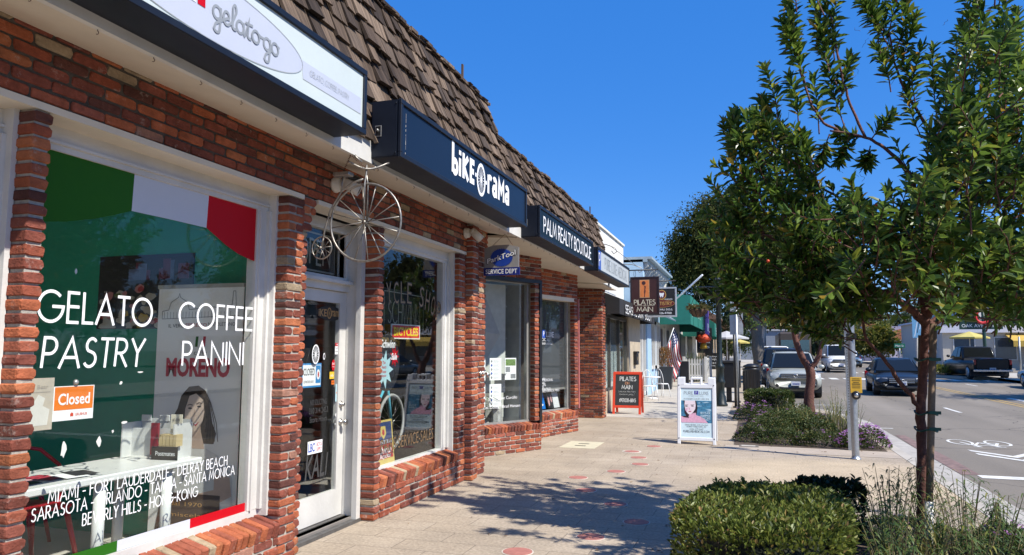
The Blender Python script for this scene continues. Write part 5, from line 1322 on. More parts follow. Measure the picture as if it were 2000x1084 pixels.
# ------------------------------------------------------------------ sandwich boards
t = thing('sandwich_board', 'white plastic sandwich board with a portrait poster of a dark haired woman', 'sandwich board', (-.9, 13.3, 0))
WP = mat('white_plastic', (.72, .73, .75), .45, var=.04)
for front in (1, 0):
    M = frame((-.9, 13.05, 0) if front else (-.9, 13.65, 0), (1, 0, 0), (0, .2 if front else -.2, 1)) @ Matrix.Translation((0, 0, 0))
    b = MB()
    for s_ in (-1, 1):
        b.bev(s_ * .29 - .028, s_ * .29 + .028, 0, 1.13, -.045, 0, .008, 0, M); b.bev(s_ * .25 - .055, s_ * .25 + .055, 1.0, 1.13, -.044, -.001, .006, 0, M)
        for v in (.10, 1.0): b.tube([M @ Vector((s_ * .29, v, -.002)), M @ Vector((s_ * .29, v, .004))], .010, 8, 1)
    b.bev(-.27, .27, .06, .12, -.044, -.001, .008, 0, M); b.bev(-.27, .27, .95, 1.02, -.044, -.001, .008, 0, M)
    b.bev(-.095, -.065, 1.01, 1.13, -.040, -.004, .008, 0, M); b.bev(.065, .095, 1.01, 1.13, -.040, -.004, .008, 0, M); b.bev(-.095, .095, 1.105, 1.135, -.041, -.003, .008, 0, M)
    b.box(-.26, .26, .12, .95, -.030, -.016, 0, M)
    b.build('frame', [WP, BLACKM], t)
    if front:
        PM2 = M @ Matrix.Translation((0, .535, -.0155)); b = MB()
        b.box(-.262, .262, -.415, .415, -.004, 0, 0, PM2)
        b.box(-.255, .255, -.17, .205, 0, .001, 1, PM2)
        pol = lambda pts, c, l: sheet(b, pts, PM2, c, l)
        for k in range(16):                              # ripples of the water behind the figure
            x, y = R.uniform(.02, .24), R.uniform(-.12, .19); w_ = R.uniform(.02, .08)
            pol([(x - w_, y), (x, y - .008), (min(.25, x + w_), y + .004), (x, y + .010)], R.choice([2, 3, 2]), .0012 + k * .00005)
        pol([(-.215, .204), (-.20, .10), (-.20, 0), (-.17, -.06), (-.25, -.06), (-.25, -.168), (-.06, -.168), (.0, -.05), (.02, .08), (.0, .204)], 4, .0022)
        pol([(-.254, -.06), (-.20, -.085), (-.13, -.09), (-.02, -.04), (.06, -.06), (.13, -.10), (.19, -.168), (-.254, -.168)], 6, .0026)
        pol([(-.12, -.02), (-.01, -.0), (-.0, -.06), (-.06, -.11), (-.13, -.08)], 6, .0029)
        pol([(-.192, .204), (-.198, .12), (-.185, .06), (-.165, .01), (-.135, -.025), (-.10, -.03), (-.06, .0), (-.02, .06), (-.01, .12), (-.02, .204)], 5, .0033)
        for ex, ey in ((-.165, .108), (-.065, .112)):
            pol([(ex - .03, ey + .022), (ex + .03, ey + .026), (ex + .03, ey + .020), (ex - .03, ey + .014)], 4, .0036); pol(disc(ex, ey, .024, .009, 12), 4, .0036)
        pol([(-.125, .10), (-.13, .055), (-.115, .048), (-.10, .056)], 6, .0036); pol([(-.135, .022), (-.11, .028), (-.075, .026), (-.10, .008), (-.125, .008)], 7, .0037)
        pol([(-.145, .09), (-.19, .05), (-.165, .01), (-.15, .02)], 6, .0035)
        T_ = lambda x, y: PM2 @ Matrix.Translation((x, y, 0))
        stroke_text(b, 'PURE', .15, .048, T_(-.13, .335), 8, .10, serif=.08); stroke_text(b, 'LUXE', .15, .048, T_(.13, .335), 8, .10, serif=.08); b.box(-.035, .035, .31, .375, 0, .001, 9, PM2); stroke_text(b, 'P', .018, .04, T_(0, .342), 0, .1, lift=.003)
        stroke_text(b, 'MEDICAL', .25, .026, T_(0, .285), 8, .09); stroke_text(b, 'A MODERN LUXURY MED SPA', .42, .024, T_(0, .235), 8, .12)
        for k, s_ in enumerate(('RESTYLANE', 'MASSAGE', '& MORE')): stroke_text(b, s_, .16, .03, T_(.15, .0 - .045 * k), 0, .14, lift=.004)
        stroke_text(b, 'DIANE MENDEZ, CNP MSN, RNA', .37, .020, T_(0, -.205), 10, .12); stroke_text(b, 'ROBERT FARBENSTEIN, MD', .32, .020, T_(0, -.235), 10, .12)
        stroke_text(b, '(424) 277-1642', .22, .024, T_(0, -.275), 10, .12); stroke_text(b, 'PURELUXEMEDICAL.COM', .43, .032, T_(0, -.315), 10, .13)
        b.build('poster', [mat('pale_aqua_print', (.60, .74, .79), .4, var=.03), mat('sea_print', (.05, .18, .30), .4, var=.5, scale=30), mat('pale_sea_print', (.35, .50, .60), .4), mat('mid_sea_print', (.08, .28, .42), .4), mat('dark_hair_print', (.02, .012, .015), .5), mat('pale_face_print', (.78, .66, .70), .4, var=.05), mat('pink_skin_print', (.68, .38, .50), .4, var=.2, scale=20), mat('lip_print', (.45, .12, .18), .4), mat('grey_print', (0, 0, 0)), mat('violet_square', (.09, .08, .33), .4), mat('dark_print', (.10, .12, .13), .5)], t)
t = thing('sandwich_board', 'chalkboard sandwich board in a bright red wooden frame beside the brick pier', 'sandwich board', (-2.98, 18.95, 0))
CH = mat('chalk', (.70, .70, .68), .9); ORG = mat('red_orange_paint', (.62, .055, .02), .45, var=.08)
for front in (1, 0):
    M = frame((-2.98, 18.75, 0) if front else (-2.98, 19.3, 0), (1, .06, 0), (0, .2 if front else -.2, 1))
    b = MB()
    for s_ in (-1, 1): b.bev(s_ * .325 - .03, s_ * .325 + .03, 0, 1.06, -.03, 0, .004, 0, M)
    b.bev(-.3, .3, 1.0, 1.06, -.029, -.001, .004, 0, M); b.bev(-.3, .3, .16, .22, -.029, -.001, .004, 0, M); b.build('frame', ORG, t)
    b = MB(); b.box(-.298, .298, .215, 1.005, -.018, -.010, 0, M)
    if front:
        T_ = lambda x, y: M @ Matrix.Translation((x, y, -.010))
        b2 = MB()
        stroke_text(b2, 'PILATES', .40, .10, T_(.02, .89), 0, .13); stroke_text(b2, 'ON', .10, .06, T_(.0, .78), 1, .16); stroke_text(b2, 'MAIN', .26, .095, T_(.0, .68), 0, .13)
        text(b2, 'Leave your New Years', .42, .055, T_(0, .565), 0, .001, -.02, .3); text(b2, 'resolution, going..?', .38, .05, T_(.0, .495), 0, .001, -.02, .3); stroke_text(b2, '(917)331-6845', .40, .085, T_(.02, .35), 0, .12)
    b.build('chalkboard', mat('blackboard', (.022, .024, .025), .7, var=.3), t)
    if front: b2.build('lettering', [CH, mat('orange_chalk', (.62, .30, .16), .9)], t)

# ------------------------------------------------------------------ street furniture near the kerb
t = thing('signal_pole', 'grey steel crossing pole with a yellow push button plate', 'pole', (1.43, 12.06, 0))
b = MB(); b.lathe([(.075, 0), (.075, .012), (.056, .02), (.052, .06), (.052, 2.62), (.05, 2.66), (.01, 2.67)], 18, 0, Matrix.Translation((1.43, 12.06, 0))); b.build('pole', STEEL, t)
p = onY(1672, 752, 12.0); b = MB(); M = frame((p.x, 11.995, p.z), (1, 0, 0), (0, 0, 1)); b.bev(-.078, .078, -.115, .115, -.008, 0, .006, 0, M)
for k, w_ in enumerate((.10, .11, .08, .11, .11, .11)): b.box(-w_ / 2, w_ / 2, .09 - k * .026 - .004, .09 - k * .026 + (.004 if k != 3 else .008), 0, .0015, 1, M)
b.build('instruction_plate', [mat('yellow_plate', (.72, .43, .04), .45, var=.05), BLACK], t)
b = MB(); q = onY(1672, 772, 12.0); M = frame((q.x, 12.0, q.z), (1, 0, 0), (0, 0, 1)); b.lathe([(.062, -.03), (.062, .02), (.055, .03), (.03, .032)], 18, 0, M); b.lathe([(.03, .03), (.03, .045), (.02, .05), (.001, .05)], 16, 1, M); b.build('push_button', [BLACKM, CHROME], t)
b = MB(); b.box(1.36, 1.50, 12.0, 12.003, 1.74, 1.83); b.build('sticker', [BLACK], t)
b = MB(); b.prism([(-.17, -.24), (.17, -.24), (.24, .0), (.17, .24), (-.17, .24), (-.24, 0)], -.004, 0, 0, frame((1.50, 12.13, 2.42), (1, .15, 0), (0, 0, 1))); b.build('sign_back', mat('aluminium_sign_back', (.50, .52, .53), .4, metal=.4), t)
t = thing('sign_post', 'perforated square steel sign post just behind the crossing pole', 'sign post', (1.49, 13.15, 0))
b = MB(); b.box(1.462, 1.518, 13.122, 13.178, 0, 2.55)
for k in range(56):
    z = .12 + k * .043; b.tube([(1.49, 13.121, z), (1.49, 13.118, z)], .008, 6, 1)
b.box(1.452, 1.528, 13.112, 13.122, 0, .55, 0); b.build('post', [STEEL, BLACKM], t)
b = MB(); b.bev(1.34, 1.64, 13.18, 13.184, 2.15, 2.55, .002); b.build('sign_panel', mat('aluminium_sign_back', (0, 0, 0)), t)

def basket(name, label, c, r, drop, arm=None):
    t = thing(name, label, 'flower basket', c, 'hanging baskets on the lamp post')
    b = MB(); b.lathe([(.03, -.26 * r / .3), (r * .55, -.22 * r / .3), (r * .9, -.08), (r, 0), (r * .93, .01), (.02, -.04)], 20, 0, Matrix.Translation(c))
    for k in range(10):
        a = 2 * pi * k / 10; b.tube([(c[0] + r * q * cos(a), c[1] + r * q * sin(a), c[2] + z) for q, z in ((1.02, .01), (.93, -.08), (.57, -.22 * r / .3), (.1, -.26 * r / .3))], .012, 4, 1)
    b.build('basket', [mat('coir_liner', (.13, .075, .045), .95, var=.35, scale=30, bump=.6), BLACKM], t)
    lf = MB()
    for _ in range(340):
        a = R.uniform(0, 2 * pi); q = sqrt(R.random()) * r; p = Vector((c[0] + q * cos(a), c[1] + q * sin(a), c[2] + R.uniform(0, .10)))
        leafq(lf, p, Vector((cos(a) * .8, sin(a) * .8, R.uniform(.1, 1.2))) + rv(.3), Vector((0, 0, 1)), R.uniform(.05, .16), .022, 0, .2, .5)
    lf.build('plants', leaf_mat('dry_basket_leaf', [(0, (.06, .07, .02)), (.5, (.14, .14, .05)), (1, (.28, .20, .10))]), t)
    w_ = MB()
    for k in range(4): a = 2 * pi * k / 4 + .4; w_.tube([(c[0] + r * cos(a), c[1] + r * sin(a), c[2]), (c[0], c[1], c[2] + drop)], .008, 4)
    w_.build('hanger', BLACKM, t)
LP = (-.85, 22.5)
t = thing('street_lamp', 'black cast iron lamp post with a stepped round base and cross arms', 'street lamp', (LP[0], LP[1], 0))
GRN = mat('black_green_iron', (.010, .016, .014), .35, spec=.6)
b = MB(); b.lathe([(.20, 0), (.20, .06), (.165, .10), (.155, .28), (.125, .33), (.115, .62), (.14, .66), (.14, .72), (.115, .76), (.11, 1.05), (.135, 1.09), (.12, 1.17), (.075, 1.24), (.07, 3.52), (.09, 3.54), (.09, 3.60), (.05, 3.64)], 20, 0, Matrix.Translation((LP[0], LP[1], 0))); b.build('post', GRN, t)
b = MB(); b.tube([(LP[0] - .62, LP[1], 3.46), (LP[0] + .62, LP[1], 3.46)], .022, 8)
for s_ in (-1, 1): b.blob((LP[0] + s_ * .62, LP[1], 3.46), (.04, .04, .04), 8, 6); b.tube([(LP[0] + s_ * .07, LP[1], 3.2), (LP[0] + s_ * .3, LP[1], 3.44)], .014, 6)
b.build('cross_arm', GRN, t)
b = MB(); b.lathe([(.07, 3.64), (.08, 3.69), (.04, 3.74), (.02, 3.85)], 16, 0, Matrix.Translation((LP[0], LP[1], 0))); b.build('cap', GRN, t)
basket('flower_basket', 'coir basket of dry trailing plants hanging against the blue sky', (LP[0] - .57, LP[1], 2.80), .27, .64)
basket('flower_basket', 'coir basket of dry trailing plants in front of the grey sign backs', (LP[0] + .57, LP[1], 2.84), .25, .60)
t = thing('sign_post', 'slim grey pole carrying two grey sign backs beside the lamp post', 'sign post', (-.33, 20.8, 0))
b = MB(); b.tube([(-.33, 20.8, 0), (-.33, 20.8, 2.75)], .032, 10); b.build('pole', STEEL, t)
b = MB(); b.bev(-.50, -.16, 20.84, 20.846, 2.02, 2.60, .002); b.build('lower_sign_back', mat('aluminium_sign_back', (0, 0, 0)), t); b = MB(); b.bev(-.48, -.18, 20.84, 20.846, 2.64, 2.95, .002); b.build('upper_sign_back', mat('aluminium_sign_back', (0, 0, 0)), t)
b = MB(); b.tube([(-.42, 22.0, 0), (-.42, 22.0, 2.4)], .035, 10); b.tube([(-.42, 22, 0), (-.42, 22, .04)], .08, 12)
tag(b.build('bollard_pole', BLACKM), 'thin black pole standing just left of the slim grey sign pole', 'pole')
t = thing('news_rack', 'black metal news rack with round white latches behind the lamp post', 'news rack', (-.62, 24.4, 0))
b = MB(); b.bev(-1.02, -.30, 24.2, 24.7, .45, 1.22, .02); b.build('box', BLACKM, t); b = MB(); b.bev(-1.04, -.28, 24.17, 24.73, 1.22, 1.30, .02); b.build('lid', mat('charcoal_metal', (.03, .03, .032), .4), t)
b = MB(); b.box(-.74, -.58, 24.35, 24.5, .03, .45); b.box(-1.0, -.32, 24.2, 24.6, 0, .035); b.build('pedestal', BLACKM, t)
b = MB()
for x, z in ((-.95, 1.05), (-.95, .78), (-.95, .56), (-.40, 1.0)): b.tube([(x, 24.2, z), (x, 24.19, z)], .028, 10)
b.build('latch', WHITE2, t, kind='stuff')
t = thing('litter_bin', 'dark ribbed litter bin near the big grey street tree', 'litter bin', (.05, 29.5, 0))
b = MB(); b.lathe([(.26, 0), (.30, .06), (.30, .85), (.32, .88), (.32, .92), (.2, .95)], 20, 0, Matrix.Translation((.02, 29.5, gz(29.5))))
for k in range(20): a = 2 * pi * k / 20; b.box(.02 + .30 * cos(a) - .012, .02 + .30 * cos(a) + .012, 29.5 + .30 * sin(a) - .012, 29.5 + .30 * sin(a) + .012, .08, .84)
b.build('body', BLACKM, t); b = MB(); b.lathe([(.30, .98), (.28, 1.05), (.12, 1.12), (.02, 1.13)], 20, 0, Matrix.Translation((.02, 29.5, 0))); b.build('lid', BLACKM, t)

# ------------------------------------------------------------------ the neighbouring shops down the street
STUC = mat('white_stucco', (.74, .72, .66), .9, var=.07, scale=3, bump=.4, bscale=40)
t = thing('stucco_shop', 'white stucco shop with a black awning next to the brick row', 'building', (-4, 21.3, 0))
b = MB(); b.box(-12, -4.0, 17.82, 24.9, 2.4, 5.1); b.box(-12, -3.95, 17.82, 24.9, 5.1, 5.16); b.box(-12, -5.2, 17.82, 24.9, 0, 2.4); b.build('wall', STUC, t)
b = MB(); b.box(-5.2, -3.45, 22.3, 24.75, .0, 2.6); b.box(-4.2, -3.48, 17.9, 22.3, 0, .55); b.build('stone_pilaster', mat('beige_stone', (.48, .40, .29), .7, var=.15, scale=5, bump=.15), t)
b = MB()
for y in (18.0, 19.45, 20.9, 22.2): b.box(-3.58, -3.50, y, y + .07, .55, 2.5)
b.box(-3.58, -3.50, 18.0, 22.3, 2.44, 2.52); b.box(-3.58, -3.50, 18.0, 22.3, .55, .62); w_ = b.build('display_window', DKFRAME, t)
b = MB(); b.box(-3.55, -3.545, 18.05, 22.2, .6, 2.46); b.build('pane', GLASS, w_); b = MB(); b.box(-3.70, -3.68, 18.05, 22.2, .6, 1.75); b.build('frosted_film', mat('frosted_film', (.52, .60, .58), .5), w_)
AWB = mat('black_canvas', (.020, .020, .022), .75, var=.15)
def awning(parent, y0, y1, xw, xf, zt, zm, zv, m, name='awning', ribs=0):
    b = MB(); prof = [(xw, zt), (xf, zm), (xf, zv)]
    for i in range(2):
        (x0, z0), (x1, z1) = prof[i], prof[i + 1]
        n = 8; vs = []
        for k in range(n + 1): y = y0 + (y1 - y0) * k / n; sg = .02 * sin(pi * (k % 2)) ; vs += [(x0, y, z0), (x1, y, z1)]
        b.add(vs + [(v[0] - .012, v[1], v[2] - .012) for v in vs], [(2 * k, 2 * k + 1, 2 * k + 3, 2 * k + 2) for k in range(n)] + [tuple(2 * (n + 1) + q for q in (2 * k, 2 * k + 2, 2 * k + 3, 2 * k + 1)) for k in range(n)])
    for y in (y0, y1): b.add([(xw, y, zt), (xf, y, zm), (xf, y, zv), (xw, y, zv)], [(0, 1, 2, 3) if y == y1 else (3, 2, 1, 0)]); b.add([(xw, y + .01, zt), (xf, y + .01, zm), (xf, y + .01, zv), (xw, y + .01, zv)], [(0, 1, 2, 3)])
    for k in range(ribs): y = y0 + (y1 - y0) * (k + .5) / ribs; b.tube([(xw, y, zt + .004), (xf + .004, y, zm + .004), (xf + .006, y, zv)], .010, 4)
    return b.build(name, m, parent)
aw = awning(t, 17.9, 24.8, -4.0, -2.98, 3.25, 2.84, 2.47, AWB, ribs=5)
b = MB(); stroke_text(b, 'SEASIDE SKIN & BODY', 5.2, .20, facade(-2.965, 21.3, 2.63), 0, .16); b.build('lettering', WHITE2, aw)
b = MB()
for y in (18.4, 23.0): b.tube([(-3.95, y, 4.3), (-3.4, y, 4.25), (-3.15, y, 4.15), (-3.12, y, 4.05), (-3.2, y, 4.0), (-3.25, y, 4.08)], .012, 5); b.tube([(-3.97, y, 3.9), (-3.97, y, 4.5)], .014, 5)
b.tube([(-3.3, 18.4, 4.22), (-3.3, 23, 4.22)], .008, 5); b.build('scroll_bracket', mat('bare_wrought_iron', (0, 0, 0)), t, kind='stuff')
b = MB(); M = facade(-3.448, 23.4, 1.35); b.bev(-.24, .24, -.2, .2, 0, .10, .012, 0, M); b.bev(-.25, .25, .15, .22, 0, .12, .012, 0, M); sheet(b, disc(0, .0, .12, .06), M, 1, .102)
tag(b.build('mailbox', [BLACKM, mat('brass', (.40, .30, .14), .4, metal=.8)]), 'black mailbox with a brass oval on the beige stone pilaster', 'mailbox')
def hang_sign(name, label, cx, y, zc, w, h, board, letter, mats_, xw):
    t = thing(name, label, 'sign', (cx, y, zc)); M = frame((cx, y - .03, zc), (1, 0, 0), (0, 0, 1))
    b = MB(); b.bev(-w / 2, w / 2, -h / 2, h / 2, -.06, -.006, .006, 0, M); b.build('board', board, t)
    b = MB()
    for x0, x1, y0, y1 in ((-w / 2 - .015, w / 2 + .015, h / 2 - .03, h / 2 + .015), (-w / 2 - .015, w / 2 + .015, -h / 2 - .015, -h / 2 + .03), (-w / 2 - .015, -w / 2 + .03, -h / 2 + .03, h / 2 - .03), (w / 2 - .03, w / 2 + .015, -h / 2 + .03, h / 2 - .03)): b.bev(x0, x1, y0, y1, -.07, .004, .006, 0, M)
    b.build('edge_frame', mats_[-1], t)
    b = MB(); letter(b, M @ Matrix.Translation((0, 0, -.005))); b.build('lettering', mats_[:-1], t)
    b = MB(); b.tube([(xw, y, zc + h / 2 + .2), (cx + w / 2, y, zc + h / 2 + .2)], .018, 6); b.box(xw, xw + .02, y - .05, y + .05, zc + h / 2 + .1, zc + h / 2 + .3)
    for s_ in (-.35, .35): b.tube([(cx + s_ * w + .025 * sin(a), y, zc + h / 2 + .10 + .10 * cos(a)) for a in [2 * pi * i / 10 for i in range(10)]], .006, 4, closed=True)
    b.build('bracket', BLACKM, t)
def L_pil(b, M):
    b.box(-.13, .13, -.06, .42, 0, .002, 0, M); b.box(-.118, .118, -.048, .408, 0, .003, 1, M)
    sheet(b, disc(-.02, .335, .052, .052), M, 2, .004)
    body = [(-.03, .285), (-.022, .27), (.012, .255), (.022, .235), (.035, .20), (.018, .165), (.03, .13), (.022, .08), (.012, .03), (.008, -.03), (.022, -.04), (-.012, -.04), (-.006, .04), (-.012, .10), (-.004, .15), (.0, .18), (.004, .215), (-.002, .245), (-.018, .262), (-.04, .282)]
    sheet(b, body[::-1], M, 2, .004); sheet(b, disc(.016, .235, .02, .022), M, 2, .0045)
    stroke_text(b, 'PILATES', .56, .12, M @ Matrix.Translation((0, -.18, 0)), 3, .13, gap=.12); stroke_text(b, 'ON', .07, .035, M @ Matrix.Translation((0, -.27, 0)), 3, .16); b.box(-.26, -.06, -.275, -.268, 0, .002, 3, M); b.box(.06, .26, -.275, -.268, 0, .002, 3, M); stroke_text(b, 'MAIN', .42, .12, M @ Matrix.Translation((0, -.37, 0)), 3, .13, gap=.12)
hang_sign('hanging_sign', 'dark brown hanging studio sign with an orange panel and a figure lifting a ball', -2.65, 20.0, 3.055, .74, .98, mat('brown_sign', (.055, .018, .014), .45), L_pil, [mat('pale_edge', (.55, .38, .20), .5), mat('sign_orange', (.72, .22, .06), .45), mat('dark_figure', (.06, .02, .02), .5), mat('cream_letter', (.75, .68, .50), .5), mat('dark_edge', (.025, .012, .012), .4)], -3.98)
def L_den(b, M):
    sheet(b, disc(.02, .22, .13, .14), M, 0, .001); sheet(b, disc(.02, .22, .11, .12), M, 1, .002)
    sheet(b, [(-.04, .28), (.0, .265), (.04, .265), (.08, .28), (.09, .24), (.07, .19), (.06, .14), (.04, .14), (.025, .19), (.0, .14), (-.02, .14), (-.03, .19), (-.05, .24)][::-1], M, 2, .003)
    text(b, 'Cosmetic', .22, .05, M @ Matrix.Translation((.22, .09, 0)), 2, .002, 0, .2); sheet(b, disc(.02, -.04, .37, .115), M, 0, .001); sheet(b, disc(.02, -.04, .36, .105), M, 1, .002); stroke_text(b, 'DENTISTRY', .58, .09, M @ Matrix.Translation((.02, -.04, .002)), 0, .16, serif=.06)
    text(b, 'N. S. SIDHU, D.D.S.', .62, .06, M @ Matrix.Translation((.02, -.22, 0)), 2, .002, .01); text(b, '562-426-9700', .55, .06, M @ Matrix.Translation((.02, -.32, 0)), 2, .002, .01)
hang_sign('hanging_sign', 'black hanging sign with a tooth in a gold ring half hidden behind the brown one', -2.44, 22.0, 3.0, .86, .84, BLACK, L_den, [mat('gold_line', (.60, .36, .10), .4), mat('maroon_oval', (.13, .015, .02), .4), WHITE2, mat('silver_edge', (.55, .56, .57), .4, metal=.5)], -3.98)

BLUE = mat('pale_blue_paint', (.36, .52, .68), .7, var=.05)
t = thing('blue_shop', 'small pale blue shop with white brackets under its projecting cornice', 'building', (-3.6, 28, 0))
b = MB(); b.box(-12, -3.62, 24.92, 31.9, 0, 4.3); b.box(-4.0, -3.35, 24.93, 25.3, 3.95, 4.65); b.box(-3.55, -3.5, 26.95, 28.1, 0, 3.0); b.build('wall', BLUE, t)
b = MB(); b.box(-4.0, -3.05, 24.93, 31.9, 4.66, 4.74); b.box(-4.0, -3.2, 24.93, 31.9, 4.56, 4.66); b.build('cornice', mat('grey_blue_trim', (.30, .38, .44), .6), t)
for k in range(9):
    y = 25.2 + k * .78; b = MB(); b.prism([(0, 0), (.42, 0), (.42, -.12), (.30, -.18), (.22, -.34), (.10, -.40), (.06, -.55), (0, -.6)][::-1], -.10, .10, 0, frame((-3.62, y, 4.56), (1, 0, 0), (0, 0, 1))); b.build('bracket', WHITE, t)
b = MB(); b.add([(-3.6, 25, 3.35), (-2.9, 25, 2.85), (-2.9, 31.5, 2.85), (-3.6, 31.5, 3.35), (-3.6, 25, 3.31), (-2.9, 25, 2.81), (-2.9, 31.5, 2.81), (-3.6, 31.5, 3.31)], [(0, 1, 2, 3), (7, 6, 5, 4), (0, 4, 5, 1), (1, 5, 6, 2), (2, 6, 7, 3)])
for k in range(16): b.add([(-3.6, 25.05 + .4 * k, 3.362), (-2.9, 25.05 + .4 * k, 2.862), (-2.9, 25.2 + .4 * k, 2.862), (-3.6, 25.2 + .4 * k, 3.362)], [(0, 1, 2, 3)], 1)
b.build('porch_roof', [mat('slate_blue_canvas', (.10, .15, .19), .6), mat('pale_stripe', (.40, .46, .50), .6)], t)
for y0, y1, z0, z1 in ((25.0, 25.9, .75, 2.75), (26.0, 26.8, .05, 2.75), (28.3, 29.6, .9, 2.75), (30.0, 31.4, .9, 2.75)):
    b = MB()
    for a in ((y0, y0 + .12, z0, z1), (y1 - .12, y1, z0, z1), (y0, y1, z1 - .12, z1), (y0, y1, z0, z0 + .12), ((y0 + y1) / 2 - .03, (y0 + y1) / 2 + .03, z0, z1)): b.box(-3.62, -3.54, *a)
    f = b.build('window', WHITE, t); b = MB(); b.box(-3.61, -3.60, y0 + .1, y1 - .1, z0 + .1, z1 - .1); b.build('pane', mat('dim_window', (.05, .07, .09), .1, spec=.8), f)
b = MB(); b.box(-3.62, -3.52, 25.0, 26.0, .0, .7); b.build('brick_base', mat('far_brick', (.28, .09, .06), .9, var=.3, scale=20), t)
GRNC = mat('green_canvas', (.012, .17, .13), .7, var=.08)
t = thing('green_awning_restaurant', 'restaurant front shaded by green awnings with a purple banner', 'building', (-3.6, 40, 0))
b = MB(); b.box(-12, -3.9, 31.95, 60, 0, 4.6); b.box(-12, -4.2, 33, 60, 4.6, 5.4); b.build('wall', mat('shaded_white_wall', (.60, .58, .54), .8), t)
b = MB()
for y0, y1 in ((33.2, 35.2), (36.4, 38.2), (39.5, 43), (44.5, 48), (50, 54)): b.box(-3.93, -3.86, y0, y1, .1, 2.6)
b.build('dark_shopfront', mat('dark_shopfront', (.02, .022, .025), .3), t, kind='stuff')
b = MB()
for y in (32.6, 36.0, 39.0): b.box(-3.9, -3.82, y, y + .45, 0, 2.7)
b.build('white_post', WHITE, t, kind='stuff')
a1 = awning(t, 32.2, 44.5, -3.9, -2.35, 4.1, 3.95, 2.72, GRNC, ribs=4)
b = MB(); text(b, 'CAFE', 2.2, .42, facade(-2.335, 37.5, 3.35), 0); sheet(b, disc(-4.4, 0, .35, .3), facade(-2.335, 37.5, 3.35), 0); b.build('lettering', mat('faded_awning_print', (.30, .48, .42), .7), a1)
b = MB(); b.box(-2.33, -2.30, 42.3, 46, 2.55, 4.0, 0); b.box(-2.298, -2.295, 44.0, 45.4, 2.75, 3.2, 1); b.build('purple_banner', [mat('purple_banner', (.16, .07, .42), .6), WHITE2], t)
a2 = awning(t, 46.5, 58, -3.9, -2.0, 4.6, 3.3, 2.5, GRNC, ribs=6); b = MB(); text(b, 'BAR AND GRILL', 8, .42, facade(-1.985, 52, 2.85), 0); b.build('lettering', WHITE2, a2)
for k, (y, z0, z1, w_) in enumerate(((46.2, 1.5, 3.0, .9), (47.5, .5, 1.5, .8))):
    b = MB(); M = frame((-2.6 + k * .35, y, 0), (1, 0, 0), (0, 0, 1)); b.box(-w_ / 2, w_ / 2, z0, z1, -.05, 0, 0, M)
    for q in range(4): text(b, ('Fresh Baking', 'COFFEE', 'CORNELL', '415')[q] if k == 0 else ('Today', 'soup', 'salad', 'pie')[q], w_ * (.75 - .1 * (q % 2)), .12, M @ Matrix.Translation((0, z1 - .22 - q * (z1 - z0 - .25) / 4, .001)), 1)
    tag(b.build('menu_board', [BLACK, WHITE2]), ('tall black board with white writing beyond the picket fence', 'low black menu board standing under the taller one')[k], 'menu board')
# flag, flagpole, planter, chairs, fence
t = thing('flag', 'striped flag with a starry blue corner drooping from a short wall staff', 'flag', (-3.2, 32, 2))
p0 = onY(1297, 692, 32); p1 = onY(1316, 640, 32); b = MB(); b.tube([p0, p1], .018, 6); b.build('staff', WHITE2, t)
b = MB(); nU, nV = 24, 13
u0 = onY(1314, 645, 32)
for i in range(nU):
    for j in range(nV):
        def fp(i_, j_):
            u, v = i_ / nU, j_ / nV
            base = p1.lerp(p0, v * .75); L_ = 1.42
            return Vector((base.x + u * .36 * (1 - .3 * v) + .05 * sin(5 * u + 3 * v), base.y + .10 * sin(7 * u + 5 * v) + .05 * sin(13 * v), base.z - u * L_ * (.92 + .1 * v) + .04 * sin(6 * u)))
        m_ = 2 if (i < 10 and j < 7) else (0 if j % 2 == 0 else 1)
        if m_ == 2 and (i + j) % 2 == 0 and i % 2: m_ = 1
        b.add([fp(i, j), fp(i + 1, j), fp(i + 1, j + 1), fp(i, j + 1)], [(0, 1, 2, 3)], m_)
b.build('cloth', [mat('flag_red', (.42, .02, .03), .8), mat('flag_white', (.72, .70, .68), .8), mat('flag_blue', (.01, .02, .10), .8)], t)
b = MB(); b.tube([onY(1316, 588, 31.9), onY(1372, 537, 30.5)], .035, 8); tag(b.build('slanted_pole', WHITE2), 'bare white pole slanting up from the green awning', 'pole')
t = thing('planter', 'tall dark square planter with dry orange-brown foliage below the flag', 'planter', (-3.35, 31.2, 0))
b = MB(); b.add([(-3.60, 30.9, 0), (-3.10, 30.9, 0), (-3.10, 31.4, 0), (-3.60, 31.4, 0), (-3.68, 30.82, .95), (-3.02, 30.82, .95), (-3.02, 31.48, .95), (-3.68, 31.48, .95)], [(0, 1, 5, 4), (1, 2, 6, 5), (2, 3, 7, 6), (3, 0, 4, 7), (4, 5, 6, 7)]); b.build('pot', mat('charcoal_planter', (.03, .032, .035), .5), t)
lf = MB()
for _ in range(420):
    a = R.uniform(0, 6.3); q = sqrt(R.random()) * .36; h_ = R.random(); leafq(lf, Vector((-3.35 + q * cos(a) * (1 - h_ * .6), 31.15 + q * sin(a), .95 + h_ * .75)), Vector((cos(a) * .7, sin(a) * .7, .8)) + rv(.3), Vector((0, 0, 1)), .16, .03)
lf.build('foliage', leaf_mat('dry_orange_leaf', [(0, (.10, .08, .02)), (.5, (.24, .12, .04)), (1, (.34, .19, .07))]), t)
CHW = mat('white_enamel', (.74, .75, .76), .4)
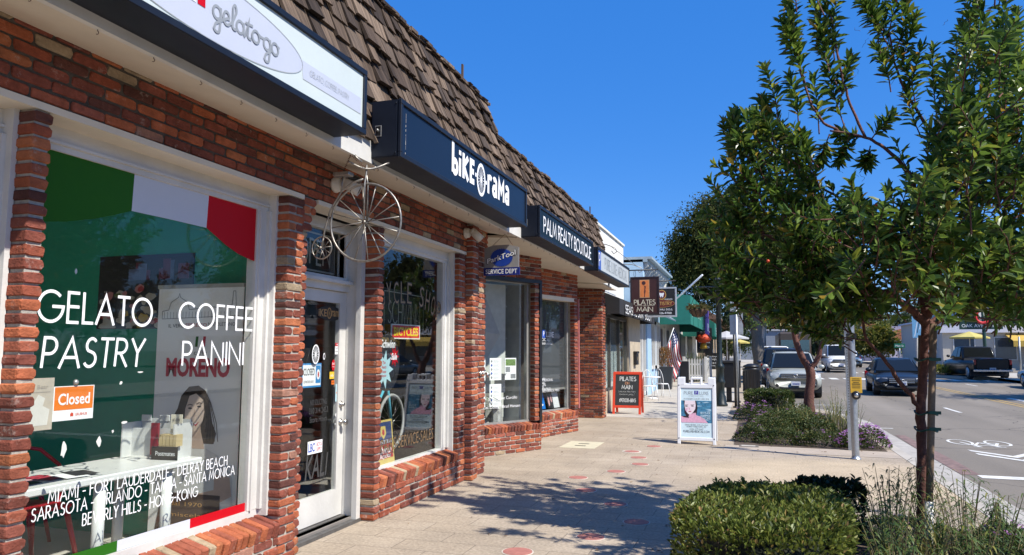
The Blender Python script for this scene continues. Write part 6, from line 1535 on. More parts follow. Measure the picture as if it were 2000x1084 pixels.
def bistro(label, x, y, rz):
    t = thing('bistro_chair', label, 'chair', (0, 0, 0), 'white bistro chairs')
    b = MB(); b.lathe([(.2, .44), (.21, .45), (.21, .465), (.19, .47)], 18); b.build('seat', CHW, t)
    b = MB(); b.tube([(.19 * cos(a), .17 + .03 * sin(a), .47 + .50 * sin(a)) for a in [pi * i / 14 for i in range(15)]], .011, 6)
    for k in (-.09, 0, .09): b.tube([(k, .18, .47), (k, .20, .95 - abs(k))], .007, 5)
    b.build('backrest', CHW, t)
    for sx in (-1, 1):
        for sy in (-1, 1): b = MB(); b.tube([(sx * .15, sy * .15, .44), (sx * .2, sy * .21, 0)], .011, 6); b.build('leg', CHW, t)
    return place(t, x, y, .004, rz)
bistro('white wire bistro chair nearer to the red framed chalkboard', -3.1, 24.3, .6); bistro('white wire bistro chair nearer to the dark planter', -2.92, 26.2, 2.6)
t = thing('bistro_table', 'small round white bistro table between the two white wire chairs', 'table', (-3.15, 25.3, 0)); b = MB(); b.lathe([(.28, .70), (.29, .715), (.27, .73)], 20, 0, Matrix.Translation((-3.15, 25.3, 0))); b.build('table_top', CHW, t); b = MB(); b.tube([(-3.15, 25.3, .7), (-3.15, 25.3, .03)], .02, 8); b.lathe([(.18, 0.004), (.17, .02), (.03, .05)], 14, 0, Matrix.Translation((-3.15, 25.3, 0))); b.build('pedestal', CHW, t)
t = thing('picket_fence', 'short white picket fence screening the restaurant patio', 'fence', (-2.6, 40, 0))
b = MB(); fx0, fx1, fy = -3.15, -2.1, 38.0
for k in range(9): x = fx0 + (fx1 - fx0) * k / 8; b.prism([(x - .045, .10), (x + .045, .10), (x + .045, 1.10), (x, 1.18), (x - .045, 1.10)], -.02, .0, 0, frame((0, fy, gz(fy)), (1, 0, 0), (0, 0, 1)))
for z in (.3, .85): b.box(fx0, fx1, fy + .002, fy + .04, z + .06, z + .14)
for k in range(9): y = fy + .3 + k * .5; b.prism([(y - .07, .10), (y + .07, .10), (y + .07, 1.10), (y, 1.18), (y - .07, 1.10)], -.02, 0, 0, frame((fx1, 0, gz(fy)), (0, 1, 0), (0, 0, 1)))
for z in (.3, .85): b.box(fx1 - .06, fx1 - .022, fy + .05, fy + 4.6, z + .06, z + .14)
b.build('pickets', WHITE, t); b = MB()
for x, y in ((fx1, fy), (fx1, fy + 4.6), (fx0, fy)): b.bev(x - .07, x + .07, y - .07, y + .07, .0, 1.32, .01)
b.build('post', WHITE, t, kind='stuff')
tuft('strap_leaf_plant', 'tall spiky plants growing behind the white picket fence', [(-2.8, 38.6, .4, 1.9), (-2.4, 39.2, .4, 1.8), (-2.5, 40.2, .4, 1.7)], 60, leaf_mat('grey_strap_leaf', [(0, (.03, .05, .025)), (1, (.13, .15, .09))]), .05)
t = thing('paper_lantern', 'round red and gold paper lantern hanging under the green awning', 'lantern', (-2.35, 41, 2.3)); b = MB(); b.lathe([(.1, -.24), (.3, -.18), (.44, 0), (.3, .18), (.1, .24)], 18, 0, Matrix.Translation((-2.35, 41, 2.28))); b.build('shade', mat('lantern_red', (.55, .06, .015), .6), t); b = MB(); b.lathe([(.12, -.24), (.16, -.3), (.2, -.55), (.02, -.56)], 14, 0, Matrix.Translation((-2.35, 41, 2.28))); b.build('tassel', mat('lantern_gold', (.50, .30, .03), .6), t); b = MB(); b.tube([(-2.35, 41, 2.5), (-2.35, 41, 2.9)], .01, 4); b.build('cord', BLACKM, t)
t = thing('black_speaker_post', 'black box on a post in front of the white picket fence', 'post', (-2.75, 33.5, 0)); b = MB(); b.bev(-2.95, -2.58, 33.4, 33.7, .0, 1.15, .02); b.build('box', BLACKM, t)
def umbrella(label, x, y, z, r, m):
    t = thing('patio_umbrella', label, 'umbrella', (x, y, gz(y))); b = MB(); b.tube([(x, y, gz(y)), (x, y, z + .3)], .03, 8); b.build('pole', WHITE2, t)
    b = MB(); n = 8; vs = [(x, y, z + r * .32)] + [(x + r * cos(2 * pi * k / n), y + r * sin(2 * pi * k / n), z) for k in range(n)] + [(x + r * cos(2 * pi * k / n), y + r * sin(2 * pi * k / n), z - .12) for k in range(n)]
    b.add(vs, [(0, 1 + k, 1 + (k + 1) % n) for k in range(n)] + [(1 + k, 9 + k, 9 + (k + 1) % n, 1 + (k + 1) % n) for k in range(n)]); b.build('canopy', m, t)
umbrella('grey white patio umbrella beyond the picket fence', -1.75, 62, 2.7, 1.7, mat('grey_canvas', (.42, .42, .43), .8)); umbrella('yellow patio umbrella near the big grey trunk', -.9, 75, 2.5, .9, mat('yellow_canvas', (.50, .42, .12), .8))
# far end of the left side: a low building and planting
t = thing('tan_shop', 'tan shop with a pitched brown roof at the far end of the left pavement', 'building', (-5, 70, 0)); b = MB(); b.box(-12, -3.2, 61, 95, 0, 4.2); b.build('wall', mat('tan_wall', (.46, .34, .22), .8), t); b = MB(); b.prism([(-12.2, 4.2), (-2.2, 4.2), (-2.2, 4.35), (-6, 6.2), (-12.2, 6.2)], 0, 36, 0, frame((0, 97, 0), (1, 0, 0), (0, 0, 1))); b.build('roof', mat('brown_roof', (.16, .09, .06), .9), t)
b = MB()
for k in range(6): b.box(-3.21, -3.15, 62.5 + 5 * k, 65 + 5 * k, .3, 3)
b.build('window', mat('dim_window', (0, 0, 0)), t, kind='stuff')
# ------------------------------------------------------------------ vehicles (built nose towards -Y, origin under the nose's middle)
TYRE = mat('tyre_rubber', (.018, .018, .019), .85); LAMP = mat('lamp_glass', (.55, .56, .56), .12, spec=.9, var=.1, scale=30); TAIL = mat('tail_lamp', (.35, .01, .012), .2, spec=.8); PLATE = mat('plate_white', (.62, .64, .68), .5); PLBL = mat('plate_blue', (.06, .09, .30), .5); ALLOY = mat('alloy_rim', (.45, .46, .47), .3, metal=.9); GRILLE = mat('dark_grille', (.015, .015, .016), .4); AMB = mat('amber_lamp', (.60, .18, .02), .2)
def ring_section(w, zl, zh, y, n=20, e=3.4):
    out = []; cz, hz = (zl + zh) / 2, (zh - zl) / 2
    for k in range(n):
        a = 2 * pi * (k + .5) / n; c, s = cos(a), sin(a); q = (abs(c) ** e + abs(s) ** e) ** (-1 / e)
        out.append((w * q * c, y, cz + hz * q * s))
    return out
def loft(mb, rings, mi=0):
    n = len(rings[0]); vs = [p for r in rings for p in r]
    fs = [(i * n + k, i * n + (k + 1) % n, (i + 1) * n + (k + 1) % n, (i + 1) * n + k) for i in range(len(rings) - 1) for k in range(n)]
    fs += [tuple(range(n)), tuple(range((len(rings) - 1) * n, len(rings) * n))[::-1]]
    mb.add(vs, [f[::-1] for f in fs], mi, None, True)
def car(name, label, cat, loc, rz, paint, L_, W, H, zhood, ztail, belt, ws0, ws1, rr0, rr1, bumper=.32, tuck=.72, wheel_r=.34, ax=(.9, None), rack=False, pickup=False, group=None, rear=False, lamp_w=.30, chrome=True):
    """body side profile: hood height, tail height, belt line; ws0..ws1 windscreen, rr0..rr1 rear glass"""
    t = thing(name, label, cat, (0, 0, 0), group)
    w = W / 2
    b = MB(); mid = (zhood + belt) / 2
    st = [(0.0, w * .80, bumper + .06, zhood - .22), (.05, w * .90, bumper, zhood - .12), (.16, w * .965, bumper - .06, zhood - .05), (.45, w * .99, .24, zhood), (ws0 * .8, w, .22, zhood + (belt - zhood) * .7), (ws0 + .1, w, .22, belt), (L_ * .5, w, .22, belt + .01)]
    if pickup: st += [(rr1 + .02, w, .24, belt + .01), (rr1 + .05, w, .30, ztail), (L_ - .06, w, .36, ztail), (L_, w * .98, .42, ztail - .02)]
    else: st += [(rr1 - .1, w, .24, belt + .01), (L_ - .30, w * .98, .27, ztail), (L_ - .08, w * .94, .32, ztail - .04), (L_, w * .86, .40, ztail - .14)]
    loft(b, [ring_section(s_[1], s_[2], s_[3], s_[0]) for s_ in st]); b.build('body', paint, t)
    # roof and pillars
    b = MB(); tw_ = w * tuck; zb = belt - .03
    rings = []
    for y, hw, z0, z1 in ((ws0, w * .90, zb - .03, zb + .02), (ws0 + (ws1 - ws0) * .5, (w * .9 + tw_) / 2, zb - .03, zb + (H - zb) * .44), (ws1, tw_, zb - .03, H - .03), ((ws1 + rr0) / 2, tw_ + .01, zb - .03, H), (rr0, tw_, zb - .03, H - .02), (rr0 + (rr1 - rr0) * .55, (w * .9 + tw_) / 2, zb - .03, zb + (H - zb) * .42), (rr1, w * .90, zb - .03, zb + .02)):
        rings.append([(w * .93, y, z0), (hw, y, z1 - .06 if z1 - .06 > z0 else z0 + .01), (hw - .07, y, z1 - .01), (hw * .5, y, z1), (0, y, z1 + .006), (-hw * .5, y, z1), (-hw + .07, y, z1 - .01), (-hw, y, z1 - .06 if z1 - .06 > z0 else z0 + .01), (-w * .93, y, z0), (0, y, z0)])
    loft(b, rings); b.build('roof', paint, t)
    # glass panels set just proud of the shell
    def glassp(nm, pts):
        g = MB(); n = len(pts); c = sum((Vector(p) for p in pts), Vector()) / n
        nr = (Vector(pts[1]) - Vector(pts[0])).cross(Vector(pts[2]) - Vector(pts[0])).normalized()
        if nr.dot(c - Vector((0, L_ * .5, belt))) < 0: nr = -nr
        g.add([Vector(p) + nr * .032 for p in pts] + [Vector(p) - nr * .02 for p in pts], [tuple(range(n)), tuple(range(n, 2 * n))[::-1]] + [(i, (i + 1) % n, n + (i + 1) % n, n + i) for i in range(n)]); g.build(nm, CARGLASS, t)
    glassp('windscreen', [(-w * .83, ws0 + .06, zb + .05), (w * .83, ws0 + .06, zb + .05), (tw_ * .90, ws1 - .03, H - .09), (-tw_ * .90, ws1 - .03, H - .09)])
    glassp('rear_window', [(w * .80, rr1 - .06, zb + .07), (-w * .80, rr1 - .06, zb + .07), (-tw_ * .88, rr0 + .03, H - .09), (tw_ * .88, rr0 + .03, H - .09)])
    for s_ in (-1, 1):
        ym = (ws1 + rr0) / 2 + .1; xb, xt = s_ * w * .925, s_ * (tw_ + .0)
        glassp('side_window', [(xb, ws0 + .32, zb + .06), (xb, ym - .04, zb + .06), (xt, ym - .04, H - .10), (xt, ws1 + .06, H - .10)]); glassp('side_window', [(xb, ym + .04, zb + .06), (xb, rr1 - .3, zb + .06), (xt, rr0 - .05, H - .10), (xt, ym + .04, H - .10)])
        m_ = MB(); m_.blob((s_ * (w + .09), ws0 + .35, belt + .08), (.11, .07, .085), 10, 7); m_.build('mirror', paint, t)
        h = MB(); x1 = s_ * w * .93; x0 = s_ * (w * .93 - lamp_w); zt = zhood - .10
        h.add([(x0, -.005, zt - .17), (x1, .14, zt - .16), (x1 * 1.01, .20, zt - .01), (x0 * 1.02, .06, zt)] + [(x0, .3, zt - .17), (x1 * .97, .4, zt - .16), (x1 * .97, .4, zt - .01), (x0, .3, zt)], [(0, 1, 2, 3), (3, 2, 6, 7), (0, 4, 5, 1), (1, 5, 6, 2), (0, 3, 7, 4)]); h.build('headlight', LAMP, t)
        fl = MB(); fl.lathe([(.06, 0), (.055, .012), (.001, .014)], 12, 0, frame((s_ * w * .70, .0, bumper + .13), (1, 0, 0), (0, 0, 1))); fl.build('fog_lamp', GRILLE, t)
        tl = MB(); tl.bev(s_ * w * .90 - .08, s_ * w * .90 + .05, L_ - .12, L_ + .005, ztail - .38, ztail - .06, .02); tl.build('taillight', TAIL, t)
    g = MB(); zt = zhood - .12
    g.bev(-w * .93 + lamp_w + .04, w * .93 - lamp_w - .04, -.015, .10, zt - .17, zt, .012, 0)
    if chrome:
        for k in range(3): g.bev(-w * .93 + lamp_w + .05, w * .93 - lamp_w - .05, -.03, .0, zt - .165 + k * .066, zt - .140 + k * .066, .006, 1)
        g.tube([(.085 * cos(a), -.034, zt - .085 + .055 * sin(a)) for a in [2 * pi * i / 16 for i in range(16)]], .009, 6, 1, closed=True); g.tube([(.035 * cos(a), -.036, zt - .085 + .05 * sin(a)) for a in [2 * pi * i / 14 for i in range(14)]], .008, 6, 1, closed=True)
    g.build('grille', [GRILLE, CHROME], t)
    bm = MB(); bm.bev(-w * .6, w * .6, -.02, .12, bumper - .01, bumper + .07, .02); bm.build('air_intake', GRILLE, t)
    for yy, nm in ((-.03, 0), (L_ + .012, 1)):
        p_ = MB(); zc = bumper + .20 if not nm else (ztail - .3 if not pickup else .62); p_.bev(-.16, .16, yy - .012, yy + .012, zc - .075, zc + .075, .004, 0)
        sg = -1 if nm == 0 else 1
        for k in range(6): p_.box(-.11 + k * .04, -.085 + k * .04, yy + sg * .0125, yy + sg * .015, zc - .04, zc + .02, 1)
        p_.build('number_plate', [PLATE, PLBL], t)
    a2 = ax[1] or L_ - .95
    for y in (ax[0], a2):
        for s_ in (-1, 1):
            wh = MB(); M = Matrix.Translation((s_ * (w - .11), y, wheel_r)) @ Matrix.Rotation(pi / 2, 4, 'Y')
            wh.lathe([(wheel_r * .62, -.11), (wheel_r * .93, -.115), (wheel_r, -.08), (wheel_r, .08), (wheel_r * .93, .115), (wheel_r * .62, .11)], 24, 0, M); o = wh.build('wheel', TYRE, t)
            rm = MB(); rm.lathe([(wheel_r * .64, s_ * .118), (wheel_r * .60, s_ * .10), (wheel_r * .2, s_ * .105), (.02, s_ * .11)][::s_], 20, 0, M)
            for k in range(5): a = 2 * pi * k / 5; rm.tube([M @ Vector((.03 * cos(a), .03 * sin(a), s_ * .115)), M @ Vector((wheel_r * .58 * cos(a), wheel_r * .58 * sin(a), s_ * .115))], .022, 5)
            rm.build('rim', ALLOY, o)
        ar = MB(); ar.box(-w + .02, w - .02, y - wheel_r * 1.06, y + wheel_r * 1.06, .20, wheel_r * 1.5); ar.build('wheel_well', GRILLE, t)
    if rack:
        r_ = MB()
        for s_ in (-1, 1): r_.tube([(s_ * (tw_ - .06), ws1 + .05, H - .02), (s_ * (tw_ - .06), ws1 + .2, H + .05), (s_ * (tw_ - .06), rr0 - .2, H + .05), (s_ * (tw_ - .06), rr0, H - .02)], .018, 6)
        r_.build('roof_rack', BLACKM, t)
    if pickup:
        bd = MB(); bd.box(-w * .86, w * .86, rr1 + .12, L_ - .1, ztail - .5, ztail - .005); bd.build('load_bed', GRILLE, t)
        tg = MB(); tg.bev(-w * .80, w * .80, L_ - .02, L_ + .015, .62, ztail - .05, .015, 0); tg.bev(-w * .98, w * .98, L_ - .02, L_ + .10, .46, .58, .02, 1); tg.build('tailgate', [paint, CHROME], t)
    t.location = loc; t.rotation_euler.z = rz
    return t
def paint(n, c, metal=.1, rough=.38): return mat(n, c, rough, metal, var=.03, scale=2, coat=.25, spec=.4)
gl_ = lambda x, y: (x, y, ROADZ + gz(y))
SILV = paint('silver_paint', (.40, .42, .39), .25); BLUEP = paint('navy_paint', (.02, .035, .075)); WHP = paint('white_car_paint', (.70, .71, .72), 0); DARKP = paint('dark_blue_grey_paint', (.014, .020, .032)); BLKP = paint('black_car_paint', (.006, .007, .009))
car('silver_suv', 'silver estate car parked facing us by the kerb behind the forked red trunk', 'car', gl_(1.55, 29.0), 0, SILV, 4.7, 1.83, 1.70, 1.02, 1.05, 1.05, 1.10, 1.95, 4.0, 4.55, bumper=.34, tuck=.74, wheel_r=.36, rack=True, group='vehicles parked along the near kerb')
car('blue_suv', 'dark blue tall car parked just behind the silver one', 'car', gl_(1.42, 36.0), 0, BLUEP, 4.8, 1.86, 1.84, 1.08, 1.10, 1.10, 1.10, 1.9, 4.2, 4.65, bumper=.36, tuck=.78, wheel_r=.37, rack=True, group='vehicles parked along the near kerb')
car('white_suv', 'white tall car mostly hidden behind the dark blue one', 'car', gl_(1.30, 43.0), 0, WHP, 4.9, 1.9, 1.95, 1.1, 1.15, 1.14, 1.1, 1.8, 4.4, 4.75, bumper=.36, tuck=.8, wheel_r=.37, group='vehicles parked along the near kerb')
car('dark_sedan', 'dark blue-grey saloon driving towards us left of the nearest trunk', 'car', gl_(5.45, 31.5), -.05, DARKP, 4.75, 1.82, 1.45, .80, .92, .90, 1.25, 2.15, 3.35, 4.2, bumper=.30, tuck=.70, wheel_r=.33, lamp_w=.36)
car('white_van', 'white van with a roof ladder rack approaching in the middle distance', 'van', gl_(6.45, 60), 0, WHP, 5.4, 2.0, 2.1, 1.12, 1.25, 1.22, .95, 1.55, 5.0, 5.35, bumper=.40, tuck=.84, wheel_r=.38, rack=True)
car('white_sedan', 'small white car parked far off beyond the dark saloon', 'car', gl_(9.6, 86), pi, WHP, 4.5, 1.8, 1.55, .9, 1.0, .98, 1.15, 1.95, 3.6, 4.25, group='distant cars')
car('blue_hatchback', 'small blue-grey car in front of the far white one', 'car', gl_(9.2, 77), 0, paint('grey_blue_paint', (.10, .16, .24)), 4.3, 1.78, 1.5, .9, 1.0, .98, 1.1, 1.9, 3.5, 4.1, group='distant cars')
car('black_pickup', 'black pickup truck seen from behind parked at the far kerb', 'pickup truck', gl_(12.75, 54.5), pi + .06, BLKP, 5.8, 2.0, 1.92, 1.18, 1.22, 1.26, 1.45, 2.2, 3.4, 3.75, bumper=.45, tuck=.80, wheel_r=.42, pickup=True)
car('silver_saloon', 'silver saloon cut off by the right picture edge', 'car', gl_(13.1, 42.0), pi + .05, SILV, 4.6, 1.8, 1.45, .85, .98, .92, 1.2, 2.1, 3.4, 4.2)
b = thing('brown_coach', 'tall dark brown motor coach seen from the front behind the parked cars', 'coach', gl_(3.4, 63)); o = b.location
m_ = MB(); m_.bev(-1.2, 1.2, 0, 9, .45, 3.1, .14); [m_.v.__setitem__(i, (v[0] + o.x, v[1] + o.y, v[2] + o.z)) for i, v in enumerate(m_.v)]; m_.build('body', paint('brown_coach_paint', (.075, .058, .048), .1, .4), b)
m_ = MB()
for s_ in (-1, 1): m_.bev(o.x + s_ * .56 - .5, o.x + s_ * .56 + .5, o.y - .02, o.y + .03, o.z + 1.55, o.z + 2.45, .05)
m_.build('windscreen', mat('teal_glass', (.05, .11, .13), .1, spec=.8), b)
for s_ in (-1, 1): m_ = MB(); m_.bev(o.x + s_ * .95 - .15, o.x + s_ * .95 + .15, o.y - .02, o.y + .03, o.z + .85, o.z + 1.05, .03); m_.build('headlight', LAMP, b)
m_ = MB(); m_.bev(o.x - 1.2, o.x + 1.2, o.y - .06, o.y + .06, o.z + .42, o.z + .70, .04); m_.build('bumper', BLACKM, b)
for s_ in (-1, 1):
    for y in (1.4, 6.8): m_ = MB(); m_.lathe([(.28, -.14), (.46, -.14), (.48, 0), (.46, .14), (.28, .14)], 20, 0, Matrix.Translation((o.x + s_ * 1.02, o.y + y, o.z + .48)) @ Matrix.Rotation(pi / 2, 4, 'Y')); m_.build('wheel', TYRE, b)

# ------------------------------------------------------------------ trees and buildings farther away
GREY_BARK = mat('grey_bark', (.17, .15, .13), .9, var=.25, scale=10, bump=.8, bscale=20); PALE_BARK = mat('pale_bark', (.52, .49, .44), .85, var=.15, scale=8)
L_FIC = leaf_mat('fine_leaf', [(0, (.020, .030, .008)), (.4, (.048, .060, .014)), (.8, (.085, .095, .022)), (1, (.14, .135, .035))], rough=.7, trans=.25, spec=.15)
L_OLV = leaf_mat('olive_leaf', [(0, (.03, .05, .02)), (.5, (.06, .09, .035)), (1, (.10, .13, .05))], rough=.55, trans=.2)
L_YEL = leaf_mat('yellow_green_leaf', [(0, (.06, .09, .015)), (.5, (.14, .16, .02)), (1, (.26, .20, .03))], rough=.55, trans=.3)
def tree(label, base, trunk_pts, r0, blobs, n, L_, leafm, barkm=GREY_BARK, droop=0, cat='tree', group=None, clump=.55):
    t = thing('tree', label, cat, base, group); wd, lf = MB(), MB()
    top = limb(wd, [Vector(p) for p in trunk_pts], r0, r0 * .5, 10)[-1]
    for c, r in blobs:
        c = Vector(c); md = (top + c) / 2 + Vector((0, 0, -.2)); limb(wd, [top - Vector((0, 0, .3)), md, c], r0 * .42, r0 * .08, 6)
    vol = [r[0] * r[1] * r[2] for c, r in blobs]
    nc = max(8, n // 26)
    for _ in range(nc):
        c, r = R.choices(blobs, [v ** .8 for v in vol])[0]
        d = rv(); d.normalize(); q = R.uniform(.45, 1.02) if R.random() < .85 else R.uniform(0, .5)
        p = Vector(c) + Vector((d.x * r[0], d.y * r[1], d.z * r[2])) * q
        cs = clump * R.uniform(.6, 1.3)
        for k in range(26):
            o = rv(cs * .42)
            if droop: o.z -= abs(R.gauss(0, cs * droop)); 
            dd = rv(.6) + d * .5 + Vector((0, 0, -droop * .8 + .1)); l = L_ * R.uniform(.6, 1.3)
            leafq(lf, p + o, dd, Vector((0, 0, 1)) + rv(.6), l, l * .45, 0, .2, .2)
    for _ in range(n // 14):                          # bigger sprays deep in the crown close it against the sky
        c, r = R.choices(blobs, [v ** .8 for v in vol])[0]; d = rv(); d.normalize(); q = R.uniform(.1, .82)
        leafq(lf, Vector(c) + Vector((d.x * r[0], d.y * r[1], d.z * r[2])) * q, rv(.6) + Vector((0, 0, -.3)), Vector((0, 0, 1)) + rv(.8), L_ * 3.2, L_ * 1.5, 0, .2, .3)
    wd.build('trunk', barkm, t); lf.build('crown', leafm, t); return t
tree('big fine leaved street tree with drooping sprays against the blue sky', (.4, 42, 0), [(.55, 42, 0), (.40, 42, 2.0), (.25, 42, 3.6), (-.2, 42, 5.2)], .36, [((-1.6, 42, 8.0), (2.7, 2.4, 2.3)), ((.8, 42.3, 7.2), (2.6, 2.4, 2.4)), ((-2.9, 41.6, 6.2), (1.7, 1.6, 1.6)), ((-.2, 41.6, 5.4), (2.2, 1.9, 1.3)), ((2.8, 42, 6.0), (1.8, 1.8, 1.5)), ((-1.2, 42, 9.6), (1.5, 1.5, 1.0)), ((-3.4, 41.6, 7.4), (1.0, 1.0, 1.0)), ((-2.3, 41.4, 4.8), (.9, .9, .7))], 60000, .135, L_FIC, droop=.7, clump=.5)
tree('tree with a smooth pale trunk beyond the parked blue car', (1.2, 68, gz(68)), [(1.05, 68, gz(68)), (1.1, 68, 2.6), (1.35, 68, 4.4)], .32, [((.5, 68, 6.2), (2.2, 2, 1.8)), ((2.6, 68, 5.6), (2, 2, 1.5)), ((-1.2, 68, 5), (1.4, 1.4, 1.2))], 5200, .26, L_OLV, PALE_BARK, droop=.4, clump=.8)
for k, (x, y, h, r, lm, lb) in enumerate((
        (-2.6, 92, 5.5, 3.2, L_OLV, 'rounded olive green tree over the far left pavement'), (1.0, 130, 8.0, 5.5, L_FIC, 'dark tree closing the street behind the pale trunk'), (7.0, 128, 7.0, 5.0, L_FIC, 'broad dark tree above the white van'),
        (12.0, 120, 6.2, 4.2, L_OLV, 'green tree just right of the white van'), (12.2, 100, 4.2, 2.6, L_YEL, 'yellow-green shrub tree left of the lavender wall'), (14.6, 98, 4.6, 2.2, L_YEL, 'orange tinged shrub tree against the lavender wall'),
        (17.5, 130, 9.0, 5.5, L_FIC, 'tall dark tree behind the lavender wall'), (24.0, 125, 8.5, 5.0, L_OLV, 'olive tree behind the cream building'), (-9.0, 120, 9.0, 6.0, L_FIC, 'dark tree above the tan shop roof'))):
    z0 = gz(y); tree(lb, (x, y, z0), [(x, y, z0), (x + .1, y, z0 + h * .3), (x - .1, y, z0 + h * .5)], .25, [((x, y, z0 + h * .62), (r, r, h * .36)), ((x - r * .5, y - .5, z0 + h * .45), (r * .6, r * .6, h * .25)), ((x + r * .55, y, z0 + h * .5), (r * .6, r * .6, h * .26)), ((x + .2 * r, y, z0 + h * .84), (r * .55, r * .55, h * .2))], 3800, .42 if y > 110 else .28, lm, GREY_BARK, .2, group='distant trees', clump=1.1)
tree('large dark tree overhanging the black pickup at the right picture edge', (15.6, 46, .1), [(15.6, 46, 0), (15.5, 46, 2.2), (15.2, 46, 3.6)], .26, [((15.4, 46, 5.4), (2.8, 2.6, 2.0)), ((13.6, 45.6, 4.5), (1.6, 1.6, 1.1)), ((17, 46, 5), (2.2, 2.2, 1.8)), ((15, 46, 7.2), (2, 2, 1.2)), ((16.0, 45.2, 3.6), (1.2, 1.2, .9))], 11000, .20, L_FIC, droop=.5, clump=.6)
tree('street tree outside the right picture edge that shades the road', (15.6, 31, 0), [(15.6, 31, 0), (15.5, 31, 2.4), (15.3, 31, 3.8)], .26, [((15.0, 31, 5.6), (3.0, 2.8, 2.0)), ((12.9, 30.6, 5.4), (1.8, 1.8, 1.2)), ((16.8, 31.4, 5.2), (2.4, 2.4, 1.7))], 8000, .20, L_FIC, droop=.4, clump=.6)
tree('thin young tree with a bare pale stem beside the street name sign', (14.2, 74, gz(74)), [(14.1, 74, gz(74)), (14.15, 74, 2.8), (14.35, 74, 4.6)], .13, [((14.4, 74, 5.2), (1.1, 1.1, .8))], 500, .2, L_OLV, PALE_BARK, clump=.5)
sh_ = thing('street_shrubs', 'low yellowish shrubs in the island planter left of the black pickup', 'shrubs', (12.2, 55, .16)); lf = MB()
for _ in range(1500):
    p = Vector((R.uniform(11.4, 13.1), R.uniform(52.6, 57.5), gz(55) + R.uniform(.05, .5))); leafq(lf, p, rv(.5) + Vector((0, 0, .8)), Vector((0, 0, 1)) + rv(.4), .2, .08)
lf.build('foliage', L_YEL, sh_)

def wins(t, M, cols, rows, w_, h_, x0, z0, dx, dz, fm, gm):
    for i in range(cols):
        for j in range(rows):
            b = MB(); x, z = x0 + i * dx, z0 + j * dz
            b.box(x - .08, x + w_ + .08, z - .08, z, 0, .07, 0, M); b.box(x - .08, x + w_ + .08, z + h_, z + h_ + .08, 0, .07, 0, M); b.box(x - .08, x, z, z + h_, 0, .07, 0, M); b.box(x + w_, x + w_ + .08, z, z + h_, 0, .07, 0, M)
            f = b.build('window', fm, t); b = MB(); b.box(x, x + w_, z, z + h_, .0, .03, 0, M); b.build('pane', gm, f)
DIM = mat('dim_window', (0, 0, 0))
t = thing('cream_building', 'long cream building with a yellow awning across the side street', 'building', (24, 80, gz(76)))
b = MB(); b.box(16.6, 60, 76, 95, 0, 4.6); b.box(19, 60, 79, 96, 4.6, 8.2); b.build('wall', mat('cream_wall', (.52, .48, .41), .85, var=.06, scale=.6, bump=.1, bscale=8), t)
b = MB(); b.box(16.3, 60, 75.6, 76, 3.35, 4.0); b.box(16.3, 60, 75.7, 95, 4.6, 4.75); b.build('roof_band', mat('pale_lavender_band', (.62, .62, .68), .7), t)
wins(t, frame((17, 75.99, .4), (1, 0, 0), (0, 0, 1)), 5, 1, 1.6, 1.9, .5, .6, 3.2, 2, WHITE, DIM); wins(t, frame((19, 78.99, 0), (1, 0, 0), (0, 0, 1)), 6, 1, 1.6, 1.3, 1.5, 5.9, 4.5, 2, WHITE, DIM)
b = MB(); b.add([(21.5, 76, 3.2), (34, 76, 3.2), (34, 73.8, 2.6), (21.5, 73.8, 2.6), (21.5, 73.8, 2.1), (34, 73.8, 2.1)], [(0, 1, 2, 3)[::-1], (3, 2, 5, 4)[::-1]]); b.add([(21.5, 76, 3.19), (34, 76, 3.19), (34, 73.81, 2.59), (21.5, 73.81, 2.59)], [(0, 1, 2, 3)]); b.build('awning', mat('ochre_canvas', (.50, .33, .06), .8), t)
umbrella('yellow patio umbrella in front of the cream building', 17.4, 70.5, 2.85, 1.5, mat('yellow_canvas', (0, 0, 0)))
t = thing('lavender_building', 'low lavender walled building with a red tiled edge', 'building', (16, 112, gz(110)))
b = MB(); b.box(14.2, 22, 108, 125, 0, 5.0); b.build('wall', mat('lavender_wall', (.42, .41, .52), .85), t); b = MB(); b.box(13.8, 15.8, 107.4, 108, 5.0, 5.3); b.prism([(15.2, 3.2), (19, 3.2), (19, 4.6), (18.6, 4.6), (15.2, 3.5)], 0, .8, 0, frame((0, 107.9, 0), (1, 0, 0), (0, 0, 1))); b.build('roof_edge', mat('terracotta', (.42, .16, .08), .85), t); wins(t, frame((14.2, 107.99, 0), (1, 0, 0), (0, 0, 1)), 2, 1, 1.4, 1.4, 1.2, 1.3, 3.2, 2, WHITE, DIM)
t = thing('added_opposite_shops', 'pale shop row across the street, out of view, added for its reflection in the shop glass', 'building', (24, 10, 0))  # unseen row, added so the angled shop glass mirrors more than open sky
b = MB(); b.box(21, 34, -30, 22, 0, 4.6); b.box(20.9, 21, -30, 22, 4.3, 4.9); b.build('wall', mat('opposite_wall', (.45, .42, .37), .85), t); b = MB(); b.box(19.8, 21, -28, 20, 2.75, 2.9); b.build('canopy', mat('brown_canopy', (.12, .07, .05), .8), t); wins(t, frame((20.99, 20, 0), (0, -1, 0), (0, 0, 1)), 10, 1, 3.2, 2.0, .8, .6, 4.7, 2, WHITE, DIM)
t = thing('grey_building', 'flat grey building glimpsed under the far trees', 'building', (-1, 112, gz(110))); b = MB(); b.box(-2, 5, 112, 122, 0, 4.6); b.build('wall', mat('blue_grey_wall', (.24, .27, .31), .85), t); b = MB(); b.box(-2.2, 5.2, 111.8, 122, 4.6, 4.8); b.build('roof_edge', mat('pale_roof_edge', (.5, .5, .5), .8), t)
t = thing('far_house', 'row of plain far buildings closing the end of the street', 'building', (20, 160, 0)); b = MB(); b.box(-60, 120, 168, 180, 0, 6); b.build('wall', mat('far_wall', (.30, .29, .27), .9, var=.3, scale=.1), t)
lf = MB()
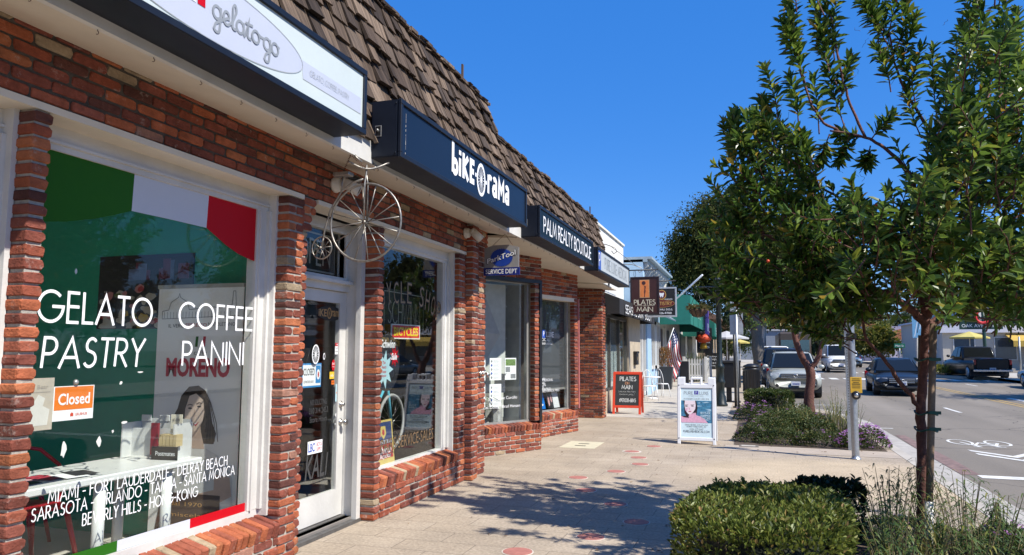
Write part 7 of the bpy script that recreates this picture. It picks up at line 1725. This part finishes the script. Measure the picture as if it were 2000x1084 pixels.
for _ in range(9000):
    x = R.uniform(-70, 110); h_ = 6.5 + 3.0 * noise.noise(Vector((x * .07, 0, 3))) + 1.5 * noise.noise(Vector((x * .3, 0, 7)))
    leafq(lf, Vector((x, 160 + R.gauss(0, 1.2), .6 + (h_) * R.random() ** .8)), rv() + Vector((0, 0, .3)), Vector((0, -1, .6)), 1.2, .7)
o = lf.build('distant_woods', L_FIC); o['kind'] = 'stuff'
# signs, banner and lamp posts across the street
def post(label, x, y, h, r, m, name='sign_post'):
    t = thing(name, label, 'post', (x, y, gz(y))); b = MB(); b.tube([(x, y, gz(y)), (x, y, h)], r, 8); b.build('pole', m, t); return t
t = post('far lamp post with a blue vertical banner and a no turn disc', 14.3, 70, 6.5, .10, mat('concrete_post', (.42, .41, .38), .8), 'lamp_post')
b = MB(); M = frame((14.0, 69.85, 0), (1, 0, 0), (0, 0, 1)); b.box(-.95, -.12, 2.8, 4.6, 0, .02, 0, M)
for k in range(4): ribbon(b, [(-.8 + .2 * k, 2.9 + .3 * k), (-.5 + .1 * k, 4.4 - .2 * k)], .05, M, 1 + k % 2, .022)
b.build('banner', [mat('banner_blue', (.16, .38, .58), .6), WHITE2, BLACK], t)
b = MB(); M = frame((14.25, 69.8, 2.45), (1, 0, 0), (0, 0, 1)); b.prism(disc(0, 0, .36, .36), 0, .01, 0, M); ribbon(b, disc(0, 0, .31, .31) + [disc(0, 0, .31, .31)[0]], .06, M, 1, .012); ribbon(b, [(-.2, .2), (.2, -.2)], .05, M, 1, .013); ribbon(b, [(-.08, -.15), (-.08, .1), (.12, .1)], .05, M, 2, .012); b.box(-.2, .2, -.85, -.45, 0, .01, 0, M); b.build('sign_panel', [WHITE2, RED, BLACK], t)
t = post('post with a small green street name plate near the lavender wall', 11.7, 68, 2.3, .04, STEEL); b = MB(); b.bev(11.3, 12.1, 67.95, 67.98, 1.95, 2.3, .004); text(b, 'Main St', .6, .16, frame((11.7, 67.945, 2.12), (1, 0, 0), (0, 0, 1)), 1); b.build('name_plate', [mat('street_green', (.01, .14, .08), .4), WHITE2], t)
t = post('dark green post with a big name board and a red wreath', 15.2, 58, 5.2, .11, mat('dark_green_post', (.012, .05, .04), .5), 'signal_post')
b = MB(); M = frame((15.2, 57.85, 0), (1, 0, 0), (0, 0, 1)); b.bev(-1.5, 1.1, 3.15, 3.65, -.03, 0, .006, 0, M); text(b, 'OAK AVE & PINE', 2.3, .22, M @ Matrix.Translation((-.2, 3.4, 0)), 1); b.bev(-1.5, -.3, 3.65, 4.7, -.03, 0, .006, 0, M); b.build('name_board', [mat('board_green', (.01, .045, .035), .5), WHITE2], t)
b = MB(); b.tube([(15.1 + .42 * cos(a), 57.75, 4.0 + .42 * sin(a)) for a in [2 * pi * i / 20 for i in range(20)]], .09, 8, closed=True); tag(b.build('wreath', mat('red_tinsel', (.62, .02, .03), .6, bump=.8, bscale=30)), 'bright red wreath hung on the dark green board', 'wreath')
t = post('grey slanted edge post behind the black pickup', 15.0, 50.5, 2.5, .05, STEEL)
# ------------------------------------------------------------------ things behind the gelato window
t = thing('roll_up_banner', 'tall grey roll-up coffee banner with red lettering and a smiling woman', 'banner', (-4.1, 4.82, .05))
M = frame((-4.10, 4.80, 0), (1, 0, 0), (0, 0, 1))
b = MB(); b.box(-.405, .405, .10, 2.05, -.004, 0, 0, M)
T_ = lambda x, y: M @ Matrix.Translation((x, y, 0))
# line drawing of roofs, wording
dome = [(-.36, 1.80), (-.36, 1.86), (-.30, 1.87), (-.28, 1.93), (-.21, 1.97), (-.20, 2.0), (-.19, 1.97), (-.12, 1.93), (-.10, 1.87), (.0, 1.88), (.06, 1.91), (.12, 1.89), (.2, 1.88), (.26, 1.90), (.30, 1.90), (.31, 2.01), (.33, 2.01), (.34, 1.88), (.37, 1.87)]
ribbon(b, dome, .004, M, 1, .002); ribbon(b, [(-.36, 1.80), (.37, 1.82)], .004, M, 1, .002)
for k in range(22): ribbon(b, [(-.34 + k * .03, 1.805), (-.34 + k * .03, 1.855)], .003, M, 1, .002)
text(b, 'IL VERO', .15, .028, T_(-.22, 1.745), 2, .002); text(b, 'ESPRESSO', .20, .028, T_(-.03, 1.75), 3, .002); text(b, 'NAPOLETANO', .25, .028, T_(.21, 1.755), 2, .002)
for k, c_ in ((-.02, 5), (.015, 0), (.05, 3)): sheet(b, [(k - .012, 1.58), (k + .012, 1.58), (k + .018, 1.66), (k - .006, 1.66)], M, c_, .002)
text(b, 'caffe', .12, .035, T_(.02, 1.535), 1, .002)
text(b, 'MORENO', .60, .15, T_(.0, 1.42), 3, .002, .045)
P = lambda pts, c_, l: sheet(b, pts, M, c_, l)
# photograph of the woman: hair, neck, shoulders, face, arm holding a tray
P([(-.20, .95), (-.22, 1.02), (-.17, 1.10), (-.14, 1.20), (-.07, 1.27), (.02, 1.28), (.09, 1.24), (.13, 1.14), (.15, 1.02), (.20, .92), (.18, .84), (-.12, .84)], 6, .002)
P([(-.10, .80), (.10, .80), (.06, .93), (.05, 1.0), (-.06, 1.0), (-.06, .9)], 8, .003)
P([(-.095, 1.10), (-.10, 1.03), (-.07, .96), (-.02, .925), (.03, .94), (.07, 1.0), (.085, 1.08), (.07, 1.17), (.0, 1.22), (-.06, 1.20)], 7, .0034)
for ex, ey in ((-.05, 1.105), (.035, 1.12)): P(disc(ex, ey, .020, .007, 10), 6, .004); ribbon(b, [(ex - .025, ey + .022), (ex, ey + .03), (ex + .025, ey + .024)], .006, M, 6, .004)
P([(-.01, 1.10), (.005, 1.05), (-.015, 1.04)], 8, .0042); P([(-.03, 1.0), (.0, .985), (.04, 1.005), (.01, .97)], 3, .0044); P([(-.02, .998), (.0, .99), (.03, 1.0), (.005, .982)], 0, .0046)
for k in range(5): ribbon(b, [(.02 + .02 * k, 1.26 - .01 * k), (.11 + .008 * k, 1.15), (.12 + .02 * k, 1.0), (.10 + .03 * k, .86)], .006, M, 9, .003)
P([(-.30, .40), (-.33, .62), (-.24, .76), (-.10, .81), (.10, .81), (.26, .74), (.36, .60), (.37, .40)], 10, .0025)
P([(.20, .62), (.34, .60), (.36, .46), (.20, .38), (.0, .40), (.04, .46), (.2, .5)], 8, .0035); P([(-.34, .14), (.26, .14), (.26, .46), (-.28, .46)], 11, .0045)
for k in range(3): text(b, ('dal 1970', 'miscela', 'espresso 16g')[k], .3, .03, T_(-.05, .38 - .08 * k), 12, .006)
b.build('printed_sheet', [mat('banner_grey', (.86, .86, .84), .5, var=.04, scale=2), mat('ink_grey', (.12, .12, .13), .6), BLACK, mat('ink_red', (.50, .02, .05), .5), WHITE2, GREEN, mat('hair_print', (.05, .038, .033), .6), mat('skin_print', (.74, .58, .48), .5), mat('shade_skin_print', (.56, .41, .33), .5), mat('hair_light_print', (.10, .075, .06), .6), mat('white_shirt_print', (.66, .66, .65), .5), mat('brown_box_print', (.10, .065, .05), .5), mat('tan_ink', (0, 0, 0))], t)
b = MB(); b.bev(-4.53, -3.67, 4.74, 4.92, .05, .13, .02); b.tube([(-4.1, 4.86, .13), (-4.1, 4.86, 2.06)], .012, 6); b.box(-4.51, -3.69, 4.79, 4.83, 2.04, 2.07); b.build('stand', ALU, t)
t = thing('photo_print', 'dark framed photograph of heaped ice cream on the green wall', 'picture', (-4.82, 4.98, 2.03)); M = frame((-4.82, 4.982, 2.04), (1, 0, 0), (0, 0, 1))
b = MB(); b.box(-.49, .49, -.31, .31, -.003, .014, 0, M); cols_ = 6
for k in range(10): x = R.uniform(-.45, .4); b.box(x, x + R.uniform(.02, .12), .10, R.uniform(.18, .30), .014, .0150 + k * .0001, R.choice([1, 6, 1]), M)
for k in range(70):
    x = R.uniform(-.44, .44); z = -.30 + R.random() ** 1.3 * (.36 - .25 * abs(x)); r_ = R.uniform(.02, .06)
    n = 9; sheet(b, [(x + r_ * R.uniform(.6, 1.1) * cos(2 * pi * i / n), max(-.305, z + r_ * .7 * R.uniform(.6, 1.1) * sin(2 * pi * i / n))) for i in range(n)], M, R.choice([2, 2, 2, 3, 4, 5, 2, 7]), .0165 + k * .00006)
b.build('print', [mat('print_black', (.018, .016, .02), .4), mat('print_blue', (.10, .13, .24), .5), mat('print_cream', (.42, .38, .32), .5), mat('print_red', (.35, .03, .03), .5), mat('print_yellow', (.45, .30, .06), .5), mat('print_pink', (.46, .20, .20), .5), mat('print_mauve', (.12, .03, .06), .5), mat('print_green', (.10, .15, .05), .5)], t)
t = thing('long_table', 'white topped table running along inside the gelato window', 'table', (-4.1, 3.4, .05))
TBW = mat('white_laminate', (.66, .67, .66), .3, var=.03)
b = MB(); b.bev(-4.30, -3.72, 2.0, 4.45, .755, .80, .008); b.build('table_top', TBW, t)
for x, y in ((-3.80, 2.95), (-4.2, 2.95), (-3.80, 4.2), (-4.2, 4.2), (-3.8, 3.65)): b = MB(); b.tube([(x, y, .76), (x, y, .05)], .035, 12); b.build('leg', TBW, t)
b = MB(); b.tube([(-4.2, 2.95, .25), (-3.80, 2.95, .25)], .014, 6); b.build('stretcher', TBW, t)
def metal_chair(label, x, y, rz, m):
    t = thing('metal_chair', label, 'chair', (0, 0, 0), 'metal cafe chairs'); b = MB(); b.bev(-.19, .19, -.19, .19, .44, .465, .01); b.build('seat', m, t)
    b = MB(); b.tube([(-.19, -.05, .46), (-.25, -.02, .64), (-.26, .06, .70), (-.22, .20, .80), (0, .23, .86), (.22, .20, .80), (.26, .06, .70), (.25, -.02, .64), (.19, -.05, .46)], .013, 8); b.bev(-.06, .06, .19, .21, .46, .84, .006); b.build('backrest', m, t)
    for sx in (-1, 1):
        for sy in (-1, 1): b = MB(); b.tube([(sx * .16, sy * .16, .45), (sx * .23, sy * .24, 0)], [.02, .014], 8); b.build('leg', m, t)
    return place(t, x, y, .05, rz)
CR = mat('red_metal', (.50, .015, .03), .3, coat=.4); CG = mat('green_metal', (.05, .32, .05), .3, coat=.4)
metal_chair('red metal cafe chair at the near end of the white table', -4.42, 3.15, 1.9, CR); metal_chair('red metal cafe chair standing behind the middle of the white table', -4.62, 3.85, 1.5, CR); metal_chair('green metal cafe chair among the red ones', -4.98, 3.6, -1.2, CG); metal_chair('red metal cafe chair farthest back against the green wall', -5.35, 4.3, 2.2, CR)
t = thing('magazines', 'loose printed leaflets lying on the white table', 'leaflets', (-3.95, 3.1, .80)); b = MB()
for k in range(7):
    Mz = Matrix.Translation((-3.93 + R.uniform(-.12, .12), 3.05 + k * .09, .802 + k * .0012)) @ Matrix.Rotation(R.uniform(-.6, .6), 4, 'Z'); b.box(-.10, .10, -.07, .07, 0, .001, k % 4, Mz)
b.build('sheets', [mat('leaflet_red', (.45, .05, .08), .5), WHITE2, mat('leaflet_black', (.04, .04, .045), .5), mat('leaflet_pink', (.55, .30, .32), .5)], t)
t = thing('file_box', 'clear plastic flyer box with cards standing at the far end of the table', 'flyer box', (-4.0, 4.3, .80))
b = MB(); M = frame((-4.02, 4.24, .80), (1, .1, 0), (0, 0, 1)); b.box(-.20, .20, 0, .26, -.20, -.19, 0, M); b.box(-.20, .20, 0, .20, -.10, -.095, 0, M); b.box(-.21, -.20, 0, .24, -.2, 0, 0, M); b.box(.20, .21, 0, .24, -.2, 0, 0, M); b.box(-.2, .2, 0, .005, -.2, 0, 0, M)
for x in (-.2, -.05): b.bev(x, x + .08, .24, .285, -.195, -.185, .004, 0, M)
b.build('tray', mat('frosted_plastic', (.56, .57, .56), .35), t)
b = MB(); b.box(-.02, .035, .02, .24, -.08, -.06, 0, M); b.build('dark_red_bottle', mat('red_label', (.22, .015, .03), .3), t)
b = MB(); b.box(.06, .26, .0, .09, .02, .03, 0, M); text(b, 'Postmates', .15, .03, M @ Matrix.Translation((.17, .045, .03)), 1)
for k in range(5): b.box(.10 + .028 * k, .124 + .028 * k, .09, .17, -.06, .01, 2, M)
b.box(.11, .20, .17, .30, -.10, -.095, 3, M); text(b, '$5 OFF', .06, .022, M @ Matrix.Translation((.155, .26, -.094)), 0); b.build('card_holder', [BLACK, WHITE2, mat('kraft_card', (.48, .38, .20), .6), mat('cream_card', (.68, .64, .52), .6)], t)
t = thing('closed_sign', 'orange and white Closed card hung inside the gelato glass', 'sign', (-3.53, 3.175, 1.17)); M = facade(-3.522, 3.178, 1.265)
b = MB(); b.box(-.128, .128, -.092, .092, -.003, 0, 1, M); b.box(-.122, .122, -.035, .088, 0, .001, 0, M); text(b, 'Closed', .20, .062, M @ Matrix.Translation((0, .022, .001)), 1, .001, .02); text(b, 'GRUBHUB', .075, .015, M @ Matrix.Translation((.05, -.063, 0)), 2, .001, .012); sheet(b, [(-.02, -.072), (.0, -.072), (.0, -.058), (-.01, -.05), (-.02, -.058)], M, 2, .001); b.build('card', [mat('closed_orange', (.78, .19, .015), .45), WHITE2, mat('ink_orange_red', (.62, .06, .02), .5)], t)
b = MB(); b.lathe([(.018, 0), (.012, .01), (.004, .014)], 12, 0, facade(-3.52, 3.18, 1.375)); b.build('suction_cup', ALU, t)
t = thing('faded_poster', 'faded beige poster with a white silhouette beside the orange card', 'poster', (-3.53, 2.95, 1.14)); M = facade(-3.522, 2.93, 1.27)
b = MB(); b.box(-.12, .12, -.135, .135, -.003, 0, 0, M); sheet(b, [(-.05, -.11), (.09, -.11), (.10, -.03), (.06, -.01), (.07, .03), (.03, .05), (.0, .0), (-.04, -.02)], M, 1, .001); text(b, 'a Bear', .09, .02, M @ Matrix.Translation((.04, .09, 0)), 2); b.box(-.02, .10, .06, .065, 0, .001, 2, M); b.build('sheet', [mat('faded_beige', (.50, .44, .36), .6), mat('faded_white', (.64, .62, .57), .6), mat('faded_ink', (.40, .35, .30), .6)], t)
# ------------------------------------------------------------------ things behind the bicycle-shop glass
NEON = mat('dead_neon_tube', (.42, .40, .33), .3)
t = thing('neon_sign', 'unlit neon OPEN sign in the window above the shop door', 'neon sign', (-3.72, 5.75, 2.25)); M = facade(-3.72, 5.78, 2.44)
b = MB(); stroke_text(b, 'OPEN', .52, .22, M, 0, .10); ribbon(b, [(-.34, -.17), (.34, -.17), (.34, .17), (-.34, .17), (-.34, -.17)], .016, M, 0, .004); b.build('tubing', NEON, t); b = MB(); b.box(-.38, .38, -.20, .20, -.03, -.02, 0, M); b.build('backing', BLACK, t)
t = thing('neon_sign', 'unlit neon sign of thin letters on a dark box in the bicycle shop window', 'neon sign', (-3.75, 7.4, 1.7)); q = onX(790, 612, -3.72); M = facade(-3.72, q.y, q.z)
b = MB(); stroke_text(b, 'SCHWINN', .80, .24, M, 0, .06); ribbon(b, [(-.50, -.22), (.50, -.22), (.50, .22), (-.50, .22), (-.50, -.22)], .010, M, 0, .004); b.build('tubing', NEON, t); b = MB(); b.box(-.54, .54, -.26, .26, -.05, -.03, 0, M); b.build('backing', BLACK, t)
t = thing('bicycles_sign', 'small red BICYCLES box sign with yellow letters in the window', 'sign', (-3.6, 7.25, 1.6)); q = onX(793, 648, -3.60); M = frame(q, (.18, 1, 0), (0, 0, 1))
b = MB(); b.bev(-.26, .26, -.075, .075, -.16, -.01, .006, 2, M); b.box(-.265, .265, -.08, .08, -.012, 0, 1, M); b.box(-.25, .25, -.066, .066, 0, .002, 0, M); text(b, 'BICYCLES', .45, .095, M @ Matrix.Translation((0, 0, .002)), 3, .002, .035); b.build('box', [mat('sign_red', (.62, .015, .02), .4), mat('sign_white', (.75, .72, .66), .4), mat('amber_side', (.42, .20, .03), .5), mat('sign_yellow', (.80, .55, .02), .4)], t)
t = thing('round_sign', 'round black sale placard with a pale starburst in the bicycle window', 'sign', (-3.56, 6.75, 1.2)); q = onX(757, 708, -3.52); M = facade(-3.52, q.y, q.z)
b = MB(); b.prism(disc(0, 0, .27, .29, 36), -.01, 0, 0, M)
def burst(cx, cy, r1, r2, n): return [(cx + (r1 if k % 2 == 0 else r2) * cos(pi * k / n), cy + (r1 if k % 2 == 0 else r2) * sin(pi * k / n)) for k in range(2 * n)]
sheet(b, burst(-.07, -.07, .20, .11, 9), M, 1, .001); sheet(b, burst(.15, .06, .11, .055, 9), M, 2, .0015); text(b, 'Schwinn', .32, .085, M @ Matrix.Translation((-.0, .19, 0)), 3, .002, .02, .25); text(b, 'Sale', .13, .07, M @ Matrix.Translation((.14, .06, 0)), 3, .003, .03, .2)
for k, s_ in enumerate(('The', "World's", 'Finest', 'Bicycles')): text(b, s_, .10 if k else .06, .032, M @ Matrix.Translation((-.08, -.0 - .045 * k, 0)), 2, .002, .01, .2)
b.build('placard', [BLACK, mat('pale_aqua', (.42, .64, .68), .5), RED, WHITE2], t)
t = thing('dealer_sign', 'old yellow framed dealer placard leaning in the bicycle window', 'sign', (-3.56, 6.6, .45)); q = onX(750, 872, -3.54); M = frame(q, (0, 1, 0), (-.10, 0, 1))
b = MB(); b.box(-.21, .21, -.26, .26, -.012, 0, 0, M); b.box(-.185, .185, .02, .24, 0, .001, 1, M); b.box(-.185, .185, -.12, .02, 0, .0012, 2, M); b.prism([(-.05, .20), (.05, .20), (.06, .12), (0, .07), (-.06, .12)][::-1], .001, .003, 0, M); sheet(b, disc(0, .14, .025, .03), M, 2, .004); text(b, 'AUTHORIZED DEALER', .33, .032, M @ Matrix.Translation((0, .045, .001)), 3); text(b, 'Schwinn', .30, .075, M @ Matrix.Translation((0, -.035, .001)), 3, .001, .02, .3); text(b, 'Bicycles', .26, .055, M @ Matrix.Translation((0, -.10, .001)), 3, .001, .01, .3); text(b, 'SALES - SERVICE', .30, .03, M @ Matrix.Translation((0, -.20, .001)), 4); b.build('placard', [mat('old_yellow', (.55, .42, .12), .5), mat('old_navy', (.03, .05, .14), .5), mat('old_red', (.42, .03, .03), .5), WHITE2, BLACK], t)
t = thing('bicycle', 'bicycle with a pale blue fork and black handlebar standing in the shop window', 'bicycle', (-3.85, 7.35, .42)); PB = mat('sky_blue_enamel', (.10, .45, .58), .3, coat=.6)
def bw_wheel(y):
    b = MB(); b.tube([(-3.85, y + .30 * cos(2 * pi * i / 32), .76 + .30 * sin(2 * pi * i / 32)) for i in range(32)], .018, 6, closed=True); o = b.build('wheel', mat('pale_tyre', (.30, .30, .29), .8), t); b = MB()
    for k in range(18): a = 2 * pi * k / 18; b.tube([(-3.85 + (.02 if k % 2 else -.02), y, .76), (-3.85, y + .29 * cos(a), .76 + .29 * sin(a))], .0016, 3)
    b.build('spokes', CHROME, o)
bw_wheel(7.62); bw_wheel(6.66)
b = MB(); b.tube([(-3.85, 7.62, .76), (-3.85, 7.55, 1.05), (-3.85, 7.47, 1.30)], .017, 8); b.tube([(-3.85, 7.50, 1.20), (-3.85, 7.08, .76)], .016, 8); b.tube([(-3.85, 7.46, 1.26), (-3.85, 7.0, 1.22), (-3.85, 7.08, .76)], .015, 8); b.tube([(-3.85, 7.0, 1.24), (-3.85, 6.66, .76), (-3.85, 7.08, .76)], .011, 8); b.build('frame', PB, t)
b = MB(); b.tube([(-4.12, 7.36, 1.40), (-4.0, 7.46, 1.36), (-3.85, 7.48, 1.33), (-3.7, 7.46, 1.36), (-3.58, 7.36, 1.40)], .012, 8); b.build('handlebar', BLACKM, t)
b = MB(); b.blob((-3.85, 6.96, 1.30), (.08, .15, .035), 10, 6); b.build('saddle', BLACK, t)
t = thing('door_card', 'blue edged CLOSED card hung on cords inside the shop door', 'sign', (-3.66, 5.6, 1.5)); q = onX(609, 733, -3.655); M = facade(-3.655, q.y, q.z)
b = MB(); b.box(-.15, .15, -.105, .105, -.003, 0, 1, M); b.box(-.14, .14, -.09, .09, 0, .001, 0, M); text(b, 'CLOSED', .17, .06, M @ Matrix.Translation((-.045, .03, .001)), 2, .001, .01); b.box(.06, .135, -.07, .085, .001, .002, 1, M); sheet(b, disc(.098, .005, .028, .045), M, 0, .003); sheet(b, disc(.098, .005, .01, .025), M, 3, .004); text(b, 'come back soon', .15, .03, M @ Matrix.Translation((-.05, -.05, .001)), 2, .001, -.01, .3); b.build('card', [WHITE2, mat('card_blue', (.03, .24, .55), .5), BLACK, RED], t)
b = MB(); b.tube([M @ Vector((-.1, .1, 0)), M @ Vector((0, .26, -.01)), M @ Vector((.1, .1, 0))], .003, 4); b.build('cord', BLACKM, t)
# stock seen dimly in the shop
for k, (x, y, c) in enumerate(((-5.2, 6.2, (.20, .05, .10)), (-5.6, 7.2, (.06, .10, .22)), (-5.0, 8.4, (.22, .20, .16)))):
    t = thing('display_shelf', ('dim shelf of pinkish goods deep in the bicycle shop', 'dim shelf of bluish goods deep in the bicycle shop', 'dim shelf of pale goods deep in the bicycle shop')[k], 'shelf', (x, y, .05)); b = MB()
    for z in (.4, .85, 1.3): b.box(x - .2, x + .2, y - .45, y + .45, z, z + .03)
    for yy in (-.45, .43): b.box(x - .2, x + .2, y + yy, y + yy + .02, .05, 1.6)
    b.build('rack', BLACKM, t); b = MB()
    for z in (.43, .88, 1.33):
        for q in range(6): b.bev(x - .12, x + .14, y - .42 + q * .14, y - .32 + q * .14, z, z + R.uniform(.14, .3), .01)
    b.build('goods', mat('goods_%s' % ('pinkish', 'bluish', 'pale')[k], c, .6, island=.6), t, kind='stuff')
